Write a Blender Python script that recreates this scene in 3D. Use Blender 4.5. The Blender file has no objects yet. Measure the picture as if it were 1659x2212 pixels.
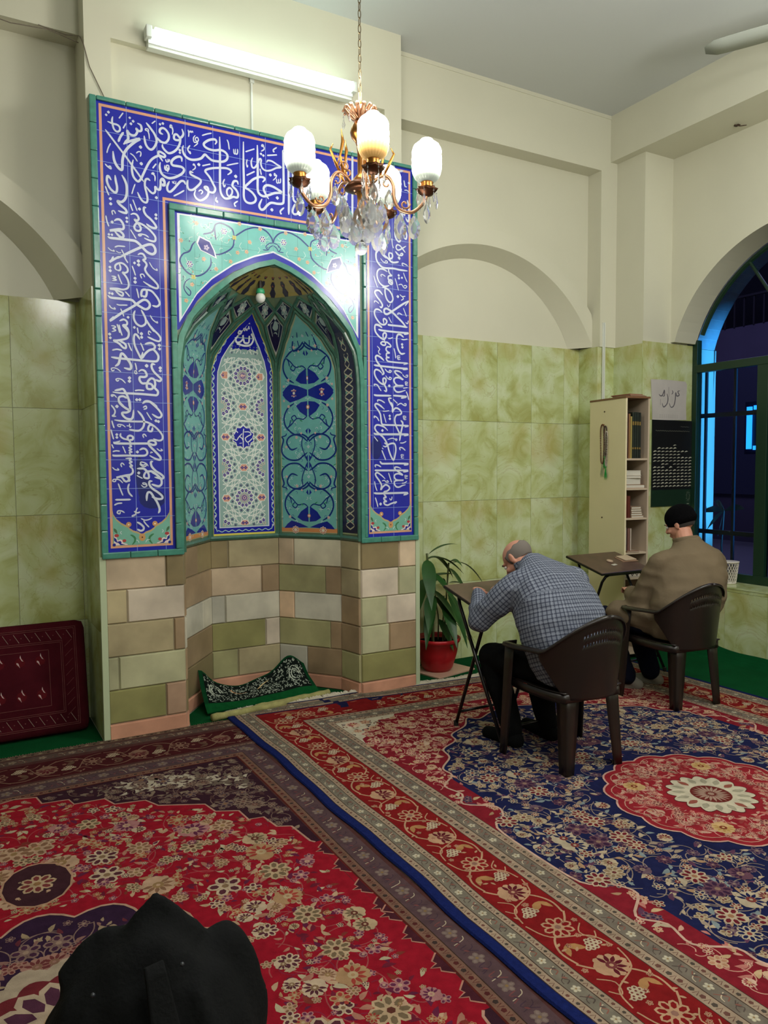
import bpy, bmesh, math, random
import numpy as np
from mathutils import Vector, Matrix, noise
random.seed(7)
SC = bpy.context.scene
COL = SC.collection
pi = math.pi
# ------------------------------------------------------------------ camera
cam_d = bpy.data.cameras.new('camera'); cam = bpy.data.objects.new('camera', cam_d); COL.objects.link(cam)
SC.camera = cam
_y, _p, _r = math.radians(29.78), math.radians(3.43), math.radians(-0.35)
fwd = Vector((math.sin(_y)*math.cos(_p), math.cos(_y)*math.cos(_p), -math.sin(_p)))
rt = Vector((math.cos(_y), -math.sin(_y), 0)); up = rt.cross(fwd)
r2 = rt*math.cos(_r) + up*math.sin(_r); u2 = -rt*math.sin(_r) + up*math.cos(_r)
cam.matrix_world = Matrix(((r2.x, u2.x, -fwd.x, 0), (r2.y, u2.y, -fwd.y, 0), (r2.z, u2.z, -fwd.z, 1.65), (0, 0, 0, 1)))
cam_d.sensor_fit = 'HORIZONTAL'; cam_d.sensor_width = 36.0; cam_d.lens = 36.0*1641.1/1659.0
cam_d.clip_start = 0.05; cam_d.clip_end = 100
SC.view_settings.view_transform = 'Standard'; SC.view_settings.look = 'None'
SC.view_settings.gamma = 1.0; SC.view_settings.use_curve_mapping = False
SC.view_settings.exposure = 0.0
# ------------------------------------------------------------------ world: deep dusk sky
wd = bpy.data.worlds.new('dusk'); SC.world = wd; wd.use_nodes = True
wn = wd.node_tree; wn.nodes.clear()
bgn = wn.nodes.new('ShaderNodeBackground'); won = wn.nodes.new('ShaderNodeOutputWorld')
bgn.inputs[0].default_value = (0.05, 0.06, 0.12, 1); bgn.inputs[1].default_value = 0.35
wn.links.new(bgn.outputs[0], won.inputs[0])
# ------------------------------------------------------------------ lights of the room and added fills
def area(name, loc, rot, sx, sy, power, color):
    l = bpy.data.lights.new(name, 'AREA'); l.shape = 'RECTANGLE'; l.size = sx; l.size_y = sy
    l.energy = power; l.color = color
    o = bpy.data.objects.new(name, l); COL.objects.link(o); o.location = loc
    o.rotation_euler = [math.radians(a) for a in rot]; return o
def bulb(name, loc, power, color, r=.28):
    l = bpy.data.lights.new(name, 'POINT'); l.energy = power; l.color = color; l.shadow_soft_size = r
    o = bpy.data.objects.new(name, l); COL.objects.link(o); o.location = loc; return o
# hall battens behind and beside the viewer, plus added fills at chandelier height
area('ceiling_tube_light', (1.2, -0.8, 4.55), (0, 0, 0), 3.2, 1.0, 60, (1.0, 0.99, 0.94))
area('ceiling_tube_light', (4.3, 0.6, 4.5), (0, 0, 35), 2.4, 1.0, 30, (1.0, 0.99, 0.94))
area('rear_wall_tube_light', (2.2, -3.3, 3.4), (78, 0, 180), 3.2, 1.0, 60, (1.0, 0.99, 0.95))
bulb('hall_fill_light', (4.1, 1.5, 3.75), 118, (1.0, 0.985, 0.93))  # added fill that brightens the right wall and ceiling, no chandelier known there
bulb('hall_fill_light', (1.3, 0.2, 3.75), 84, (1.0, 0.985, 0.93))  # fill for ceiling and walls, standing for the chandelier mirrored in the tiles
# blue shop light out in the alley that falls on the window reveal
_a = area('alley_sign_light', (6.33, 3.45, 1.9), (0, 0, 0), .12, 2.0, 5, (0.05, 0.40, 1.0)); _a.data.spread = .5
_a.rotation_euler = (Vector((6.22, 4.7, 1.9))-_a.location).to_track_quat('-Z', 'Y').to_euler()

_b = area('facade_fill_light', (8.6, 6.2, 6.0), (0, 40, 0), 2.0, 4.0, 190, (0.45, 0.42, 0.95))  # unseen fill added to brighten the facade across the alley

# ------------------------------------------------------------------ materials
def lin(c):
    out = []
    for v in c[:3]:
        v = v/255.0
        out.append(v/12.92 if v <= 0.04045 else ((v+0.055)/1.055)**2.4)
    return tuple(out)
MATS = {}
def mat(name, col=(200, 200, 200), rough=0.5, metal=0.0, attr=False, spec=0.5, emit=None, estr=0.0,
        bump=0.0, bscale=60.0, var=0.0, vscale=3.0, trans=0.0, coat=0.0, alpha=1.0, sheen=0.0, c2=None, detail=4.0):
    if name in MATS: return MATS[name]
    m = bpy.data.materials.new(name); m.use_nodes = True; MATS[name] = m
    nt = m.node_tree; N = nt.nodes; L = nt.links
    b = N['Principled BSDF']
    b.inputs['Base Color'].default_value = (*lin(col), 1)
    b.inputs['Roughness'].default_value = rough; b.inputs['Metallic'].default_value = metal
    b.inputs['Specular IOR Level'].default_value = spec
    b.inputs['Transmission Weight'].default_value = trans
    b.inputs['Coat Weight'].default_value = coat
    b.inputs['Alpha'].default_value = alpha
    b.inputs['Sheen Weight'].default_value = sheen
    if emit: b.inputs['Emission Color'].default_value = (*lin(emit), 1); b.inputs['Emission Strength'].default_value = estr
    tc = N.new('ShaderNodeTexCoord')
    src = None
    if attr:
        a = N.new('ShaderNodeAttribute'); a.attribute_name = 'Col'; src = a.outputs['Color']
    if var > 0:
        nz = N.new('ShaderNodeTexNoise'); nz.inputs['Scale'].default_value = vscale; nz.inputs['Detail'].default_value = detail
        L.new(tc.outputs['Object'], nz.inputs['Vector'])
        rp = N.new('ShaderNodeMapRange'); rp.inputs['From Min'].default_value = 0.3; rp.inputs['From Max'].default_value = 0.7
        L.new(nz.outputs['Fac'], rp.inputs['Value'])
        mx = N.new('ShaderNodeMix'); mx.data_type = 'RGBA'
        if c2:
            L.new(rp.outputs[0], mx.inputs['Factor'])
            mx.inputs[7].default_value = (*lin(c2), 1)
            if src: L.new(src, mx.inputs[6])
            else: mx.inputs[6].default_value = (*lin(col), 1)
        else:
            rp.inputs['To Min'].default_value = 1-var; rp.inputs['To Max'].default_value = 1+var
            mx.blend_type = 'MULTIPLY'; mx.inputs['Factor'].default_value = 1
            if src: L.new(src, mx.inputs[6])
            else: mx.inputs[6].default_value = (*lin(col), 1)
            L.new(rp.outputs[0], mx.inputs[7])
        src = mx.outputs[2]
    if src: L.new(src, b.inputs['Base Color'])
    if bump > 0:
        nb = N.new('ShaderNodeTexNoise'); nb.inputs['Scale'].default_value = bscale; nb.inputs['Detail'].default_value = 3
        L.new(tc.outputs['Object'], nb.inputs['Vector'])
        bp = N.new('ShaderNodeBump'); bp.inputs['Strength'].default_value = bump; bp.inputs['Distance'].default_value = 0.01
        L.new(nb.outputs['Fac'], bp.inputs['Height']); L.new(bp.outputs[0], b.inputs['Normal'])
    return m

plaster = mat('cream_plaster', (214, 212, 192), 0.42, var=0.035, vscale=1.3, bump=0.05, bscale=9)
ceiling_m = mat('ceiling_paint', (206, 210, 210), 0.6, var=0.02, vscale=0.8)
glaze = mat('painted_glaze', rough=0.16, attr=True, spec=0.5, bump=0.03, bscale=14, var=0.06, vscale=14)
glaze_dull = mat('painted_glaze_worn', rough=0.34, attr=True, spec=0.4, var=0.08, vscale=10)
wool = mat('rug_wool', rough=1.0, attr=True, spec=0.05, bump=0.25, bscale=260, var=0.16, vscale=26, detail=6)
onyx = mat('onyx_block', rough=0.3, attr=True, spec=0.45, var=0.22, vscale=4.5, detail=5, bump=0.04, bscale=12)
felt = mat('green_felt', (10, 70, 36), 1.0, spec=0.05, bump=0.3, bscale=300, var=0.12, vscale=5, c2=None)
brown_pl = mat('dark_brown_plastic', (30, 22, 19), 0.36, spec=0.5, var=0.05, vscale=8)
black_cloth = mat('black_cloth', (17, 18, 19), 0.95, spec=0.08, bump=0.2, bscale=160, var=0.25, vscale=9)
navy_cloth = mat('navy_cloth', (16, 20, 40), 0.95, spec=0.08, bump=0.2, bscale=160)
skin = mat('skin', (196, 140, 118), 0.55, spec=0.35, var=0.07, vscale=18)
brass = mat('aged_brass', (176, 122, 62), 0.28, metal=1.0, var=0.15, vscale=30)
dark_brass = mat('dark_brass', (92, 58, 38), 0.4, metal=0.8)
crystal = mat('crystal_glass', (246, 248, 250), 0.05, spec=0.9, trans=0.80)
crystal.node_tree.nodes['Principled BSDF'].inputs['IOR'].default_value = 1.36
white_pl = mat('white_paint_metal', (222, 226, 220), 0.35)
lam = mat('cream_laminate', (226, 214, 178), 0.4, var=0.02, vscale=4)
lam_in = mat('shelf_laminate', (196, 178, 156), 0.5)
wood_top = mat('brown_laminate', (86, 66, 56), 0.35, var=0.2, vscale=12)
blk_tube = mat('black_steel_tube', (26, 24, 26), 0.25, metal=0.4)
gframe = mat('green_window_paint', (18, 48, 32), 0.4)
paperm = mat('paper', (205, 200, 188), 0.7, var=0.04, vscale=9)

def marble_mat():
    m = bpy.data.materials.new('green_marble_tile'); m.use_nodes = True
    nt = m.node_tree; N = nt.nodes; L = nt.links; b = N['Principled BSDF']
    b.inputs['Roughness'].default_value = 0.13; b.inputs['Specular IOR Level'].default_value = 0.35
    a = N.new('ShaderNodeAttribute'); a.attribute_name = 'tile'
    tc = N.new('ShaderNodeTexCoord')
    # every slab repeats the same print, so the coordinates come from each slab's own corner
    n1 = N.new('ShaderNodeTexNoise'); n1.inputs['Scale'].default_value = 3.2; n1.inputs['Detail'].default_value = 7; n1.inputs['Distortion'].default_value = 1.4
    L.new(a.outputs['Vector'], n1.inputs['Vector'])
    r1 = N.new('ShaderNodeValToRGB'); e = r1.color_ramp.elements
    e[0].position = 0.30; e[0].color = (*lin((166, 170, 104)), 1)
    e[1].position = 0.62; e[1].color = (*lin((206, 216, 178)), 1)
    c = e.new(0.43); c.color = (*lin((186, 196, 138)), 1)
    c = e.new(0.52); c.color = (*lin((197, 208, 160)), 1)
    L.new(n1.outputs['Fac'], r1.inputs[0])
    n2 = N.new('ShaderNodeTexNoise'); n2.inputs['Scale'].default_value = 2.6; n2.inputs['Detail'].default_value = 9; n2.inputs['Distortion'].default_value = 3.0
    L.new(a.outputs['Vector'], n2.inputs['Vector'])
    s = N.new('ShaderNodeMath'); s.operation = 'SUBTRACT'; s.inputs[1].default_value = 0.5; L.new(n2.outputs['Fac'], s.inputs[0])
    ab = N.new('ShaderNodeMath'); ab.operation = 'ABSOLUTE'; L.new(s.outputs[0], ab.inputs[0])
    r2_ = N.new('ShaderNodeMapRange'); r2_.inputs['From Min'].default_value = 0.0; r2_.inputs['From Max'].default_value = 0.012
    r2_.inputs['To Min'].default_value = 0.35; r2_.inputs['To Max'].default_value = 0.0; L.new(ab.outputs[0], r2_.inputs[0])
    mx = N.new('ShaderNodeMix'); mx.data_type = 'RGBA'; mx.inputs[7].default_value = (*lin((150, 142, 62)), 1)
    L.new(r2_.outputs[0], mx.inputs['Factor']); L.new(r1.outputs[0], mx.inputs[6])
    n3 = N.new('ShaderNodeTexNoise'); n3.inputs['Scale'].default_value = 1.9; n3.inputs['Detail'].default_value = 3
    L.new(a.outputs['Vector'], n3.inputs['Vector'])
    r3 = N.new('ShaderNodeMapRange'); r3.inputs['From Min'].default_value = 0.56; r3.inputs['From Max'].default_value = 0.72; r3.inputs['To Max'].default_value = 0.6
    L.new(n3.outputs['Fac'], r3.inputs[0])
    m3 = N.new('ShaderNodeMix'); m3.data_type = 'RGBA'; m3.inputs[7].default_value = (*lin((176, 158, 84)), 1)
    L.new(r3.outputs[0], m3.inputs['Factor']); L.new(mx.outputs[2], m3.inputs[6])
    L.new(m3.outputs[2], b.inputs['Base Color'])
    return m
marble = marble_mat()

# ------------------------------------------------------------------ object helpers
def obj(name, verts, faces, m=None, parent=None, smooth=False):
    me = bpy.data.meshes.new(name); me.from_pydata([tuple(v) for v in verts], [], faces); me.update()
    o = bpy.data.objects.new(name, me); COL.objects.link(o)
    if m: me.materials.append(m)
    if smooth: me.shade_smooth()
    if parent: o.parent = parent
    return o
def empty(name, loc=(0, 0, 0), rz=0.0):
    o = bpy.data.objects.new(name, None); COL.objects.link(o); o.location = loc; o.rotation_euler = (0, 0, rz)
    o.empty_display_size = 0.1; return o
def tag(o, label=None, cat=None, group=None, kind=None):
    if label: o['label'] = label
    if cat: o['category'] = cat
    if group: o['group'] = group
    if kind: o['kind'] = kind
    return o
def struct(o): o['kind'] = 'structure'; return o
def clone(o, parent=None):
    c = o.copy(); COL.objects.link(c); c.parent = parent
    for ch in list(o.children): clone(ch, c)
    return c
class MB:
    """collects simple shapes into ONE mesh"""
    def __init__(s): s.v = []; s.f = []
    def add(s, vs, fs, M=None):
        n = len(s.v)
        for v in vs:
            v = Vector(v)
            if M is not None: v = M @ v
            s.v.append(v)
        s.f += [[i+n for i in f] for f in fs]; return s
    def box(s, x0, x1, y0, y1, z0, z1, M=None, b=0.0):
        if b <= 0:
            vs = [(x, y, z) for z in (z0, z1) for y in (y0, y1) for x in (x0, x1)]
            return s.add(vs, [(0, 2, 3, 1), (4, 5, 7, 6), (0, 1, 5, 4), (2, 6, 7, 3), (0, 4, 6, 2), (1, 3, 7, 5)], M)
        bm = bmesh.new(); bmesh.ops.create_cube(bm, size=1)
        for v in bm.verts: v.co = Vector(((x0+x1)/2+v.co.x*(x1-x0), (y0+y1)/2+v.co.y*(y1-y0), (z0+z1)/2+v.co.z*(z1-z0)))
        bmesh.ops.bevel(bm, geom=bm.edges[:], offset=b, segments=2, affect='EDGES', profile=0.6)
        bm.verts.index_update(); s.add([v.co.copy() for v in bm.verts], [[v.index for v in f.verts] for f in bm.faces], M); bm.free(); return s
    def prism(s, poly, a, b, ax, M=None):
        n = len(poly)
        def P(p, t): return {'x': (t, p[0], p[1]), 'y': (p[0], t, p[1]), 'z': (p[0], p[1], t)}[ax]
        vs = [P(p, a) for p in poly]+[P(p, b) for p in poly]
        return s.add(vs, [list(range(n))[::-1], list(range(n, 2*n))]+[(i, (i+1) % n, n+(i+1) % n, n+i) for i in range(n)], M)
    def tube(s, pts, r, seg=8, M=None, cap=True):
        pts = [Vector(p) for p in pts]; n = len(pts)
        rs = r if isinstance(r, (list, tuple)) else [r]*n
        vs = []; prev = None
        for i, p in enumerate(pts):
            t = (pts[min(i+1, n-1)]-pts[max(i-1, 0)]).normalized()
            if prev is None:
                a = Vector((0, 0, 1)) if abs(t.z) < 0.9 else Vector((1, 0, 0))
                nrm = t.cross(a).normalized()
            else:
                nrm = (prev-t*prev.dot(t)).normalized()
            prev = nrm; bn = t.cross(nrm)
            for k in range(seg):
                a = 2*pi*k/seg; vs.append(p+(nrm*math.cos(a)+bn*math.sin(a))*rs[i])
        fs = [(i*seg+k, i*seg+(k+1) % seg, (i+1)*seg+(k+1) % seg, (i+1)*seg+k) for i in range(n-1) for k in range(seg)]
        if cap: fs += [list(range(seg))[::-1], list(range((n-1)*seg, n*seg))]
        return s.add(vs, fs, M)
    def lathe(s, prof, seg=24, M=None, rib=0.0, nrib=0):
        vs = []; n = len(prof)
        for (r, z) in prof:
            for k in range(seg):
                a = 2*pi*k/seg; rr = r*(1+rib*math.cos(nrib*a)) if nrib else r
                vs.append((rr*math.cos(a), rr*math.sin(a), z))
        fs = [(i*seg+k, i*seg+(k+1) % seg, (i+1)*seg+(k+1) % seg, (i+1)*seg+k) for i in range(n-1) for k in range(seg)]
        if prof[0][0] > 1e-5: fs.append(list(range(seg))[::-1])
        if prof[-1][0] > 1e-5: fs.append(list(range((n-1)*seg, n*seg)))
        return s.add(vs, fs, M)
    def ball(s, c, r, seg=12, ring=8, M=None):
        c = Vector(c); r = Vector(r) if isinstance(r, (tuple, list, Vector)) else Vector((r, r, r))
        vs = [c+Vector((0, 0, r.z))]
        for i in range(1, ring):
            t = pi*i/ring
            for k in range(seg):
                a = 2*pi*k/seg; vs.append(c+Vector((r.x*math.sin(t)*math.cos(a), r.y*math.sin(t)*math.sin(a), r.z*math.cos(t))))
        vs.append(c-Vector((0, 0, r.z))); b = len(vs)-1
        fs = [(0, 1+k, 1+(k+1) % seg) for k in range(seg)]
        for i in range(ring-2):
            for k in range(seg):
                a0 = 1+i*seg; fs.append((a0+k, a0+seg+k, a0+seg+(k+1) % seg, a0+(k+1) % seg))
        a0 = 1+(ring-2)*seg; fs += [(a0+k, b, a0+(k+1) % seg) for k in range(seg)]
        return s.add(vs, fs, M)
    def grid(s, fn, nu, nv, M=None):
        vs = [fn(i/nu, j/nv) for j in range(nv+1) for i in range(nu+1)]
        return s.add(vs, [(j*(nu+1)+i, j*(nu+1)+i+1, (j+1)*(nu+1)+i+1, (j+1)*(nu+1)+i) for j in range(nv) for i in range(nu)], M)
    def build(s, name, m, parent=None, smooth=False, kind=None):
        o = obj(name, s.v, s.f, m, parent, smooth)
        bm = bmesh.new(); bm.from_mesh(o.data); bmesh.ops.recalc_face_normals(bm, faces=bm.faces); bm.to_mesh(o.data); bm.free()
        if kind: o['kind'] = kind
        return o
def catmull(pts, n=6, closed=False):
    P = [np.array(p, float) for p in pts]
    if len(P) < 3: return P
    out = []; m = len(P); R = range(m if closed else m-1)
    for i in R:
        if closed: p0, p1, p2, p3 = P[i-1], P[i], P[(i+1) % m], P[(i+2) % m]
        else: p0, p1, p2, p3 = P[max(i-1, 0)], P[i], P[i+1], P[min(i+2, m-1)]
        for j in range(n):
            t = j/n
            out.append(0.5*((2*p1)+(-p0+p2)*t+(2*p0-5*p1+4*p2-p3)*t*t+(-p0+3*p1-3*p2+p3)*t**3))
    if not closed: out.append(P[-1])
    return out
def solid(o, th, off=-1.0):
    md = o.modifiers.new('thickness', 'SOLIDIFY'); md.thickness = th; md.offset = off; return o
def bevel(o, w=0.004, seg=2):
    md = o.modifiers.new('soft_edge', 'BEVEL'); md.width = w; md.segments = seg; md.limit_method = 'ANGLE'; md.angle_limit = 0.7; return o

class Art:
    """flat painted motifs: polygons in (u,v) with a colour and a layer, laid on a surface by a mapping"""
    def __init__(s): s.P = []; s.C = []; s.T = None
    def tr(s, f): s.T = f
    def poly(s, pts, col, lay=1):
        if s.T: pts = [s.T(p) for p in pts]
        lay = lay+(len(s.P) % 48)*.02   # each motif a hair above the last, so none share a plane
        s.P.append([(p[0], p[1], lay) for p in pts]); s.C.append(col); return s
    def rect(s, x0, y0, x1, y1, col, lay=1, n=1, ny=1):
        if n == 1 and ny == 1: return s.poly([(x0, y0), (x1, y0), (x1, y1), (x0, y1)], col, lay)
        for i in range(n):
            for j in range(ny):
                a, b = x0+(x1-x0)*i/n, x0+(x1-x0)*(i+1)/n; c, d = y0+(y1-y0)*j/ny, y0+(y1-y0)*(j+1)/ny
                s.poly([(a, c), (b, c), (b, d), (a, d)], col, lay)
        return s
    def disc(s, c, r, col, lay=1, n=10, ry=None, rot=0.0):
        ry = ry or r; ca, sa = math.cos(rot), math.sin(rot)
        return s.poly([(c[0]+r*math.cos(2*pi*k/n)*ca-ry*math.sin(2*pi*k/n)*sa, c[1]+r*math.cos(2*pi*k/n)*sa+ry*math.sin(2*pi*k/n)*ca) for k in range(n)], col, lay)
    def leaf(s, c, a, l, w, col, lay=1, bend=0.0):
        pts = []; ca, sa = math.cos(a), math.sin(a)
        for t, k in ((0, 0), (.2, .7), (.45, 1), (.75, .62), (1, 0), (.75, -.62), (.45, -1), (.2, -.7)):
            x = t*l; y = k*w/2+bend*math.sin(pi*t)*l
            pts.append((c[0]+x*ca-y*sa, c[1]+x*sa+y*ca))
        return s.poly(pts, col, lay)
    def stroke(s, pts, w, col, lay=1, smooth=5, taper=0.0, closed=False, t0=0.35):
        pts = catmull(pts, smooth, closed) if smooth > 1 and len(pts) > 2 else [np.array(p, float) for p in pts]
        n = len(pts)
        if n < 2: return s
        L = []; R_ = []
        for i, p in enumerate(pts):
            a = pts[(i-1) % n] if closed else pts[max(i-1, 0)]; b = pts[(i+1) % n] if closed else pts[min(i+1, n-1)]
            t = b-a; l = math.hypot(t[0], t[1]) or 1; nx, ny = -t[1]/l, t[0]/l
            f = i/(n-1); ww = w
            if taper: 
                e = min(f, 1-f)/taper
                if e < 1: ww = w*(t0+(1-t0)*math.sin(e*pi/2))
            L.append((p[0]+nx*ww/2, p[1]+ny*ww/2)); R_.append((p[0]-nx*ww/2, p[1]-ny*ww/2))
        rng = range(n if closed else n-1)
        for i in rng:
            j = (i+1) % n; s.poly([L[i], L[j], R_[j], R_[i]], col, lay)
        return s
    def flower(s, c, r, n, *a_, sq=1.0):
        """colours: outline, petal, centre; then layer, rotation"""
        a_ = list(a_)
        if len(a_) and isinstance(a_[0][0], (tuple, list)): cols = a_[0]; a_ = a_[1:]
        else: cols = a_[:3]; a_ = a_[3:]
        lay = a_[0] if len(a_) > 0 else 1; rot = a_[1] if len(a_) > 1 else 0.0
        for k in range(n):
            a = rot+2*pi*k/n; q = (c[0]+0.62*r*math.cos(a), c[1]+0.62*r*math.sin(a)*sq)
            s.disc(q, 0.42*r, cols[0], lay, 7, 0.30*r*(8/n)**.5, a)
        for k in range(n):
            a = rot+2*pi*k/n; q = (c[0]+0.62*r*math.cos(a), c[1]+0.62*r*math.sin(a)*sq)
            s.disc(q, 0.28*r, cols[1], lay+1, 6, 0.17*r*(8/n)**.5, a)
        s.disc(c, 0.36*r, cols[0], lay+2, 8); s.disc(c, 0.22*r, cols[2], lay+3, 6); return s
    def build(s, name, fn, m, parent=None, dh=0.0004, grid=None):
        vs = []; fs = []; k = 0
        for p in s.P:
            fs.append(list(range(k, k+len(p)))); k += len(p); vs += [fn(q[0], q[1], q[2]*dh) for q in p]
        o = obj(name, vs, fs, m, parent)
        at = o.data.attributes.new('Col', 'FLOAT_COLOR', 'CORNER')
        arr = np.zeros((k, 4), np.float32); i = 0; cache = {}
        for p, c in zip(s.P, s.C):
            if c not in cache: cache[c] = (*lin(c), 1)
            arr[i:i+len(p)] = cache[c]; i += len(p)
        at.data.foreach_set('color', arr.ravel()); return o

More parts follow.
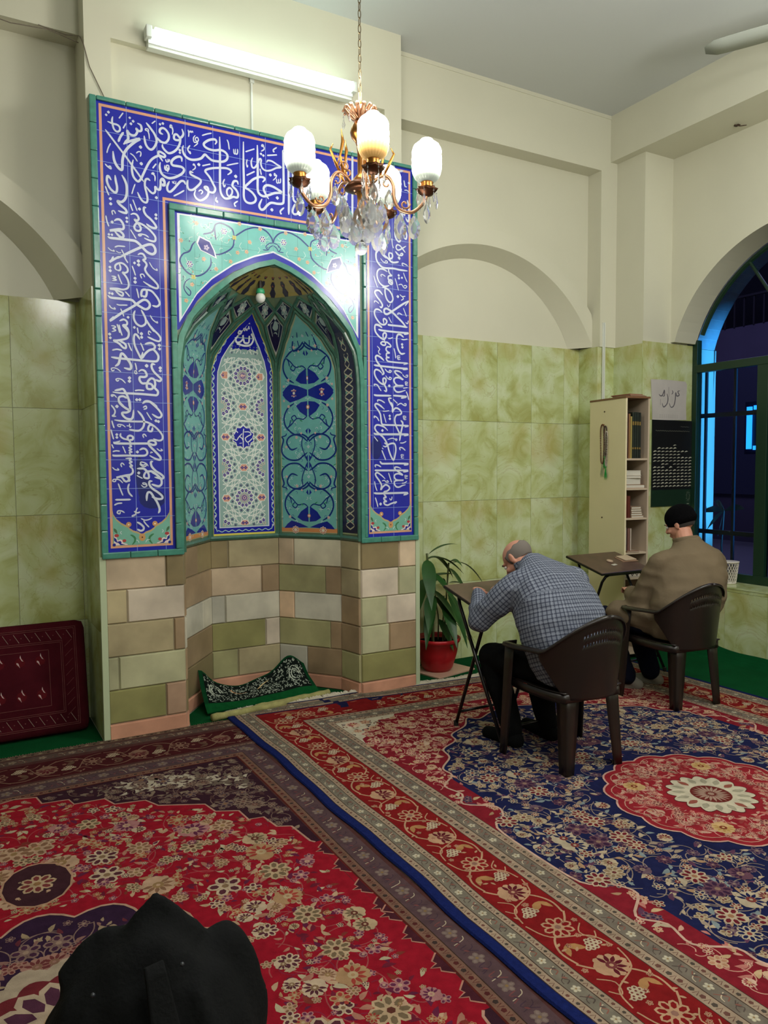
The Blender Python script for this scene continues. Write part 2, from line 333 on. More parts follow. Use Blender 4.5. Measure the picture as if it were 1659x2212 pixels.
STROKES = '''-9 882 3719;-8 869 3701;11 905 3697 901 3676 904 3651 911 3629 926 3618 940 3624 945 3636 941 3650 927 3658 904 3659 877 3665;7 964 3732 941 3697;8 979 3675 963 3645;13 963 3620 945 3591 934 3563;11 863 3615 897 3575 932 3533 971 3488 1004 3446 1041 3400 1072 3359;7 889 3543 876 3516 867 3485;-8 1002 3713;-9 1021 3697;-9 1008 3680;13 1048 3690 1065 3682 1068 3656 1053 3647 1037 3659 1044 3643 1032 3620 1014 3615 997 3621 986 3636 988 3617 991 3591 976 3571 964 3554;15 965 3556 1002 3579 1057 3603 1031 3582 1001 3553 978 3525 963 3496 954 3457 953 3422 949 3404 935 3407 918 3427 906 3456 902 3499;-11 1060 3556;7 1000 3508 1020 3496 1040 3469;7 1035 3516 1047 3527 1060 3527 1061 3512 1056 3500;-11 1062 3460;8 856 3420 870 3407 888 3398 884 3412 872 3407;13 1015 3471 1008 3438 1008 3403 1017 3373 1040 3353 1058 3371 1073 3403 1089 3438 1110 3478 1134 3506 1168 3527 1198 3524 1204 3537 1186 3548 1168 3551 1165 3535 1176 3517 1188 3500;13 1098 3703 1118 3681 1144 3649 1156 3613 1145 3578 1124 3554 1103 3561 1089 3585 1083 3624;7 1113 3613 1111 3642 1103 3658 1091 3661 1094 3669 1106 3670 1111 3657;7 1150 3726 1130 3707;-8 1178 3713;-9 1195 3721;13 1192 3658 1177 3664 1177 3682 1192 3694 1210 3689 1228 3666 1227 3636 1209 3612 1188 3610 1170 3619 1158 3632;7 1251 3669 1254 3692 1247 3708 1238 3712 1241 3722 1250 3721;8 1149 3475 1129 3447;8 1140 3373 1141 3398 1132 3411 1123 3412 1129 3419 1138 3415;5 1206 3512 1210 3499 1218 3499 1221 3516;5 1220 3500 1227 3504 1229 3518;7 1199 3471 1211 3452 1223 3463 1225 3478 1215 3479 1211 3467 1220 3460 1217 3441;7 1250 3668 1255 3690 1251 3710 1238 3707 1241 3721 1251 3716;13 1311 3710 1318 3688 1311 3669 1296 3659 1278 3674 1263 3667 1261 3646 1274 3640 1293 3644 1299 3654 1295 3623 1279 3590 1254 3565 1227 3553 1206 3564 1191 3582 1190 3597;7 1348 3715 1352 3695 1350 3675;7 1352 3698 1362 3712 1366 3704 1374 3713 1377 3705;7 1391 3691 1380 3673 1384 3650 1401 3654 1411 3668 1405 3682 1394 3676 1392 3664 1401 3657 1404 3645 1382 3623;8 1435 3700 1465 3715 1494 3726;-9 1294 3584;-8 1294 3569;14 1517 3665 1525 3679 1519 3691 1500 3690 1471 3677 1445 3653 1451 3636 1476 3626 1511 3625 1550 3635 1579 3628 1595 3609 1588 3583 1562 3566 1529 3562 1494 3562 1469 3576 1450 3588 1427 3562 1396 3547 1364 3541 1337 3548 1318 3568 1311 3594 1316 3614;9 1357 3624 1344 3603 1347 3589 1359 3576 1356 3589;14 1546 3712 1546 3634 1545 3541 1543 3449 1544 3387 1555 3358 1574 3343 1600 3347 1627 3361 1653 3361 1660 3382 1647 3408 1625 3426 1625 3441 1635 3459 1655 3462 1661 3445;8 1594 3706 1602 3688 1607 3649;7 1635 3657 1637 3633 1645 3631 1647 3660;8 1646 3632 1656 3630 1662 3644 1661 3662;8 1664 3576 1630 3564 1589 3548;8 1482 3536 1433 3517;-11 1410 3520;7 1386 3513 1379 3518 1375 3511 1386 3509 1387 3494 1369 3478;14 1305 3521 1304 3538 1293 3545 1272 3538 1250 3519 1241 3500 1249 3486 1280 3486 1304 3485 1318 3472 1307 3449 1282 3429 1251 3412 1220 3405 1190 3416 1176 3434 1170 3463 1174 3487;6 1208 3513 1212 3500 1221 3502 1221 3518;6 1221 3502 1230 3507 1231 3517;6 1201 3477 1200 3456 1212 3447 1226 3457 1225 3473 1214 3480 1208 3467 1221 3457 1218 3440;13 1372 3465 1357 3467 1359 3452 1384 3442 1418 3430 1418 3411 1399 3387 1370 3361 1345 3359 1336 3382 1340 3413;13 1595 3493 1613 3508 1616 3521 1590 3530 1548 3525 1500 3515 1461 3500 1450 3487 1460 3474 1479 3453 1498 3419 1512 3391 1500 3367 1474 3366 1446 3383 1446 3392 1462 3392 1468 3371 1464 3346 1445 3321 1416 3304 1391 3312 1379 3335 1387 3362;8 1406 3358 1420 3368 1431 3359 1420 3343;9 1573 3460 1563 3437 1569 3413 1577 3427;-12 1646 3491;12 1600 3356 1587 3373 1588 3398 1605 3413 1621 3400 1617 3375 1600 3356;9 1519 3340 1513 3320 1524 3310 1523 3322;13 1324 3387 1315 3402 1296 3399 1274 3374 1252 3346 1230 3325 1215 3331 1213 3355 1226 3385;6 1244 3390 1250 3379 1256 3394;5 1256 3380 1264 3378 1266 3394;9 1315 3347 1285 3325 1251 3303;13 1161 3322 1170 3338 1174 3363 1175 3384 1187 3395 1198 3379 1195 3363 1180 3361;14 1701 3713 1699 3577 1700 3453 1698 3374 1713 3345 1743 3340 1771 3354 1778 3378 1758 3406 1731 3423 1708 3435 1732 3464 1766 3496 1807 3516 1835 3517 1841 3506 1827 3489;8 1773 3685 1715 3657;15 1794 3710 1794 3627 1794 3532 1792 3437 1805 3408 1833 3399 1867 3412 1906 3431 1955 3444 1931 3458 1896 3471 1862 3474 1841 3464 1833 3444 1843 3420 1864 3389;8 1838 3719 1828 3723 1824 3713 1838 3711 1839 3695 1819 3680;-9 1818 3663;-9 1834 3656;8 1724 3610 1719 3584 1724 3563 1727 3576;11 1760 3626 1751 3600 1757 3569 1774 3569 1792 3595 1809 3630 1819 3625 1816 3602 1825 3576 1849 3564 1884 3572 1922 3594 1954 3604 1926 3617 1892 3631 1864 3630 1857 3618;9 1926 3724 1903 3705 1908 3693 1900 3698;9 1861 3662 1927 3678;9 1772 3544 1719 3511;9 1810 3567 1818 3533;-11 1880 3542;7 1918 3551 1908 3557 1909 3543 1923 3548 1918 3532 1898 3511;7 1923 3525 1924 3501 1935 3503 1937 3526;7 1937 3503 1949 3506 1951 3532;15 1985 3673 1977 3693 1972 3712 1972 3628 1972 3500 1970 3397 1961 3374 1929 3367 1884 3366 1856 3346 1831 3317 1811 3313 1801 3337 1819 3378;15 2019 3686 2007 3712 2007 3603 2007 3474 2007 3377 2005 3312;7 1983 3640 2018 3648;-12 1926 3404;-12 1887 3322;11 1971 3348 1946 3322 1953 3304 1946 3315;9 1656 3339 1634 3320 1642 3304 1634 3310;14 2038 3628 2038 3511 2037 3430 2047 3403 2079 3395 2112 3410;14 2050 3384 2035 3349 2035 3326 2053 3319 2093 3338;13 886 3336 874 3352 866 3351 863 3325 872 3298 887 3278 907 3266 917 3275 919 3301 913 3334 910 3364;14 950 3371 964 3348 974 3316 973 3267 961 3234 941 3217 921 3219 928 3205 945 3192 965 3177 970 3160 952 3157 924 3163;8 854 3293 863 3266 872 3245;-10 880 3226;-10 881 3197;7 907 3144 899 3159 887 3155 891 3135;8 852 3124 857 3094 867 3065;-10 886 3093;13 900 3103 913 3112 930 3113 945 3097 952 3074 944 3060 921 3057 871 3042 898 3046 926 3047 946 3032 948 3017 933 3012 915 3025 898 3043;-9 970 3129;-9 970 3108;-8 866 3019;-8 883 3019;15 862 3005 874 3000 920 3001 971 3002 1012 3002 1035 2990 1058 2969 1084 2946 1113 2937 1131 2950 1132 2971 1119 2991 1098 2993 1069 2981 1016 2951 964 2920 912 2887;7 1023 3334 1013 3307 1003 3274;12 1110 3371 1099 3378 1086 3372 1080 3350 1082 3322 1089 3292 1094 3261 1088 3239 1070 3239 1052 3257 1037 3288;12 1088 3330 1108 3308 1126 3298 1140 3311 1141 3340 1154 3326 1170 3329 1173 3358 1174 3382 1184 3389 1197 3373 1197 3357 1183 3352;-10 1146 3276;-10 1045 3193;7 1008 3241 1017 3217 1031 3180;8 993 3213 999 3193 1006 3176;12 995 3154 1011 3161 1029 3156 1039 3137 1031 3123 1015 3128 1033 3107 1046 3093 1050 3076 1040 3064 1021 3066 1012 3083 1020 3100 1033 3110 1056 3106 1085 3091 1113 3069 1134 3043 1133 3019 1117 3014 1091 3019 1070 3026;13 1082 3207 1072 3205 1071 3184 1084 3162 1107 3145 1130 3122 1142 3100 1127 3094 1103 3099 1085 3111;-10 1141 3174;-10 1141 3153;7 990 3064 1005 3041 1021 3015;8 1095 3034 1076 3045 1052 3047 1036 3042 1041 3035 1055 3040;8 898 2950 914 2958 932 2960 956 2961;6 859 2942 873 2930 895 2925 888 2933;5 905 2928 920 2921 933 2923;7 936 2940 946 2920 958 2899;12 922 2899 894 2880 865 2860 879 2873 887 2893;8 949 2903 960 2883 970 2868;12 1031 2924 1044 2932 1060 2930 1072 2913 1072 2903 1059 2896 1074 2882 1079 2867 1069 2844 1078 2822 1099 2800 1125 2777 1143 2755 1140 2738 1121 2738 1092 2749 1058 2768;11 910 2817 898 2824 897 2842 911 2856 932 2862 952 2854 967 2835 966 2816 951 2807 938 2808 955 2789 967 2767 972 2741 964 2719 938 2708 902 2710 862 2705 887 2703 915 2696 937 2687 934 2671 919 2675 902 2689 892 2701;10 910 2817 923 2819 927 2835 921 2855;-9 867 2830;-10 868 2810;-9 1008 2872;-11 1031 2886;-11 1032 2864;7 875 2779 891 2779 899 2774 881 2767 896 2764 901 2759 878 2754;8 912 2793 921 2767 933 2739;8 994 2852 1003 2828 1012 2799;6 1095 2887 1108 2865 1121 2851 1141 2844 1137 2855;7 1066 2796 1057 2811 1041 2807 1048 2786;-10 1009 2782;-11 1009 2760;-8 860 2679;-9 876 2677;8 950 2697 963 2685 975 2671;14 853 2663 868 2654 906 2653 957 2653 988 2651 1008 2634 1034 2618 1065 2605 1086 2616 1092 2637 1077 2657 1056 2660 1029 2642 997 2617 966 2596 929 2572 898 2548 859 2518 878 2543;8 1017 2722 1023 2697 1028 2668;13 1043 2678 1044 2701 1052 2718 1073 2720 1075 2699 1067 2680 1046 2683;12 1073 2723 1102 2718 1125 2697 1143 2672 1151 2646 1134 2628 1108 2631;7 900 2618 915 2615 938 2617 961 2619;7 857 2609 869 2594 891 2589 884 2599;7 922 2594 929 2577 939 2551;12 1004 2589 996 2567 998 2538 1013 2513 1039 2502 1063 2518 1066 2544 1056 2570 1041 2598;12 1066 2544 1089 2509 1115 2476;7 1093 2571 1108 2546 1135 2529 1132 2540;-9 963 2548;11 915 2523 938 2533 956 2521 953 2503 932 2498 952 2476 965 2456;7 866 2490 884 2489 889 2482 873 2475 888 2468 888 2463 868 2456;8 899 2501 906 2478 913 2452;-9 998 2491;8 910 2499 917 2466 926 2438;12 933 2501 956 2485 965 2454 957 2427 933 2415 895 2406 877 2405 907 2389 930 2367 945 2365 945 2384 928 2398 907 2405;-10 855 2440;-9 858 2419;11 1087 2514 1110 2487 1139 2460 1152 2437 1143 2420 1119 2423 1096 2432 1075 2441;6 1096 2467 1083 2477 1080 2461 1088 2454;8 1015 2490 1020 2458;-11 1038 2457;-10 1039 2436;12 1027 2424 1012 2447 999 2449 993 2424 997 2388 1009 2357 1024 2326 1034 2305;8 961 2396 968 2375 979 2351;9 868 2347 886 2353 901 2354 921 2350;8 1032 2401 1042 2380 1050 2357;13 1060 2398 1084 2405 1103 2403 1116 2388 1110 2372 1083 2362 1059 2341 1037 2311 1043 2346;13 1102 2371 1120 2356 1136 2330 1130 2303 1108 2296 1039 2297 961 2300 900 2302 862 2306;-11 1143 2396;-10 1144 2374;14 883 2255 901 2270 910 2300 918 2329 931 2327 951 2302 968 2277 973 2256 965 2241 934 2247;6 913 2223 895 2238 875 2244 859 2239 865 2226 877 2232;8 997 2279 1002 2260 1005 2239;6 991 2230 1001 2234 1006 2218 996 2217 993 2227;13 1019 2232 1035 2241 1054 2234 1064 2210 1050 2199 1024 2198 1021 2179 1036 2161 1060 2162 1089 2158 1099 2139 1088 2128 1067 2130 1062 2148 1071 2176 1090 2193 1108 2186 1113 2159 1110 2137 1128 2116 1122 2094 1096 2093 1035 2096 956 2097 905 2097 865 2101;-12 1064 2267;13 1113 2278 1097 2279 1094 2260 1107 2234 1130 2211 1149 2193 1140 2179 1116 2186;-11 1145 2259;-10 1145 2242;7 938 2157 919 2176 899 2182 884 2177 891 2167 901 2173;-11 962 2189;-11 961 2170;9 993 2115 1014 2119 1046 2118;13 877 2111 903 2117 923 2121 938 2100 950 2074 957 2045 957 2016;7 885 2069 871 2084 855 2083 858 2076 868 2079;12 942 2068 925 2078 904 2075 896 2061 903 2040 928 2015;-10 1001 2061;-10 1019 2062;13 1039 2043 1055 2054 1079 2052 1102 2037 1121 2021;13 894 2067 899 2043 916 2023 941 2005 959 1995 941 1983 915 1980 920 1962 940 1946 966 1944 977 1963 981 1998;13 951 2069 960 2043 961 1995;-11 885 2017;9 853 2023 867 2005 874 1987 868 1968 857 1960 878 1958;11 871 1936 914 1931 992 1930 1044 1930 1076 1920 1105 1901 1131 1875 1149 1848 1146 1823 1124 1817 1095 1827;12 1006 1993 1029 1965 1042 1933 1036 1900 1016 1878 990 1875 954 1881;12 1105 1901 1078 1912 1065 1893 1067 1876 1085 1874 1091 1896;8 1038 2016 1054 2025 1057 2011 1041 2005;12 1036 2040 1055 2052 1079 2050 1105 2029 1131 2003 1147 1976 1139 1959 1120 1959 1091 1977;7 1058 1987 1072 1963 1087 1942;-10 1112 1937;-10 1127 1933;8 854 1931 859 1910 866 1889;6 931 1895 913 1908 890 1910 887 1902 900 1897 905 1905;6 939 1903 954 1904 955 1917 957 1893 965 1901;8 848 1878 854 1849 861 1822;-9 880 1850;-9 880 1833;10 903 1857 901 1841 919 1826 947 1818 960 1799 957 1789;12 947 1818 942 1834 955 1845 973 1837 970 1821 952 1818;13 896 1811 869 1801 862 1801 884 1797 962 1797 1062 1798 1089 1790 1108 1795 1103 1812 1081 1817 1065 1809 1067 1790 1083 1771 1109 1744 1133 1716 1132 1700 1106 1705 1071 1724;7 1053 1841 1042 1854 1032 1849 1037 1833;7 850 1790 859 1769;8 855 1748 873 1753 894 1751;7 912 1780 920 1762 928 1740;8 951 1786 964 1781 948 1772 964 1762 948 1756 966 1746 950 1743 960 1727;12 855 1729 865 1724 934 1725 1013 1724 1045 1727 1056 1743 1048 1762 1030 1768 1011 1759;-10 997 1747;6 1088 1743 1078 1747 1077 1738;7 1114 1768 1131 1755 1147 1757 1137 1766;9 929 1708 960 1708 949 1697 964 1686 949 1681 966 1662 951 1662 963 1646;12 964 1651 968 1627 955 1611 926 1606 871 1593 905 1601 931 1601 946 1579 943 1569;7 900 1604 915 1570;7 919 1668 907 1680 899 1671 904 1657;7 850 1655 865 1641 886 1639 878 1649;7 1059 1662 1046 1678 1020 1686 1014 1678 1030 1667 1046 1675 1046 1662 1027 1659 1009 1673;13 1086 1689 1076 1684 1080 1659 1104 1631 1133 1612 1149 1595 1141 1584 1098 1593;13 995 1646 1032 1646 1053 1629 1080 1629 1106 1610 1132 1585 1140 1566;-10 1002 1620;12 1047 1629 1034 1608 1036 1591 1060 1588 1060 1613 1050 1626;7 991 1605 1004 1597 1023 1587;11 947 1603 941 1577 925 1569 910 1585 895 1604;7 907 1561 887 1580 856 1583 850 1572 863 1570 869 1580;8 881 1557 893 1521 906 1486;10 944 1554 937 1531 942 1501 961 1478;11 863 1461 902 1460 950 1460;9 856 1429 875 1438 900 1440;8 912 1382 897 1392 877 1394 871 1382 884 1376 889 1387;7 989 1408 981 1392 977 1365;9 970 1387 988 1378 1003 1383;11 956 1359 975 1367;7 1009 1343 1030 1332 1054 1334 1074 1344;8 1024 1327 1037 1308 1055 1288;12 986 1321 1005 1309 1023 1289 1020 1273 1004 1268 987 1278;6 1051 1539 1043 1556 1025 1559 1027 1551 1043 1548 1045 1537 1029 1534 1015 1547;13 1079 1624 1111 1607 1135 1579 1137 1552 1123 1538 1102 1541 1078 1550;13 1079 1569 1065 1567 1064 1547 1082 1523 1114 1500 1138 1477 1138 1461 1113 1459 1078 1472;13 1045 1452 1047 1482 1055 1501 1071 1498 1089 1470 1107 1440 1120 1406 1121 1387 1114 1373;7 2901 3647 2917 3645;7 2898 3619 2920 3622 2938 3610;12 2922 3552 2931 3520 2934 3469 2934 3421 2925 3404 2909 3425;12 2879 3494 2882 3426 2883 3362 2885 3340;-11 2901 3482;-12 2870 3444;-10 2897 3448;7 2918 3378 2940 3335;13 2893 3285 2909 3279 2916 3303 2906 3335 2888 3363 2870 3348 2863 3321 2866 3283 2857 3254 2839 3257 2821 3282 2818 3320 2827 3354;10 2902 3184 2884 3202 2860 3224 2836 3228 2826 3209 2838 3193 2860 3198 2908 3228;7 2820 3178 2841 3158 2865 3156 2881 3171 2866 3174;-12 2850 3139;12 2734 3169 2710 3189 2701 3210 2696 3222 2687 3200 2695 3171 2716 3144 2745 3123;12 2710 3224 2693 3216;12 2678 3177 2663 3152 2663 3117;7 2791 3265 2796 3223 2805 3201;13 2680 3168 2664 3150 2661 3123 2670 3093 2697 3065 2728 3053 2805 3058 2852 3055 2919 3055;13 2689 3174 2716 3149 2759 3123 2787 3103 2812 3101 2846 3110;12 2784 3163 2769 3161 2768 3137 2781 3123 2796 3138 2793 3159 2781 3163;7 2698 3115 2716 3097 2740 3089 2756 3096 2744 3105 2734 3096;7 2822 3181 2847 3161 2872 3156 2884 3168 2875 3175 2862 3165 2868 3156;-11 2853 3135;8 2922 3092 2900 3101 2878 3104 2878 3093 2887 3086;7 2887 3038 2899 3010 2918 2975;-10 2847 3015;-10 2849 2995;-9 2874 3001;7 2817 2990 2830 2955 2845 2908;11 2752 3030 2722 3042 2691 3041 2672 3021 2669 2989 2681 2956 2705 2933 2733 2925 2767 2934;11 2765 3053 2765 3032 2777 3015 2789 3006 2764 3000 2761 2979 2783 2960 2795 2953 2783 2944 2764 2958 2770 2974 2789 2974 2798 2956;7 2737 2994 2715 3005 2700 3000 2706 2989;7 2643 2988 2654 2953 2672 2911;7 2845 2948 2871 2954 2886 2937 2902 2931 2915 2943 2905 2950 2889 2945;12 2714 2918 2739 2913 2767 2900 2788 2876 2798 2845 2788 2823 2769 2818 2748 2837 2736 2868 2733 2896 2736 2918;12 2713 2865 2687 2889 2659 2888 2650 2872 2668 2845 2692 2821 2711 2794 2704 2775 2690 2779;7 2643 2811 2659 2815 2683 2800;7 2646 2803 2647 2816;-12 2839 2865;7 2857 2880 2876 2869 2902 2874;7 2876 2869 2886 2854 2867 2841;14 2927 2842 2882 2816 2835 2785 2788 2754 2750 2732 2729 2738 2726 2761 2744 2771 2769 2763 2797 2747 2834 2718 2875 2687 2910 2652;8 2930 2840 2901 2807;6 2751 2798 2763 2783 2776 2806;12 2707 2743 2683 2757 2658 2757 2646 2738 2652 2709 2673 2680 2700 2658 2731 2658 2747 2681 2731 2698 2719 2692 2722 2666;7 2838 2745 2850 2749 2876 2738;7 2839 2735 2838 2748;7 2885 2787 2898 2759 2911 2730;7 2762 2712 2775 2691 2786 2674;7 2904 2687 2920 2680 2926 2702;13 2756 2659 2775 2657 2850 2657 2918 2654;12 2706 2635 2679 2651 2654 2649 2648 2625 2654 2599;12 2706 2633 2679 2647 2654 2648 2648 2626 2654 2600 2675 2576 2700 2559 2724 2553 2740 2575 2740 2594 2725 2598 2715 2584 2718 2560;13 2679 2619 2712 2614 2818 2612 2897 2612 2926 2612 2891 2601;11 2721 2555 2730 2535 2712 2536 2696 2524 2712 2512 2733 2514 2736 2533 2755 2531 2777 2514 2774 2503 2749 2502 2739 2485 2748 2470 2767 2460 2745 2456 2742 2437 2754 2427 2767 2428 2742 2424 2745 2408 2764 2399 2848 2396 2919 2396 2886 2385;8 2758 2561 2777 2564 2793 2571;13 2884 2581 2862 2596 2837 2594 2827 2566 2830 2523 2843 2484 2865 2461 2896 2466;8 2868 2564 2891 2563 2918 2570;-11 2873 2528;-11 2875 2508;8 2805 2495 2814 2461 2819 2426;7 2855 2445 2833 2443 2836 2430 2855 2434 2836 2430 2839 2419 2858 2421;7 2667 2501 2687 2481 2677 2467 2683 2449 2696 2447;13 2720 2405 2692 2426 2665 2435 2653 2421 2665 2392 2689 2365 2710 2334 2719 2313 2705 2302;13 2641 2367 2677 2364 2785 2360 2880 2357 2918 2357 2880 2348;8 2729 2346 2747 2328 2772 2322 2782 2333 2766 2337 2766 2327;7 2735 2298 2750 2280 2772 2271 2782 2282 2766 2289 2766 2276;12 2704 2312 2683 2330 2655 2336 2643 2317 2651 2286 2676 2255 2703 2238 2725 2236 2738 2264 2728 2279 2713 2273 2716 2244 2728 2226 2740 2202 2737 2186 2722 2192;-11 2764 2227;9 2643 2222 2642 2232 2666 2228 2679 2210 2697 2188;12 2870 2322 2845 2334 2813 2335 2816 2319 2845 2299 2880 2276 2848 2288 2816 2286 2803 2267 2816 2243 2841 2231 2882 2233 2841 2231 2809 2224 2806 2205 2825 2187 2857 2188 2898 2201;7 2875 2314 2892 2298 2915 2297 2918 2311 2902 2307;6 2919 2259 2899 2261 2902 2247 2919 2254 2902 2247 2902 2239 2921 2240;7 2882 2215 2916 2221;9 2906 2191 2917 2169 2927 2133;13 2640 2158 2666 2154 2778 2157;13 2798 2159 2847 2158 2908 2155 2863 2143;7 2796 2132 2831 2104;8 2828 2090 2859 2105 2882 2094 2901 2090 2904 2103 2888 2103;9 2669 2111 2669 2122 2696 2120 2726 2104;12 2781 2139 2759 2136 2765 2115 2783 2088 2790 2075;12 2644 2078 2653 2095 2681 2088 2705 2072;12 2721 2060 2690 2083 2662 2096 2647 2090 2650 2074 2674 2046 2689 2019 2695 1982 2701 1955 2720 1948 2798 1947 2878 1946 2923 1944 2894 1935;13 2780 2108 2790 2081 2789 2041;12 2789 2038 2808 2066 2831 2069 2856 2054 2865 2035 2849 2024 2821 2018 2808 1990 2814 1952 2833 1915 2852 1877 2848 1836;13 2860 1981 2875 1965 2871 1937 2861 1899 2855 1872 2848 1836;7 2708 2045 2733 2045 2761 2050;7 2716 2025 2726 1994 2736 1963;-10 2766 2013;-11 2767 1992;9 2640 1994 2640 2007 2662 1997 2678 1974;7 2904 2012 2881 2014 2884 2000 2904 2004 2884 2000 2888 1990 2905 1990;12 2748 1909 2720 1932 2683 1944 2655 1944 2643 1925 2655 1901 2682 1880 2710 1859 2732 1832 2747 1803 2759 1762 2778 1719 2797 1697 2810 1735 2816 1776 2807 1811 2785 1816 2756 1808 2731 1792 2711 1797;9 2722 1819 2738 1808;-11 2705 1907;13 2636 1887 2664 1880 2798 1882 2877 1883 2921 1882 2887 1872;7 2637 1863 2666 1830;7 2749 1843 2782 1852 2804 1849 2820 1836 2826 1847 2810 1849;8 2853 1820 2877 1820 2904 1831;9 2854 1768 2848 1784 2870 1785 2896 1766;6 2883 1735 2861 1735 2864 1724 2883 1727 2864 1722 2864 1711 2884 1711;9 2700 1765 2715 1732 2731 1697;6 2702 1783 2711 1775;13 2684 1686 2696 1673 2718 1670 2844 1671 2921 1668 2886 1659;9 2647 1646 2644 1660 2665 1660 2691 1647;13 2642 1623 2671 1622 2812 1621 2919 1619 2879 1609;11 2857 1635 2828 1645 2806 1642 2812 1626 2844 1607 2873 1587 2837 1597 2809 1591 2802 1574 2815 1555 2844 1549 2880 1549 2840 1549 2808 1544 2802 1525 2818 1503 2843 1500 2869 1510 2895 1515;6 2916 1581 2892 1584 2895 1573 2914 1576 2895 1573 2895 1562 2916 1562;8 2866 1527 2888 1529 2908 1540;12 2723 1563 2692 1589 2662 1606 2646 1598 2652 1579 2674 1552 2695 1516 2689 1484 2704 1502 2729 1518 2754 1507 2761 1490 2742 1474 2717 1467 2716 1451 2732 1428 2716 1426 2716 1413 2735 1398 2716 1396 2719 1380 2744 1371 2773 1381 2820 1393 2804 1380;7 2700 1547 2720 1550 2733 1537 2752 1537 2745 1548 2736 1543;8 2754 1603 2767 1567 2780 1534;8 2638 1544 2645 1509 2658 1476;14 2634 1461 2670 1457 2795 1457 2914 1456 2881 1441;9 2643 1428 2654 1398 2664 1361;-12 2686 1381;8 2762 1420 2770 1408 2779 1414 2782 1431;15 2435 3800 2432 3473;15 2482 3809 2477 3315;11 2365 3494 2394 3434 2424 3485;14 2197 3466 2335 3476 2425 3498 2440 3540;13 2501 3616 2546 3558 2593 3579;13 2515 3420 2545 3359 2584 3411 2584 3465;13 2571 3694 2624 3664 2648 3708;-10 2936 3676;10 2895 3685 2903 3646;14 2799 3790 2831 3742 2887 3752;13 2625 3717 2631 3572 2607 3475'''
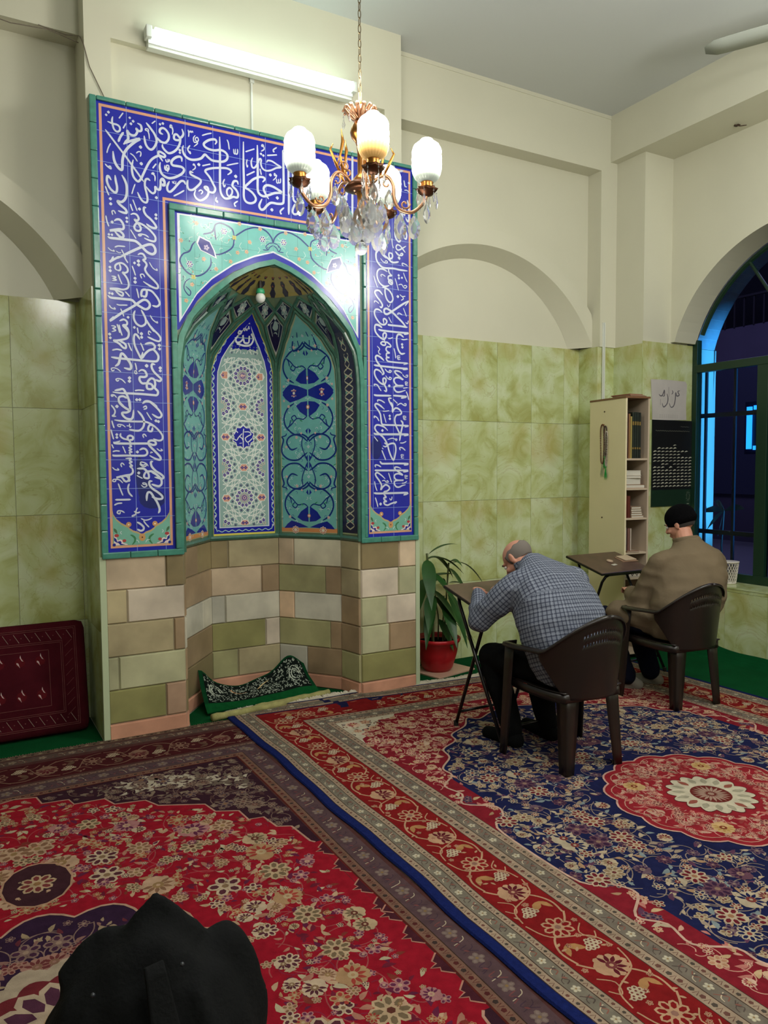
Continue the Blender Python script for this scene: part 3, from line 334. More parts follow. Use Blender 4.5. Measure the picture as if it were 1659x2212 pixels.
TRACE = '''{"teal":[["3",0.1148,2.123,0.1709,2.088,0.2056,2.022,0.1949,1.958,0.1495,1.91,0.1121,1.891],["3",0.1121,1.891,0.0561,1.892,0.0133,1.872,-0.0107,1.844],["3",0.0053,1.836,0.0481,1.872,0.1121,1.891,0.1682,1.869,0.1842,1.828,0.1468,1.78,0.0934,1.793],["2",0.0481,1.872,0.0561,1.822,0.0454,1.773,0.008,1.691],["3",0.2323,1.876,0.2136,1.852,0.2296,1.795,0.2216,1.746,0.1655,1.706,0.0908,1.703,0.0454,1.732,0.008,1.757],["2",0.0053,2.029,0.0401,2.003,0.0961,2.009,0.1415,1.967,0.1869,1.934],["2",0.1869,1.934,0.1602,1.959,0.1495,2.0],["2",0.0961,2.009,0.1148,2.033,0.1415,2.016,0.1228,1.992],["2",0.2323,1.876,0.1949,1.885,0.1869,1.901],["f",0.0053,2.208,0.0614,2.238,0.1549,2.25,0.2003,2.22,0.2163,2.187,0.1896,2.156,0.1522,2.129,0.0774,2.148,0.0053,2.176],["f",0.0053,2.135,0.0587,2.129,0.1015,2.103,0.0694,2.059,0.008,2.02],["f",0.0027,1.938,0.024,1.917,0.008,1.893],["f",0.0053,1.741,0.0267,1.716,0.0053,1.687]],"span":[["3",0.002,3.11,0.012,3.145,0.053,3.183,0.116,3.193,0.18,3.172,0.226,3.141,0.264,3.112],["2",0.002,3.094,0.024,3.08,0.037,3.061,0.073,3.058],["2",0.002,3.11,0.025,3.105,0.051,3.08,0.037,3.061],["3",0.264,3.112,0.274,3.156,0.312,3.178,0.359,3.185,0.388,3.163,0.387,3.112,0.382,3.077],["3",0.388,3.163,0.407,3.123,0.465,3.101],["3",0.264,3.112,0.272,3.054,0.31,3.017,0.367,2.989,0.405,2.99],["3",0.419,2.966,0.419,2.918,0.452,2.87,0.501,2.841,0.551,2.846,0.591,2.877,0.612,2.923,0.592,2.964,0.552,2.986,0.533,3.027,0.513,3.051],["2",0.551,2.82,0.581,2.796,0.59,2.753,0.56,2.715,0.55,2.741,0.58,2.77],["f",0.39,2.971,0.401,3.011,0.425,3.057,0.484,3.077,0.498,3.04,0.478,3.003,0.439,2.99]],"spanF":[[0.33000000000000007,3.138],[0.07400000000000007,3.124],[0.552,2.907],[0.18300000000000027,3.03],[0.2629999999999999,3.108],[0.5310000000000001,2.831],[0.08900000000000019,3.187],[0.24299999999999988,3.017],[0.5790000000000002,2.682],[0.54,2.784],[0.4630000000000001,2.949],[0.16100000000000003,3.094],[0.29000000000000004,2.955],[0.38500000000000023,2.897],[0.6030000000000002,3.044],[0.2270000000000003,3.2],[0.5049999999999999,3.162]],"allah":[["3",-0.0858,2.621,-0.0563,2.618,-0.059,2.603,-0.0831,2.608,-0.0804,2.62],["2",-0.0482,2.64,-0.0295,2.624,-0.0268,2.64,-0.0107,2.627,-0.008,2.644],["3",-0.0054,2.655,0.008,2.636],["4",-0.0777,2.588,-0.0884,2.564,-0.0724,2.546,-0.0456,2.552,-0.0241,2.571,-0.008,2.548,0.0268,2.552,0.0241,2.596],["4",-0.0241,2.571,-0.0348,2.597],["4",0.0375,2.61,0.0643,2.577,0.0456,2.538,-0.0054,2.528,-0.0724,2.539],["2",-0.0992,2.574,-0.0804,2.581]],"rahim":[["3",0.008,1.91,0.0429,1.91,0.059,1.893,0.0348,1.88,0.0134,1.861,0.0322,1.835,0.067,1.863],["3",0.0027,1.933,-0.0027,1.88,-0.0027,1.792],["3",-0.0724,1.891,-0.0563,1.915,-0.0429,1.903],["3",-0.075,1.86,-0.0536,1.848,-0.0375,1.87,-0.0107,1.897],["3",-0.0348,1.879,-0.0107,1.861,0.0,1.835],["2",-0.0322,1.826,-0.0134,1.828],["2",0.0322,1.837,0.0429,1.811]],"poster":[["4",5.515,2.279,5.532,2.265,5.558,2.269,5.575,2.297,5.585,2.315,5.586,2.269,5.563,2.263],["3",5.533,2.235,5.534,2.182],["3",5.64,2.347,5.646,2.258],["4",5.619,2.287,5.633,2.245,5.621,2.197,5.578,2.167,5.558,2.201],["3",5.687,2.319,5.697,2.302,5.681,2.282],["4",5.79,2.318,5.761,2.311,5.782,2.281,5.749,2.271,5.734,2.3,5.729,2.237,5.71,2.182,5.675,2.168,5.649,2.204]]}'''
# ================================================================== ROOM SHELL
def tiled(name, fn, u0, u1, v0, v1, uj, vj, parent=None, gap=0.0022, nrm=None, th=0.012):
    """marble slabs in a grid: fn(u,v,d) -> xyz ; joints at uj (offset,width) and vj list"""
    us = [u0]; x = uj[0]
    while x > u0: x -= uj[1]
    while x < u1-1e-6:
        if x > u0+1e-6: us.append(x)
        x += uj[1]
    us.append(u1)
    vs_ = [v0]+[v for v in vj if v0 < v < v1]+[v1]
    V = []; F = []; T = []; k = 0
    for i in range(len(us)-1):
        for j in range(len(vs_)-1):
            a, b, c, d = us[i]+gap/2, us[i+1]-gap/2, vs_[j]+gap/2, vs_[j+1]-gap/2
            if b <= a or d <= c: continue
            for (p, q) in ((a, c), (b, c), (b, d), (a, d)):
                V.append(fn(p, q, th)); T.append((p-us[i] if us[i] > u0 else p-us[i+1]+uj[1], q-vs_[j], 0.37*(j % 2)+0.09*(i % 3)))
            for (p, q) in ((a, c), (b, c), (b, d), (a, d)):
                V.append(fn(p, q, 0)); T.append((p-us[i], q-vs_[j], 0))
            F += [(k, k+1, k+2, k+3), (k, k+4, k+5, k+1), (k+1, k+5, k+6, k+2), (k+2, k+6, k+7, k+3), (k+3, k+7, k+4, k)]; k += 8
    o = obj(name, V, F, marble, parent)
    bm = bmesh.new(); bm.from_mesh(o.data); bmesh.ops.recalc_face_normals(bm, faces=bm.faces); bm.to_mesh(o.data); bm.free()
    at = o.data.attributes.new('tile', 'FLOAT_VECTOR', 'POINT'); at.data.foreach_set('vector', np.array(T, np.float32).ravel())
    return o
DZ = 2.715; VJ = [0.66, 1.355, 2.03]
YB, YU, YBM, CZ, SB = 5.28, 5.19, 5.03, 4.75, 4.26
XL, XR, YR = -4.0, 5.675, -4.2
struct(MB().box(XL-.2, 6.3, YR-.2, 5.6, -0.12, -0.004).build('floor', plaster))
struct(MB().box(XL-.2, 6.3, YR-.2, 5.6, CZ, CZ+.15).build('ceiling', ceiling_m))
struct(MB().box(XL-.2, XL, YR, 5.5, 0, CZ).build('wall_left', plaster))
struct(MB().box(XL, 6.2, YR-.2, YR, 0, CZ).build('wall_rear', plaster))
# back wall behind everything (the lunettes are its plaster, the dado its marble)
wb = struct(MB().box(XL, .80, YB, YB+.3, 0, CZ).build('wall_back', plaster)); struct(MB().box(2.99, 5.7, YB, YB+.3, 0, CZ).build('wall_back', plaster)); struct(MB().box(.80, 2.99, YB, YB+.3, 3.0, CZ).box(.80, 2.99, 5.44, 5.58, 0, 3.0).build('wall_back', plaster))
ARC_R, ARC_DZ, HWA = 1.335, 2.135, 1.2
def arch_wall(x0, x1, cx, name):
    mb = MB(); n = 64
    xs = sorted(set([x0+(x1-x0)*i/n for i in range(n+1)]+[max(x0, cx-HWA), min(x1, cx+HWA)]))
    def az(x, r=ARC_R):
        d = abs(x-cx)
        return DZ if d >= HWA else ARC_DZ+math.sqrt(max(0, r*r-d*d))
    for a, b in zip(xs[:-1], xs[1:]):
        za, zb = az(a), az(b)
        mb.add([(a, YU, za), (b, YU, zb), (b, YU, SB), (a, YU, SB), (a, YB, za), (b, YB, zb)], [(0, 1, 2, 3), (0, 4, 5, 1)])
    return mb, az
for nm, x0, x1, cx in (('trim_1', 3.0, 5.125, 3.93), ('trim_2', XL, 0.775, -0.425)):
    mb, az = arch_wall(x0, x1, cx, nm); a = struct(mb.build(nm, plaster)); a['label'] = 'cream plaster wall over the blind arch'
    # raised arch band
    bd = MB(); nn = 60; f = YU-.065
    t0, t1 = -1.12, 1.12; prev = None
    for i in range(nn+1):
        t = t0+(t1-t0)*i/nn; s_, c_ = math.sin(t), math.cos(t)
        ro = 1.475; ri = ARC_R
        pi_ = (cx+ri*s_, ARC_DZ+ri*c_); po = (cx+ro*s_*1.0, ARC_DZ+ro*c_)
        def clampx(p, q):
            if p[0] > x1: return (x1, p[1])
            return p
        pi_ = (min(max(pi_[0], x0), x1), max(pi_[1], DZ)); po = (min(max(po[0], x0), x1), max(po[1], DZ))
        if prev:
            (ia, oa) = prev
            bd.add([(ia[0], f, ia[1]), (pi_[0], f, pi_[1]), (po[0], f, po[1]), (oa[0], f, oa[1]), (ia[0], YU, ia[1]), (pi_[0], YU, pi_[1]), (po[0], YU, po[1]), (oa[0], YU, oa[1])],
                   [(0, 1, 2, 3), (0, 4, 5, 1), (3, 2, 6, 7)])
        prev = (pi_, po)
    b_ = bd.build(nm.replace('1', '3').replace('2', '4'), plaster); struct(b_)
    sp_ = MB(); r2b, z2b = 1.146, 2.244; k_ = 48      # splayed reveal down to the lunette
    for i in range(k_):
        q = []
        for j in (i, i+1):
            w_ = -1+2*j/k_; t = w_*1.117; t2 = w_*1.148
            q.append(((min(max(cx+ARC_R*math.sin(t), x0), x1), max(ARC_DZ+ARC_R*math.cos(t), DZ)), (min(max(cx+r2b*math.sin(t2), x0), x1), max(z2b+r2b*math.cos(t2), DZ))))
        (fa, ba), (fb, bb2) = q
        sp_.add([(fa[0], f, fa[1]), (fb[0], f, fb[1]), (bb2[0], YB-.001, bb2[1]), (ba[0], YB-.001, ba[1])], [(0, 1, 2, 3)])
    struct(sp_.build('trim_13' if nm == 'trim_1' else 'trim_14', plaster, smooth=True))
tiled('wall_back_dado', lambda u, v, d: (u, YB-d, v), 3.0, 5.106, 0, DZ, (3.385, .384), VJ)['kind'] = 'structure'
tiled('wall_back_dado', lambda u, v, d: (u, YB-d, v), XL, 0.775, 0, DZ, (.36, .384), VJ)['kind'] = 'structure'
# beam over the back wall and pillar that carries the niche
struct(MB().box(XL, .775, YBM, YB, SB, CZ).box(2.94, 5.9, YBM, YB, SB, CZ).build('trim_5', plaster))
YP = 4.85
pl = MB()
pl.box(.775, 2.94, YP+.05, YB, 3.0, CZ)
# face of the pillar with a shallow sunk panel
rx0, rx1, rz0, rz1 = .925, 2.80, 3.76, 4.20
for (a, b, c, d) in ((.775, rx0, 3.0, CZ), (rx1, 2.94, 3.0, CZ), (rx0, rx1, rz1, CZ)):
    pl.box(a, b, YP, YP+.05, c, d)
struct(pl.build('trim_6', plaster))
# corner column with its marble foot, side wall, side beam
YN = 4.71; XC = 5.32; XW = 5.966
struct(MB().box(5.125, XC, YBM+.0, YB, DZ, SB).box(XC, 5.9, YN, YB, DZ, 4.35).build('trim_7', plaster))
tiled('wall_right_dado', lambda u, v, d: (u, YBM+.02-d, v), 5.106, 5.322, 0, DZ, (5.106, .4), VJ)['kind'] = 'structure'
tiled('wall_right_dado', lambda u, v, d: (5.118-d, u, v), YBM+.01, YB, 0, DZ, (YBM-.1, .4), VJ)['kind'] = 'structure'
tiled('wall_right_dado', lambda u, v, d: (XC+.002-d, u, v), YN-.01, YBM+.01, 0, DZ, (YN, .4), VJ)['kind'] = 'structure'
tiled('wall_right_dado', lambda u, v, d: (u, YN+.002-d, v), XC-.01, XW+.02, 0, DZ+.02, (XC+.30, .384), [z+.02 for z in VJ])['kind'] = 'structure'
struct(MB().box(XC+.01, 6.3, YN+.004, YB, 0, DZ).build('wall_right_core', plaster))
struct(MB().box(5.235, 5.9, YR, YBM, 4.35, CZ).build('trim_8', plaster))
# side wall with the arched window opening
AY, AZ, AR, AH, WB = 3.55, 2.395, 1.175, 1.12, 0.62
XO = 6.27
mb = MB(); ys = sorted(set([YN+(2.43-YN)*i/64 for i in range(65)]+[AY+AH, AY-AH]))
def waz(y):
    d = abs(y-AY); return 2.745 if d >= AH else AZ+math.sqrt(AR*AR-d*d)
for a, b in zip(ys[:-1], ys[1:]):
    za, zb = waz(a), waz(b)
    mb.add([(XR, a, za), (XR, b, zb), (XR, b, 4.35), (XR, a, 4.35), (XW, a, za), (XW, b, zb)], [(0, 1, 2, 3), (0, 4, 5, 1)])
mb.box(XR, XW, YR, 2.43, 0, 4.35)
struct(mb.build('wall_right', plaster))
tiled('wall_right_dado', lambda u, v, d: (XR+.004-d, u, v), 2.43, YN-.012, 0, WB, (4.10, .384), [.58], th=.012)['kind'] = 'structure'
struct(MB().box(XR+.004, XW+.05, 2.43, YN, 0, WB-.012).build('wall_right_sill', plaster))
tiled('window_sill', lambda u, v, d: (v, u, WB-.012+d), 2.43, YN-.012, XR-.012, XW, (4.10, .384), [])['kind'] = 'structure'
# ---- window
wf = MB(); fx0, fx1 = XW, XW+.05
def bar(y0, y1, z0, z1, dx=0.0): wf.box(fx0-dx, fx1, min(y0, y1), max(y0, y1), z0, z1, b=.004)
bar(YN-.012, YN-.065, WB, 2.78, .01)
bar(2.43, 2.49, WB, 2.78, .01)
bar(YN-.03, 2.45, WB, WB+.075, .012)
bar(YN-.03, 2.45, 2.485, 2.555, .012)
for y in (4.0, 3.24): bar(y-.05, y+.05, WB+.05, 2.5, .008)
arcp = [(fx0+.025, AY+(AR-.02)*math.sin(t), AZ+(AR-.02)*math.cos(t)) for t in [(-1.19+2.38*i/40) for i in range(41)]]
wf.tube(arcp, .022, 6)
for ang in (-.56, .56, 0):
    wf.tube([(fx0+.02, AY+.22*math.sin(-ang), 2.52+.1), (fx0+.02, AY+(AR-.02)*math.sin(-ang), AZ+(AR-.02)*math.cos(ang))], .014, 6)
wfo = struct(wf.build('window_1', gframe)); wfo['label'] = 'dark green metal frame of the arched window'
gm = mat('window_glass', (235, 240, 245), 0.02, spec=0.5, trans=1.0)
gm.node_tree.nodes['Principled BSDF'].inputs['IOR'].default_value = 1.02
gl = MB(); poly = [(YN-.03, WB+.04)]+[(AY+(AR-.01)*math.sin(t), AZ+(AR-.01)*math.cos(t)) for t in [1.24-2.48*i/40 for i in range(41)]]+[(2.45, WB+.04)]
gl.add([(XW+.028, y, z) for y, z in poly], [list(range(len(poly)))])
struct(gl.build('glass', gm, wfo))
# ---- brick faced reveal outside, lit by the shop sign
revm = mat('outer_brick_reveal', (196, 200, 204), 0.7, var=.06, vscale=20)
rv = MB(); ro = AR+.03
def rev(pa, pb):
    rv.add([(XW+.05, *pa), (XW+.05, *pb), (XO, *pb), (XO, *pa)], [(0, 1, 2, 3)])
# tiles of the reveal, one strip per course with mortar gaps
zc = WB-.1
while zc < 2.66:
    rev((YN+.005, zc+.004), (YN+.005, min(zc+.082, 2.68))); zc += .09
t = 1.30
while t > -1.30:
    t2 = t-.075
    rev((AY+ro*math.sin(t-.004), AZ+ro*math.cos(t-.004)), (AY+ro*math.sin(t2), AZ+ro*math.cos(t2))); t = t2
rvo = struct(rv.build('trim_9', revm))
mort = MB().box(XW+.05, XO, YN+.008, YN+.2, 0, 2.7)
for i in range(40):
    a, b = -1.3+2.6*i/40, -1.3+2.6*(i+1)/40; q = ro+.004
    mort.add([(XW+.05, AY+q*math.sin(a), AZ+q*math.cos(a)), (XW+.05, AY+q*math.sin(b), AZ+q*math.cos(b)), (XO, AY+q*math.sin(b), AZ+q*math.cos(b)), (XO, AY+q*math.sin(a), AZ+q*math.cos(a))], [(0, 1, 2, 3)])
struct(mort.build('trim_10', mat('mortar', (228, 232, 236), .8)))
# outer skin of the wall so no sky shows around the reveal
os_ = MB(); yy = [2.0+(5.6-2.0)*i/60 for i in range(61)]
for a, b in zip(yy[:-1], yy[1:]):
    def zz(y): 
        d = abs(y-AY); return WB if d > 1.165 else AZ+math.sqrt(max(0, ro*ro-d*d))
    za, zb = zz(a), zz(b)
    if za == WB and zb == WB: za = zb = 0
    os_.add([(XO, a, za), (XO, b, zb), (XO, b, 4.9), (XO, a, 4.9)], [(0, 1, 2, 3)])
struct(os_.build('wall_right_outside', mat('outer_wall', (120, 120, 126), .8)))
# ---- window grille
g = MB()
for y in (4.66, 4.36, 4.06, 3.76, 3.46, 3.16): g.box(6.10, 6.118, y-.012, y+.012, WB, 2.5)
for z in (1.03, 2.10): g.box(6.098, 6.112, 2.45, YN, z-.02, z+.02)
tag(g.build('window_grille', mat('grille_iron', (34, 44, 62), .5)), 'dark iron grille bars outside the arched window', 'grille')
# ---- alley outside: dark facade with a balcony rail and a lit sign
fac = empty('building', (10.2, 5.0, 0)); tag(fac, 'dark building across the alley seen through the arched window', 'building')
fm = mat('dark_facade', (82, 76, 92), .9, var=.1, vscale=2)
P = lambda o: (o.matrix_world.translation)
MB().box(0, .3, -9, 8, -2.0, 3.7).box(.9, 1.2, -9, 8, 3.7, 8).build('wall', fm, fac)
rl = MB().box(-.02, .02, -9, 8, 4.12, 4.15)
y = -8.8
while y < 8: rl.box(-.01, .01, y, y+.025, 3.7, 4.13); y += .16
rl.build('balcony_rail', mat('rail_iron', (30, 28, 34), .6), fac)
MB().box(-.02, 0, 1.9, 3.4, 1.2, 3.2).build('shutter', mat('shutter_grey', (52, 56, 78), .7), fac)
sgn = empty('illuminated_sign', (9.5, 6.6, 2.15)); tag(sgn, 'blue square-bracket shaped shop sign glowing outside the window', 'sign')
MB().box(.03, .09, -1.9, .12, -.36, .36).build('panel', mat('sign_panel', (10, 12, 40), .5), sgn)
e = MB()
e.box(.0, .02, .00, .075, -.29, .29); ledm = mat('blue_led', (10, 30, 80), .5, emit=(30, 140, 255), estr=2.2); e.build('led_strip', ledm, sgn)
for i in range(14):
    yy_ = -.03-.115*i
    for z in (-.275, .275): MB().box(.0, .02, yy_-.055, yy_, z-.028, z+.028).build('led_segment', ledm, sgn)
# ---- plant outside the window
ol = MB()
for (a, l) in ((0.3, .26), (1.0, .2), (-.5, .22), (2.6, .24), (-1.2, .18)):
    pts = [(0, l*t*math.cos(a), .0+l*t*math.sin(a)-.2*t*t*l*2) for t in (0, .25, .5, .75, 1)]
    for i in range(4):
        w0 = .03*math.sin(pi*(i+.01)/4); w1 = .03*math.sin(pi*(i+1)/4)
        p, q = pts[i], pts[i+1]
        ol.add([(0, p[1], p[2]-w0), (0, q[1], q[2]-w1), (.01, q[1], q[2]+w1), (.01, p[1], p[2]+w0)], [(0, 1, 2, 3)])
ot = empty('outdoor_plant', (6.2, 4.52, .5)); tag(ot, 'dark leafy twig standing outside behind the window pane', 'plant')
lf = ol.build('leaves', mat('outdoor_leaf', (20, 34, 36), .6), ot); lf.location = (0, 0, .72)
MB().tube([(0, 0, 0), (0, .02, .4), (0, 0, .74)], .008, 6).build('stem', mat('outdoor_leaf'), ot)
MB().lathe([(.05, 0), (.09, .0), (.11, .16), (.10, .16), (.09, .14), (0, .14)], 16).build('pot', mat('outdoor_pot', (60, 60, 66), .7), ot)
struct(MB().box(XO, 10.2, 1.5, 9, .3, .49).build('trim_11', mat('outer_ledge', (70, 70, 76), .9)))
# ---- cornice line at the ceiling, cracks of plaster, thin conduits
struct(MB().box(2.94, 5.235, YBM-.006, YBM, CZ-.03, CZ).build('trim_12', plaster))
# green wall-to-wall carpet that climbs a little at the right wall
def cz(x, y):
    if x < 5.52: return .004
    t = (x-5.52)/.14; return .004+(.085+.03*math.sin(3.1*y+.6)+.014*math.sin(9*y))*t*t
cp = MB(); xs = [XL+.01, -1, 2.6, 5.2, 5.4, 5.5, 5.54, 5.57, 5.60, 5.63, 5.657]; n = 120
for j in range(n):
    y0, y1 = YR+.01+(YN-.03-YR)*j/n, YR+.01+(YN-.03-YR)*(j+1)/n
    for a, b in zip(xs[:-1], xs[1:]):
        cp.add([(a, y0, cz(a, y0)), (b, y0, cz(b, y0)), (b, y1, cz(b, y1)), (a, y1, cz(a, y1))], [(0, 1, 2, 3)])
for (a, b, y1) in ((XL+.01, .758, 5.262), (3.018, 5.10, 5.262), (5.10, 5.30, 5.03), (.758, 3.018, 4.73)):
    cp.add([(a, YN-.02, .004), (b, YN-.02, .004), (b, y1, .004), (a, y1, .004)], [(0, 1, 2, 3)])
cp.add([(1.285, 4.73, .004), (2.50, 4.73, .004), (2.462, 4.955, .004), (2.15, 5.372, .004), (1.636, 5.372, .004), (1.325, 4.955, .004)], [(0, 1, 2, 3, 4, 5)])
cpo = cp.build('green_carpet', felt, smooth=True)
tag(cpo, 'green wall-to-wall carpet under the rugs, curling up along the window wall', 'carpet')

# ================================================================== NICHE (mihrab)
MX, MY = 1.893, 4.75
PLN = [(1.264, 4.75), (1.305, 4.963), (1.625, 5.39), (2.161, 5.39), (2.481, 4.963), (2.522, 4.75)]
ZS = [2.2, 2.321, 2.454, 2.582, 2.671, 2.766, 2.846, 2.899, 2.935, 2.97]
HW = [.629, .622, .600, .541, .463, .367, .273, .185, .11, 0.0]
def kz(z): return float(np.interp(z, ZS, HW))/.629
def vs(s, z, d=0.0):
    """surface of the niche: s runs round its five faces, z up, d out of the wall"""
    i = min(max(int(math.floor(s)), 0), 4); t = s-i
    x = PLN[i][0]*(1-t)+PLN[i+1][0]*t; y = PLN[i][1]*(1-t)+PLN[i+1][1]*t; k = kz(z)
    x = MX+k*(x-MX); y = MY+k*(y-MY)
    n = Vector((MX-x, MY-.15-y, 0)); n.normalize()
    dz = -d*(1-k)*1.2
    return (x+n.x*d, y+n.y*d, z+dz)
TEAL = (112, 178, 174); NAVY = (22, 36, 140); WHT = (222, 228, 236); COB = (20, 30, 160); SAL = (222, 160, 132)
GRN = (52, 132, 112); CRM = (206, 196, 150); ORG = (222, 150, 70); DNV = (24, 26, 62); GRY = (170, 188, 180); YEL = (222, 210, 96)
mih = empty('prayer_niche', (MX, MY, 0)); tag(mih, 'tiled prayer niche with blue calligraphy frame and onyx block base', 'prayer niche')
def K(o):
    o.parent = mih; o.matrix_parent_inverse = Matrix.Translation((-MX, -MY, 0)); return o
# --- solid body behind the faces (front slab with arched opening, sides of green marble)
def hw_of(z): return float(np.interp(z, ZS, HW)) if z > 2.2 else .629
def zo_list(): return [1.12, 1.6, 2.2, 2.321, 2.39, 2.454, 2.52, 2.582, 2.63, 2.671, 2.72, 2.766, 2.81, 2.846, 2.875, 2.899, 2.92, 2.935, 2.955, 2.97]
YF = 4.75
X0, X1, ZT, ZB = .775, 3.0, 3.797, 1.12
core = MB()
zz_ = zo_list()
for a, b in zip(zz_[:-1], zz_[1:]):
    ha, hb = hw_of(a), hw_of(b)
    core.add([(X0, YF, a), (MX-ha, YF, a), (MX-hb, YF, b), (X0, YF, b)], [(0, 1, 2, 3)])
    core.add([(MX+ha, YF, a), (X1, YF, a), (X1, YF, b), (MX+hb, YF, b)], [(0, 1, 2, 3)])
core.add([(X0, YF, 2.97), (X1, YF, 2.97), (X1, YF, ZT), (X0, YF, ZT)], [(0, 1, 2, 3)])
core.add([(X0, YF, ZT), (X1, YF, ZT), (X1, 5.2, ZT), (X0, 5.2, ZT)], [(0, 1, 2, 3)])
core.add([(X1, YF, 0), (X1, 5.28, 0), (X1, 5.28, ZT), (X1, YF, ZT)], [(0, 1, 2, 3)])
core.add([(X0, YF, 0), (X0, 5.28, 0), (X0, 5.28, ZT), (X0, YF, ZT)], [(3, 2, 1, 0)])
K(core.build('surround', mat('pale_grout', (150, 170, 150), .5)))
# green marble cheek on the left side and plaster above
K(tiled('side_slab', lambda u, v, d: (X0-d, u, v), YF+.012, 5.27, 0, DZ, (YF+.012, .6), VJ))
K(MB().box(X0-.004, X0, YF+.04, 5.2, DZ, ZT).build('side_plaster', plaster))
K(tiled('side_slab', lambda u, v, d: (X1+d, u, v), YF+.012, 5.27, 0, DZ, (YF+.012, .6), VJ))
for a_, b_ in ((X0-.014, X0+.022), (X1-.02, X1+.014)): K(MB().box(a_, b_, YF-.012, YF+.014, 0, ZB).build('corner_strip', mat('pale_green_strip', (186, 200, 166), .35)))
# --- green glazed mouldings
gz = mat('green_glaze', (70, 136, 120), 0.16, spec=.5, var=.16, vscale=26, bump=.05, bscale=20)
gm_ = MB()
def mould(x0, x1, z0, z1, n=1, y0=YF-.022, vertical=True):
    L_ = (z1-z0) if vertical else (x1-x0); k = max(1, round(L_/.16))
    for i in range(k):
        if vertical: gm_.box(x0, x1, y0, YF, z0+L_*i/k+.001, z0+L_*(i+1)/k-.001, b=.006)
        else: gm_.box(x0+L_*i/k+.001, x0+L_*(i+1)/k-.001, y0, YF, z0, z1, b=.006)
mould(.775, .813, ZB, ZT); mould(2.965, 3.0, ZB, ZT)
mould(.813, 2.965, 3.774, ZT, vertical=False)
mould(.775, 1.264, ZB-.012, 1.146, vertical=False, y0=YF-.028); mould(2.522, 3.0, ZB-.012, 1.146, vertical=False, y0=YF-.028)
mould(1.215, 1.250, 1.146, 3.216, y0=YF-.03); mould(2.548, 2.573, 1.146, 3.216, y0=YF-.03)
mould(1.215, 2.573, 3.216, 3.255, vertical=False, y0=YF-.03)
K(gm_.build('green_moulding', gz))
# moulding round the mouth of the niche and ribs inside
rb = MB()
mouth = [(MX-hw_of(z)-.0, z) for z in zo_list()]+[(MX+hw_of(z), z) for z in zo_list()[::-1]][1:]
for i in range(len(mouth)-1):
    (ax_, az_), (bx_, bz_) = mouth[i], mouth[i+1]
    cxm, czm = MX, 2.2
    def outp(x, z):
        i_ = (x-MX); d = Vector((i_, 0, max(0, z-2.25)*.9)); d.normalize(); return (x+d.x*.034, z+d.z*.034)
    oa, ob = outp(ax_, az_), outp(bx_, bz_)
    y0, y1 = YF-.026, YF+.02
    rb.add([(ax_, y0, az_), (bx_, y0, bz_), (ob[0], y0, ob[1]), (oa[0], y0, oa[1]), (ax_, y1, az_), (bx_, y1, bz_), (ob[0], y1, ob[1]), (oa[0], y1, oa[1])],
           [(0, 1, 2, 3), (0, 4, 5, 1), (3, 2, 6, 7), (4, 7, 6, 5)])
K(rb.build('arch_moulding', gz))
# --- niche shell: tiled faces above, stone below
sh = MB()
def g_(u, v):
    return vs(u*5, 1.12+v*(2.968-1.12))
sh.grid(lambda u, v: vs(u*4.9999, 1.12+v*1.848), 60, 60)
K(sh.build('vault', mat('vault_ground', (110, 128, 100), .35, var=.1, vscale=8)))
rib = MB()
def ribline(pts, w=.013, h=.014, sub=8):
    P_ = []
    for (a, b) in zip(pts[:-1], pts[1:]):
        for j in range(sub): t = j/sub; P_.append((a[0]*(1-t)+b[0]*t, a[1]*(1-t)+b[1]*t))
    P_.append(pts[-1])
    q = [vs(s_, z_, .004) for s_, z_ in P_]
    rib.tube(q, w, 6)
gd = mat('green_glaze_rib', (66, 108, 92), .22, var=.15, vscale=26)
for i in range(6): ribline([(i, 1.12), (i, 1.8), (i, 2.43)], .016)
def arcpts(i, ap=2.749, spring=2.36):
    L_ = [(i+.035, 1.13), (i+.035, spring), (i+.07, 2.45), (i+.16, 2.56), (i+.30, 2.665), (i+.5, ap)]
    return L_
for i in range(5):
    a = arcpts(i)
    ribline(a, .011); ribline([(2*i+1-p[0], p[1]) for p in a], .011)
KN = {}
for i in range(0, 6):
    for sg in (-1, 1):
        pts = [(i, 2.43), (i+sg*.21, 2.674), (i, 2.762)]
        ok = lambda p: 0 <= p[0] <= 5
        for a, b in ((pts[0], pts[1]), (pts[1], pts[2]), (pts[1], (i+sg*.48, 2.776)), ((i+sg*.48, 2.776), (i+sg*.25, 2.82)), ((i+sg*.25, 2.82), (i, 2.762))):
            if ok(a) and ok(b): ribline([a, b], .011)
ribline([(i*.1, 1.135) for i in range(51)], .018, sub=1)
K(rib.build('green_ribs', gd))
# --- painted decoration of the inner faces
A = Art()
S5 = .536
def cell(pts, col, lay): A.poly(pts, col, lay)
def lensfill(i, inset, col, lay, ap=2.749, z0=1.16, spring=2.36):
    """pointed panel of face i"""
    dx = inset/S5
    L_ = [(i+.05+dx, z0+inset), (i+.05+dx, spring-.02), (i+.09+dx, 2.45-inset*.4), (i+.18+dx*.9, 2.555-inset*.7), (i+.32+dx*.6, 2.655-inset), (i+.5, ap-.012-inset*1.25)]
    R_ = [(2*i+1-p[0], p[1]) for p in L_[:-1]][::-1]
    # horizontal slices so that the panel follows the curve of the shell
    zs = sorted(set([p[1] for p in L_]+[z0+inset+(ap-z0-inset)*k/40 for k in range(41)])); zs = [z for z in zs if L_[0][1] <= z <= L_[-1][1]]
    def xl(z): return float(np.interp(z, [p[1] for p in L_], [p[0] for p in L_]))
    for a, b in zip(zs[:-1], zs[1:]):
        la, lb = xl(a), xl(b)
        A.poly([(la, a), (2*i+1-la, a), (2*i+1-lb, b), (lb, b)], col, lay)
    return L_
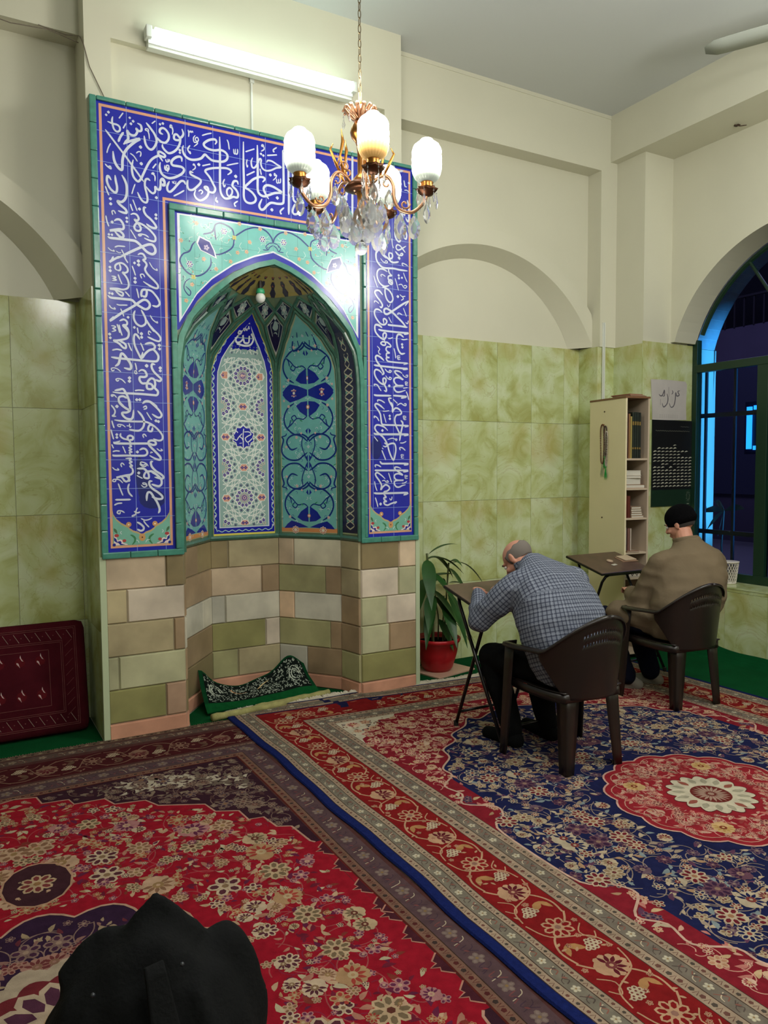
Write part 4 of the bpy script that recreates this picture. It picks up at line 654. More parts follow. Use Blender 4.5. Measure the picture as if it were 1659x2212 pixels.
def mini_cluster(c, col, lay, r=.006):
    for k in range(5):
        A.disc((c[0]+r*1.3*math.cos(2*pi*k/5)/S5, c[1]+r*1.3*math.sin(2*pi*k/5)), r*.8/S5, col, lay, 6, r*.8)
trace = __import__('json').loads(TRACE)
rnd = random.Random(5)
def tealpanel(i):
    lensfill(i, 0, (170, 176, 140), 1)
    lensfill(i, .012, TEAL, 2)
    cx = i+.5
    cols = {'lo': (1.689, 1), }
    def put(item, mirx, zf):
        k = item[0]; v = item[1:]; pts = [(cx+mirx*v[j]/S5, zf(v[j+1])) for j in range(0, len(v), 2)]
        pts = [p for p in pts]
        inside = lambda p: 1.175 < p[1] < 2.70 and (p[1] < 2.36 or abs(p[0]-cx) < float(np.interp(p[1], [2.36, 2.45, 2.555, 2.655, 2.72], [.42, .36, .28, .15, .02])))
        if not all(inside(p) for p in pts):
            pts = [p for p in pts if inside(p)]
            if len(pts) < 3: return
        if k == 'f': A.poly(pts, NAVY, 5)
        else:
            w = int(k)*.0042
            A.T = lambda p: (cx+(p[0])/S5, p[1])
            A.stroke([((p[0]-cx)*S5, p[1]) for p in pts], w, (20, 44, 120), 6, 5, taper=.15)
            A.T = None
    for zf in (lambda z: z, lambda z: 2*1.689-z, lambda z: 2*2.197-z):
        for it in trace['teal']:
            for m in (-1, 1): put(it, m, zf)
    # blossoms and curls
    for zf in (lambda z: z, lambda z: 2*1.689-z, lambda z: 2*2.197-z):
        for (x, z, r, c) in ((.118, 2.197, .030, 0), (.165, 2.10, .012, 1), (.205, 2.25, .010, 1), (0, 2.30, .014, 2), (0, 2.09, .014, 2), (.06, 2.0, .010, 3), (0, 1.80, .012, 4), (.10, 1.87, .012, 1), (.19, 1.80, .011, 1), (.14, 2.0, .01, 3), (.20, 1.93, .009, 4), (.06, 1.90, .009, 1), (.22, 1.72, .01, 3)):
            for m in (-1, 1):
                q = (cx+m*x/S5, zf(z))
                if not (1.18 < q[1] < 2.68): continue
                if q[1] > 2.40 and abs(q[0]-cx) > .3: continue
                A.T = lambda p, q=q: (q[0]+p[0]/S5, q[1]+p[1])
                if c == 0: A.flower((0, 0), r, 8, (226, 214, 196), (196, 120, 96), (230, 230, 210), 7)
                elif c == 1: A.flower((0, 0), r, 5, (224, 220, 214), (200, 120, 90), (120, 60, 60), 7)
                elif c == 2: A.disc((0, 0), r, (214, 150, 104), 7, 8); A.disc((0, 0), r*.5, (240, 236, 226), 8, 6)
                elif c == 3: A.leaf((-.012, 0), .5*m, .03, .009, (54, 140, 96), 7)
                else: A.flower((0, 0), r, 4, WHT, TEAL, NAVY, 7)
                A.T = None
        for k in range(46):
            x, z = rnd.uniform(.015, .23), rnd.uniform(1.70, 2.19); a = rnd.uniform(0, 6.28)
            for m in (-1, 1):
                q = (cx+m*x/S5, zf(z))
                if not (1.18 < q[1] < 2.62): continue
                if q[1] > 2.36 and abs(q[0]-cx) > .25: continue
                A.T = lambda p, q=q, m=m: (q[0]+m*p[0]/S5, q[1]+p[1])
                A.stroke([(0, 0), (.008*math.cos(a), .008*math.sin(a)), (.016*math.cos(a+.6), .016*math.sin(a+.6)), (.02*math.cos(a+1.3), .02*math.sin(a+1.3))], .0026, WHT if k % 3 else NAVY, 4, 3)
                A.T = None
    A.rect(i+.055, 1.165, i+.945, 1.195, (206, 140, 88), 3, 6)
for i in (1, 3, 0.0):
    i = int(i)
    if i in (1, 3): tealpanel(i)
# narrow end panels: dark ground with cream tendrils
for i in (0, 4):
    lensfill(i, .0, (150, 160, 120), 1); lensfill(i, .012, DNV, 2)
    for m in (-1, 1):
        for k in range(13):
            z = 1.2+.115*k
            pts = [(i+.5+m*.25*math.sin(t*2*pi/4), z+.115*t/4) for t in range(5)]
            if z > 2.5: continue
            A.T = lambda p, i=i: (i+.5+p[0], p[1])
            A.stroke([((p[0]-i-.5)*(.9 if z < 2.3 else .5), p[1]) for p in pts], .010, (196, 190, 160), 4, 4)
            A.disc((m*.16*(.9 if z < 2.3 else .4), z+.06), .05, (110, 160, 140), 3, 7, .018)
            A.T = None
# central panel with strapwork stars
i = 2
lensfill(i, -.008, YEL, 1); lensfill(i, .006, COB, 2)
# vine in the blue border
for m in (-1, 1):
    pts = [(2.5+m*(.5-.085+.016*math.sin(z*2*pi/.055)), z) for z in np.arange(1.19, 2.40, .0092)]
    A.stroke(pts, .010, (170, 206, 200), 4, 1)
    for z in np.arange(1.215, 2.36, .0825): A.disc((2.5+m*.415, z), .014, WHT, 5, 8, .008); A.disc((2.5+m*.415, z), .006, COB, 6, 6, .0035)
    pa = [(2.5+m*(.415-.31*t), 2.40+.285*math.sin(t*pi/2)) for t in np.linspace(0, 1, 24)]
    pa = [(p[0]+.012*math.sin(k*1.9), p[1]) for k, p in enumerate(pa)]
    A.stroke(pa, .011, (170, 206, 200), 4, 1)
A.stroke([(2.5-.40+.8*t/40, 1.185+.006*math.sin(t*1.3)) for t in range(41)], .006, (170, 206, 200), 4, 1)
lensfill(i, .048, WHT, 3)
lensfill(i, .054, (146, 176, 172), 4)
ZC = [2.32, 1.867, 1.426]; DZc = .446; HX = .163
def sc(p, c): return (c[0]+p[0]/S5, c[1]+p[1])
def inpanel(q):
    x = abs(q[0]-2.5)*S5; z = q[1]
    lim = float(np.interp(z, [2.36, 2.43, 2.53, 2.6, 2.66], [.171, .150, .098, .05, .01]))
    return x < lim and z > 1.222 and z < 2.57
stars = []
for k in range(-1, 4):
    stars.append((0, 1.871+DZc*(k-1)))
for k in range(-1, 4):
    for m in (-1, 1): stars.append((m*HX, 1.871+DZc*(k-.5)))
def clipstroke(pts, w, col, lay):
    """draw a straight run in short steps, only where it lies inside the panel"""
    for a, b in zip(pts[:-1], pts[1:]):
        L_ = math.hypot(b[0]-a[0], b[1]-a[1]); n = max(1, int(L_/.012))
        run = []
        for j in range(n+1):
            t = j/n; p = (a[0]*(1-t)+b[0]*t, a[1]*(1-t)+b[1]*t)
            if inpanel((2.5+p[0]/S5, p[1])): run.append(p)
            else:
                if len(run) > 1: A.stroke(run, w, col, lay, 1)
                run = []
        if len(run) > 1: A.stroke(run, w, col, lay, 1)
A.T = lambda p: (2.5+p[0]/S5, p[1])
def star_poly(c, r0, r1, n, rot=0):
    return [(c[0]+(r0 if j % 2 == 0 else r1)*math.cos(rot+pi*j/n), c[1]+(r0 if j % 2 == 0 else r1)*math.sin(rot+pi*j/n)) for j in range(2*n)]
for (cx, cz_) in stars:
    # dodecagon strap lines
    R = .132
    V = [(cx+R*math.cos(pi/12+2*pi*j/12), cz_+R*math.sin(pi/12+2*pi*j/12)) for j in range(12)]
    for j in range(12):
        clipstroke([V[j], V[(j+4) % 12]], .0045, (232, 236, 230), 6)
    R2 = .165
    V2 = [(cx+R2*math.cos(2*pi*j/12), cz_+R2*math.sin(2*pi*j/12)) for j in range(12)]
    for j in range(12): clipstroke([V2[j], V2[(j+3) % 12]], .0045, (232, 236, 230), 6)
    medal = abs(cx) < .01 and abs(cz_-1.871) < .02
    allin = lambda P_: all(inpanel((2.5+p[0]/S5, p[1])) for p in P_)
    for j in range(12):
        a = 2*pi*j/12+pi/12
        # navy kites round the star, small blossoms in the pentagons
        p = (cx+.055*math.cos(a), cz_+.055*math.sin(a))
        if inpanel((2.5+p[0]/S5, p[1])) and not medal:
            A.disc(p, .0165, (236, 234, 226), 7, 6, .014, a); A.disc(p, .0128, NAVY, 8, 6, .0108, a); A.disc(p, .004, (210, 170, 160), 9, 5)
        p = (cx+.095*math.cos(a), cz_+.095*math.sin(a))
        if j % 1 == 0 and inpanel((2.5+p[0]/S5, p[1])):
            A.flower(p, .011, 5, (60, 66, 110), (130, 146, 160), (70, 44, 80), 5)
    if inpanel((2.5+cx/S5, cz_)) or True:
        c2 = [(x, z) for x, z in star_poly((cx, cz_), .046, .020, 12, 0)]
        if allin(c2):
            A.poly(c2, (232, 200, 186) if not medal else COB, 8)
            if not medal: A.poly(star_poly((cx, cz_), .036, .014, 12, 0), NAVY, 9); A.disc((cx, cz_), .012, (226, 190, 180), 10, 10); A.disc((cx, cz_), .006, NAVY, 11, 8)
        else:
            for j in range(12):
                a = 2*pi*j/12; p = (cx+.03*math.cos(a), cz_+.03*math.sin(a))
                if inpanel((2.5+p[0]/S5, p[1])): A.disc(p, .013, (226, 190, 176), 8, 5, .003, a)
    if medal:
        A.poly(star_poly((cx, cz_), .089, .075, 10, pi/10), (232, 236, 230), 12); A.poly(star_poly((cx, cz_), .083, .069, 10, pi/10), COB, 13)
# salmon hexagons between the stars
for (x, z) in [(0, 1.871+DZc*.5), (0, 1.871-DZc*.5)]+[(m*.137, 1.871+DZc*k) for m in (-1, 1) for k in (-1, 0, 1)]+[(0, 1.235)]:
    hexp = [(x+.034*math.cos(pi*j/3), z+.028*math.sin(pi*j/3)) for j in range(6)]
    hexp = [(min(max(p[0], -.168), .168), max(p[1], 1.224)) for p in hexp]
    A.poly([(x+(p[0]-x)*1.16, z+(p[1]-z)*1.16) for p in hexp], (232, 236, 230), 9); A.poly(hexp, (216, 160, 138), 10)
    for m in (-1, 1):
        if abs(x+m*.013) < .16: A.flower((x+m*.013, max(z, 1.24)), .012, 4, NAVY, NAVY, (216, 160, 138), 11)
for it in trace['rahim']:
    v = it[1:]; A.stroke([(v[j], v[j+1]) for j in range(0, len(v), 2)], int(it[0])*.0024, WHT, 16, 4)
zs_ = [2.505+.0125*k for k in range(14)]
for za, zb in zip(zs_[:-1], zs_[1:]):
    for u0, u1 in ((-1, -.33), (-.33, .33), (.33, 1)):
        wa, wb = float(np.interp(za, [2.43, 2.53, 2.6, 2.685], [.150, .104, .056, .0])), float(np.interp(zb, [2.43, 2.53, 2.6, 2.685], [.150, .104, .056, .0]))
        lo = za if za > 2.52 or abs(u0+u1) < .1 else za+.006
        A.poly([(u0*wa, lo), (u1*wa, lo), (u1*wb, zb), (u0*wb, zb)], COB, 13)
for k in range(7): A.disc((-.09+.03*k, 2.512+.006*(k % 2)), .013, COB, 13, 8)
for it in trace['allah']:
    v = it[1:]; A.stroke([(v[j], v[j+1]) for j in range(0, len(v), 2)], int(it[0])*.0034, WHT, 30, 4)
A.T = None
# kites and diamonds of the vault
def kite(pts, c, elong):
    def sub(p, f): return (c[0]+(p[0]-c[0])*f, c[1]+(p[1]-c[1])*f)
    P_ = []
    for a, b in zip(pts, pts[1:]+pts[:1]):
        for j in range(4): t = j/4; P_.append((a[0]*(1-t)+b[0]*t, a[1]*(1-t)+b[1]*t))
    # fan of thin pieces so that it follows the curve
    for a, b in zip(P_, P_[1:]+P_[:1]):
        A.poly([sub(a, .86), sub(b, .86), c], (200, 206, 200), 1); A.poly([sub(a, .80), sub(b, .80), c], DNV, 9)
    A.T = lambda p, c=c: (c[0]+p[0]/S5, c[1]+p[1])
    if elong:
        for (dz_, r, rz_) in ((.03, .034, .03), (-.035, .024, .028), (-.085, .014, .02), (.075, .014, .012)):
            A.disc((0, dz_), r, (150, 170, 168), 12, 10, rz_); A.disc((0, dz_), r*.5, (200, 206, 200), 14, 8, rz_*.5)
        for m in (-1, 1): A.stroke([(0, -.15), (m*.016, -.09), (m*.03, -.03), (m*.05, .03), (m*.03, .05)], .004, (190, 196, 190), 14, 4)
    else:
        A.flower((0, 0), .042, 6, (170, 180, 176), (120, 150, 148), (206, 208, 200), 12, pi/6)
        for m in (-1, 1): A.leaf((0, m*.02), m*pi/2, .035, .022, (150, 170, 168), 11)
    A.T = None
for i in range(6):
    if 0 < i < 5: kite([(i, 2.45), (i+.19, 2.668), (i, 2.75), (i-.19, 2.668)], (i, 2.64), True)
    for sg in (-1, 1):
        if 0 <= i+sg*.48 <= 5: kite([(i, 2.757), (i+sg*.22, 2.69), (i+sg*.45, 2.772), (i+sg*.25, 2.812)], (i+sg*.235, 2.757), False)
# cream dome with dark palmettes
zs = np.linspace(2.83, 2.962, 8)
for a, b in zip(zs[:-1], zs[1:]):
    for k in range(25): A.poly([(k*.2, a), (k*.2+.2, a), (k*.2+.2, b), (k*.2, b)], (168, 152, 84), 1)
for k in range(11):
    s_ = .25+.45*k
    for (z, r) in ((2.852, .046), (2.89, .034), (2.925, .020)):
        kk = max(kz(z), .12)
        A.disc((s_+(.2 if z == 2.885 else 0), z), r/kk/S5*.5, (50, 40, 60), 2, 6, r*.55); A.disc((s_+(.2 if z == 2.885 else 0), z), r/kk/S5*.22, (170, 90, 60), 3, 6, r*.22)
K(A.build('painted_tiles', lambda u, v, h: vs(min(max(u, 0), 4.9999), v, .003+h), glaze, dh=.0003))

# --- calligraphy frame and spandrels on the front plane
F = Art()
def ring(x0, z0, x1, z1, t, col, lay, m=24):
    for k in range(m):
        a, b = x0+(x1-x0)*k/m, x0+(x1-x0)*(k+1)/m
        F.poly([(a, z1-t), (b, z1-t), (b, z1), (a, z1)], col, lay)
BL = (24, 34, 168)
for (a, b) in ((.813, 1.216), (2.572, 2.966)): F.rect(a, 1.146, b, 3.774, BL, 1, 1, 10)
F.rect(1.216, 3.254, 2.572, 3.774, BL, 1, 6, 1)
# a few darker repainted patches
for (x0, z0, x1, z1) in ((.995, 1.44, 1.075, 1.60), (.985, 1.50, 1.03, 1.72), (1.0, 1.40, 1.16, 1.52), (2.61, 1.70, 2.70, 1.86)):
    F.disc(((x0+x1)/2, (z0+z1)/2), (x1-x0)/2, (16, 30, 112), 2, 14, (z1-z0)/2)
O1 = (218, 162, 130)
def path(pts, t, col, lay): 
    for a, b in zip(pts[:-1], pts[1:]):
        x0, x1 = min(a[0], b[0]), max(a[0], b[0]); z0, z1 = min(a[1], b[1]), max(a[1], b[1]); F.rect(x0-t/2, z0-t/2, x1+t/2, z1+t/2, col, lay)
T = .0155
path([(.836, 1.177), (.836, 3.752), (2.941, 3.752), (2.941, 1.177)], T, O1, 3)
path([(1.191, 1.177), (1.191, 3.279), (2.600, 3.279), (2.600, 1.177)], T, O1, 3)
path([(.836, 1.177), (1.191, 1.177)], T, O1, 3); path([(2.600, 1.177), (2.941, 1.177)], T, O1, 3)
# joints between the tiles
J = (150, 176, 232)
zj = [3.606-.1733*k for k in range(0, 14)]
for z in zj:
    for (a, b) in ((.813, 1.216), (2.572, 2.966)): F.rect(a, z-.0012, b, z+.0012, J, 4)
    if z > 3.26: F.rect(1.216, z-.0012, 2.572, z+.0012, J, 4)
for x in (.983, 1.157, 2.627, 2.797): F.rect(x-.0012, 1.146, x+.0012, 3.774, J, 4)
x = 1.33
while x < 2.6: F.rect(x-.0012, 3.254, x+.0012, 3.774, J, 4); x += .1732
# feet of the two vertical bands: teal field with cusped top
for cx in (1.0135, 2.7705):
    h = .170
    cusp = [(-h, 1.40), (-h+.004, 1.375), (-h+.022, 1.345), (-h+.05, 1.32), (-.098, 1.308), (-.085, 1.302), (-.072, 1.286), (-.052, 1.272), (-.022, 1.262), (0, 1.246)]
    full = [(cx+a, b) for a, b in cusp]+[(cx-a, b) for a, b in cusp[::-1]][1:]
    for a, b in zip(full[:-1], full[1:]):
        F.poly([(a[0], 1.184), (b[0], 1.184), b, a], (186, 166, 120), 5)
        F.poly([(a[0], 1.184), (b[0], 1.184), (b[0], b[1]-.012), (a[0], a[1]-.012)], (118, 178, 160), 6)
    for m in (-1, 1):
        F.disc((cx+m*.078, 1.309), .016, (200, 150, 100), 7, 10); F.disc((cx+m*.078, 1.308), .005, (244, 232, 210), 8, 6)
        F.T = lambda p, cx=cx, m=m: (cx+m*p[0], p[1])
        F.poly([(.165, 1.186), (.165, 1.255), (.150, 1.235), (.145, 1.215), (.128, 1.222), (.112, 1.212), (.115, 1.200), (.09, 1.192), (.085, 1.186)], (232, 214, 214), 7)
        F.poly([(.165, 1.235), (.152, 1.225), (.148, 1.208), (.130, 1.212), (.122, 1.205), (.125, 1.196), (.10, 1.187), (.13, 1.187), (.14, 1.200), (.155, 1.205), (.165, 1.215)], NAVY, 8)
        F.disc((.150, 1.245), .014, (170, 60, 66), 8, 8, .010); F.disc((.106, 1.212), .012, (170, 70, 70), 8, 8, .010); F.disc((.165, 1.19), .010, NAVY, 9, 6)
        F.stroke([(.06, 1.186), (.045, 1.205), (.044, 1.225), (.058, 1.24), (.07, 1.245)], .012, (60, 126, 84), 7, 4, taper=.4)
        F.stroke([(.02, 1.195), (.028, 1.21), (.045, 1.212)], .003, WHT, 7, 4); F.stroke([(.12, 1.27), (.128, 1.262), (.12, 1.252)], .003, WHT, 7, 4)
        F.leaf((.165, 1.29), -2.1, .04, .016, (70, 110, 80), 7)
        F.T = None
    F.disc((cx, 1.228), .020, (200, 152, 100), 7, 10, .024); F.disc((cx, 1.228), .005, (90, 30, 30), 8, 6)
# the writing
WC = (206, 214, 232)
for st in STROKES.split(';'):
    q = [int(v) for v in st.split()]
    if q[0] < 0:
        c = (q[1]/1000, q[2]/1000); r = -q[0]/1000
        F.poly([(c[0], c[1]+r), (c[0]+r*.75, c[1]+r*.45), (c[0]+r*.95, c[1]-.1*r), (c[0]+.2*r, c[1]-r), (c[0]-r*.7, c[1]-.5*r), (c[0]-r*.95, c[1]+.15*r)], WC, 7)
    else:
        w_ = q[0]/1000; pts = [(q[j]/1000, q[j+1]/1000) for j in range(1, len(q), 2)]
        sh_ = len(pts) > 2
        ext = F.stroke(pts, w_*1.02, WC, 7, 5 if sh_ else 1, taper=.10 if sh_ else .0, t0=.45)
        a = pts[0]; F.disc(a, w_*.30, WC, 8, 6); F.disc(pts[-1], w_*.26, WC, 8, 6)
# spandrels
def zcurve(dx):  # white line above the mouth
    return float(np.interp(abs(dx), [0, .132, .271, .413, .510, .629], [3.048, 3.003, 2.935, 2.831, 2.728, 2.536]))
xs = np.linspace(-.640, .640, 81)
for a, b in zip(xs[:-1], xs[1:]):
    za, zb = zcurve(a), zcurve(b); ex = lambda t: MX+t
    F.poly([(ex(a), za-.04), (ex(b), zb-.04), (ex(b), 3.216), (ex(a), 3.216)], BL, 1)
    if abs(a) < .632 and abs(b) < .632:
        F.poly([(ex(a), za), (ex(b), zb), (ex(b), 3.206), (ex(a), 3.206)], WHT, 2)
    if abs(a) < .620 and abs(b) < .620:
        F.poly([(ex(a), za+.011), (ex(b), zb+.011), (ex(b), 3.198), (ex(a), 3.198)], (112, 190, 184), 3)
for z in (2.70, 2.873, 3.046): 
    xx = [t for t in xs if zcurve(t) < z]
    for m in (-1, 1):
        lo = min([abs(t) for t in xx]); F.rect(MX+m*lo, z-.001, MX+m*.62, z+.001, (84, 140, 136), 4) if m > 0 else F.rect(MX-.62, z-.001, MX-lo, z+.001, (84, 140, 136), 4)
for k in range(-3, 4):
    x = MX+k*.173; F.rect(x-.001, zcurve(k*.173)+.012, x+.001, 3.197, (84, 140, 136), 4)
for m in (-1, 1):
    for it in trace['span']:
        v = it[1:]; pts = [(MX+m*v[j], v[j+1]) for j in range(0, len(v), 2)]
        if it[0] == 'f':
            c = np.mean(np.array(pts), 0); F.poly([tuple(c+(np.array(p)-c)*1.2) for p in pts], WHT, 7); F.poly(pts, NAVY, 8); F.flower(tuple(c), .018, 5, (190, 180, 210), (190, 180, 210), NAVY, 9)
        else: F.stroke(pts, int(it[0])*.0030, (30, 54, 130), 6, 5, taper=.12)
    for k, (x, z) in enumerate(trace['spanF']):
        if k < 3: F.flower((MX+m*x, z), .022, 6, WHT, (60, 50, 130), (200, 150, 120), 7)
        elif k in (4, 5): F.flower((MX+m*x, z), .016, 4, (204, 200, 110), (204, 200, 110), (190, 160, 60), 7, pi/4)
        else: F.flower((MX+m*x, z), .014, 5, (222, 206, 180), (208, 140, 90), (150, 70, 60), 7)
    rr = random.Random(3)
    for k in range(150):
        x = rr.uniform(.03, .61); z = rr.uniform(2.56, 3.185)
        if z < zcurve(x)+.03: continue
        a = rr.uniform(0, 6.28); l = rr.uniform(.018, .04)
        P_ = [(x, z), (x+l*.5*math.cos(a), z+l*.5*math.sin(a)), (x+l*math.cos(a+.7), z+l*math.sin(a+.7))]
        F.stroke([(MX+m*p[0], p[1]) for p in P_], .0028, (206, 228, 222) if k % 4 else (54, 130, 120), 5, 4)
        if k % 3 == 0: F.leaf((MX+m*x, z), a*m, .016, .006, [(206, 140, 90), (70, 60, 120), (60, 140, 100)][k//3 % 3], 5)
K(F.build('calligraphy_tiles', lambda u, v, h: (u, YF-.004-h, v), glaze, dh=.0004))

# --- onyx block base: rows of individual blocks, each face with its own courses
ON = {'p': (196, 176, 150), 'o': (136, 122, 90), 'b': (174, 162, 128), 'k': (200, 188, 170), 'w': (200, 196, 178), 'g': (160, 158, 116), 'l': (184, 184, 148), 'n': (156, 134, 106), 'r': (176, 146, 122), 'e': (206, 178, 148), 'c': (202, 196, 172), 'v': (146, 144, 94), 's': (190, 188, 174)}
faces5 = {
 'FL': ((X0+.016, YF), (1.264, YF), [[(.76, 'p'), (1, 'o')], [(.26, 'b'), (1, 'k')], [(.85, 'b'), (1, 'n')], [(.14, 'l'), (1, 'l')], [(.73, 'v'), (1, 'r')]]),
 'a': (PLN[0], PLN[1], [[(1, 'o')], [(1, 'n')], [(1, 'w')], [(1, 'n')], [(1, 'o')]]),
 'b': (PLN[1], PLN[2], [[(.5, 'n'), (1, 'o')], [(1, 'n')], [(.65, 's'), (1, 'w')], [(1, 'n')], [(1, 'o')]]),
 'c': (PLN[2], PLN[3], [[(.25, 'o'), (1, 'b')], [(.73, 'p'), (1, 'n')], [(.2, 's'), (1, 'w')], [(.78, 'v'), (1, 'k')], [(.37, 'g'), (1, 'b')]]),
 'd': (PLN[3], PLN[4], [[(.25, 'p'), (1, 'c')], [(.75, 'g'), (1, 'n')], [(.25, 'e'), (1, 's')], [(.82, 'g'), (1, 'n')], [(.45, 's'), (1, 'n')]]),
 'e': (PLN[4], PLN[5], [[(1, 'b')], [(1, 'b')], [(1, 'n')], [(1, 'n')], [(1, 'g')]]),
 'FR': ((2.522, YF), (X1-.016, YF), [[(.68, 'o'), (1, 'p')], [(.67, 'k'), (1, 'l')], [(.46, 'l'), (1, 'k')], [(.5, 'l'), (1, 'n')], [(1, 'v')]])}
bb = {'v': [], 'f': [], 'c': []}
rs = random.Random(11)
def block(p0, p1, z0, z1, col, prot=.012):
    d = (Vector(p1)-Vector(p0)); L_ = d.length; d.normalize(); n = Vector((d.y, -d.x))
    i_ = .0012; bv = .007; k = len(bb['v'])
    for (o, t, z_, q) in ((0, i_, i_, 0), (0, i_+bv, i_+bv, prot)):
        for (s_, zz) in ((t, z0+z_), (L_-t, z0+z_), (L_-t, z1-z_), (t, z1-z_)):
            P_ = Vector(p0)+d*s_+n*q; bb['v'].append((P_.x, P_.y, zz))
    F_ = [(k+4, k+5, k+6, k+7)]+[(k+j, k+(j+1) % 4, k+4+(j+1) % 4, k+4+j) for j in range(4)]
    bb['f'] += F_; bb['c'] += [col]*5
for nm, (p0, p1, rows) in faces5.items():
    p0, p1 = Vector(p0), Vector(p1); jz = [.10+.2035*k for k in range(6)]
    for r_, row in enumerate(rows):
        z1 = jz[5-r_]; z0 = jz[4-r_]; a = 0
        for (b, c) in row:
            v = rs.uniform(.93, 1.06); col = tuple(min(255, t*v) for t in ON[c])
            block(p0.lerp(p1, a), p0.lerp(p1, b), z0, z1, col); a = b
    block(p0, p1, .0, .098, (206, 152, 126), .016)
on = obj('onyx_base', bb['v'], bb['f'], onyx)
at = on.data.attributes.new('Col', 'FLOAT_COLOR', 'FACE'); arr = np.array([(*lin(c), 1) for c in bb['c']], np.float32); at.data.foreach_set('color', arr.ravel())
K(on)
bk = MB()
for nm, (p0, p1, rows) in faces5.items():
    bk.add([(p0[0], p0[1]+.001, 0), (p1[0], p1[1]+.001, 0), (p1[0], p1[1]+.001, 1.12), (p0[0], p0[1]+.001, 1.12)], [(0, 1, 2, 3)])
K(bk.build('base_joints', mat('joint_mortar', (170, 162, 140), .8)))
# --- lamp hanging in the vault
lp = empty('niche_lamp', (1.87, 4.93, 2.90)); tag(lp, 'small unlit white bulb with green collar hanging in the niche vault', 'lamp')
MB().tube([(0, 0, .03), (0, 0, -.05)], .014, 10).build('socket', mat('dark_socket', (40, 34, 30), .5), lp)
MB().lathe([(.014, -.045), (.026, -.052), (.030, -.075), (.024, -.082)], 16).build('collar', mat('bulb_collar', (60, 170, 120), .3), lp, True)
MB().lathe([(.022, -.08), (.032, -.095), (.034, -.112), (.028, -.130), (.014, -.141), (0, -.144)], 16).build('bulb', mat('white_bulb', (225, 228, 224), .2), lp, True)

# ================================================================== RUGS
RN = (30, 34, 74); RC = (186, 164, 140); RR = (146, 34, 40); RP = (168, 146, 124); RG = (118, 108, 96); RD = (88, 26, 30); RT = (176, 130, 84)
def rug_outline(A, cx, cy, hx, hy, col, lay, step=.16):
    n = int(2*hx/step); m = int(2*hy/step); A.rect(cx-hx, cy-hy, cx+hx, cy+hy, col, lay, n, m)
def frame_band(A, cx, cy, hx0, hy0, hx1, hy1, col, lay):
    """band between the inner (0) and outer (1) rectangle"""
    for (a, b, c, d) in ((cx-hx1, cy-hy1, cx+hx1, cy-hy0), (cx-hx1, cy+hy0, cx+hx1, cy+hy1), (cx-hx1, cy-hy0, cx-hx0, cy+hy0), (cx+hx0, cy-hy0, cx+hx1, cy+hy0)):
        A.rect(a, b, c, d, col, lay, max(1, int((c-a)/.15)), max(1, int((d-b)/.15)))
def along(cx, cy, hx, hy, step):
    """points along a rectangle: position, direction angle"""
    out = []
    for (p, q, a) in (((-hx, -hy), (hx, -hy), 0), ((hx, -hy), (hx, hy), pi/2), ((hx, hy), (-hx, hy), pi), ((-hx, hy), (-hx, -hy), -pi/2)):
        L_ = math.hypot(q[0]-p[0], q[1]-p[1]); n = max(1, round(L_/step))
        for i in range(n): t = (i+.5)/n; out.append((cx+p[0]+(q[0]-p[0])*t, cy+p[1]+(q[1]-p[1])*t, a, i))
    return out
def loc(c, a):
    ca, sa = math.cos(a), math.sin(a)
    return lambda p: (c[0]+p[0]*ca-p[1]*sa, c[1]+p[0]*sa+p[1]*ca)
def palmette(A, c, a, r, cols, lay):
    A.T = loc(c, a)
    A.disc((0, 0), r, cols[0], lay, 12, r*.78)
    for k in range(9):
        t = -2.0+4.0*k/8; A.disc((r*.86*math.cos(t), r*.70*math.sin(t)), r*.24, cols[0], lay, 7)
    for k in range(7):
        t = -1.8+3.6*k/6; A.leaf((r*.25*math.cos(t), r*.25*math.sin(t)), t, r*.62, r*.26, cols[1], lay+1)
    A.disc((r*.05, 0), r*.32, cols[2], lay+2, 9); A.disc((r*.05, 0), r*.13, cols[0], lay+3, 6)
    A.T = None
def grapes(A, c, r, lay, cols=((196, 178, 150), (120, 60, 56))):
    for k, (x, y) in enumerate([(0, 0), (1, 0), (-1, 0), (.5, .85), (-.5, .85), (.5, -.85), (-.5, -.85), (1.5, .85), (-1.5, -.5), (2, 0), (0, 1.7), (1, 1.6)]):
        A.disc((c[0]+x*r*.42, c[1]+y*r*.42), r*.26, cols[0], lay, 7); A.disc((c[0]+x*r*.42, c[1]+y*r*.42), r*.12, cols[1], lay+1, 5)
def guard(A, cx, cy, hx, hy, w, base, lay, fl=(190, 180, 156), acc=((92, 80, 74), (140, 92, 80))):
    """narrow guard border of half-size hx,hy (centre line) and width w"""
    frame_band(A, cx, cy, hx-w/2, hy-w/2, hx+w/2, hy+w/2, base, lay)
    for (x, y, a, i) in along(cx, cy, hx, hy, .052):
        if i % 3 == 0: A.flower((x, y), w*.30, 5, fl, tuple(min(255, v+14) for v in fl), (150, 120, 80), lay+1)
        else:
            A.T = loc((x, y), a)
            A.stroke([(-.022, -w*.3*(1 if i % 3 == 1 else -1)), (-.006, 0), (.012, w*.22), (.022, -w*.1)], .0045, acc[i % 2], lay+1, 3)
            A.stroke([(-.012, w*.28), (0, -w*.18), (.018, -w*.28)], .0035, (206, 188, 160) if i % 2 else acc[0], lay+2, 3)
            A.leaf((-.012, 0), .8, .022, .009, acc[(i+1) % 2], lay+2); A.T = None
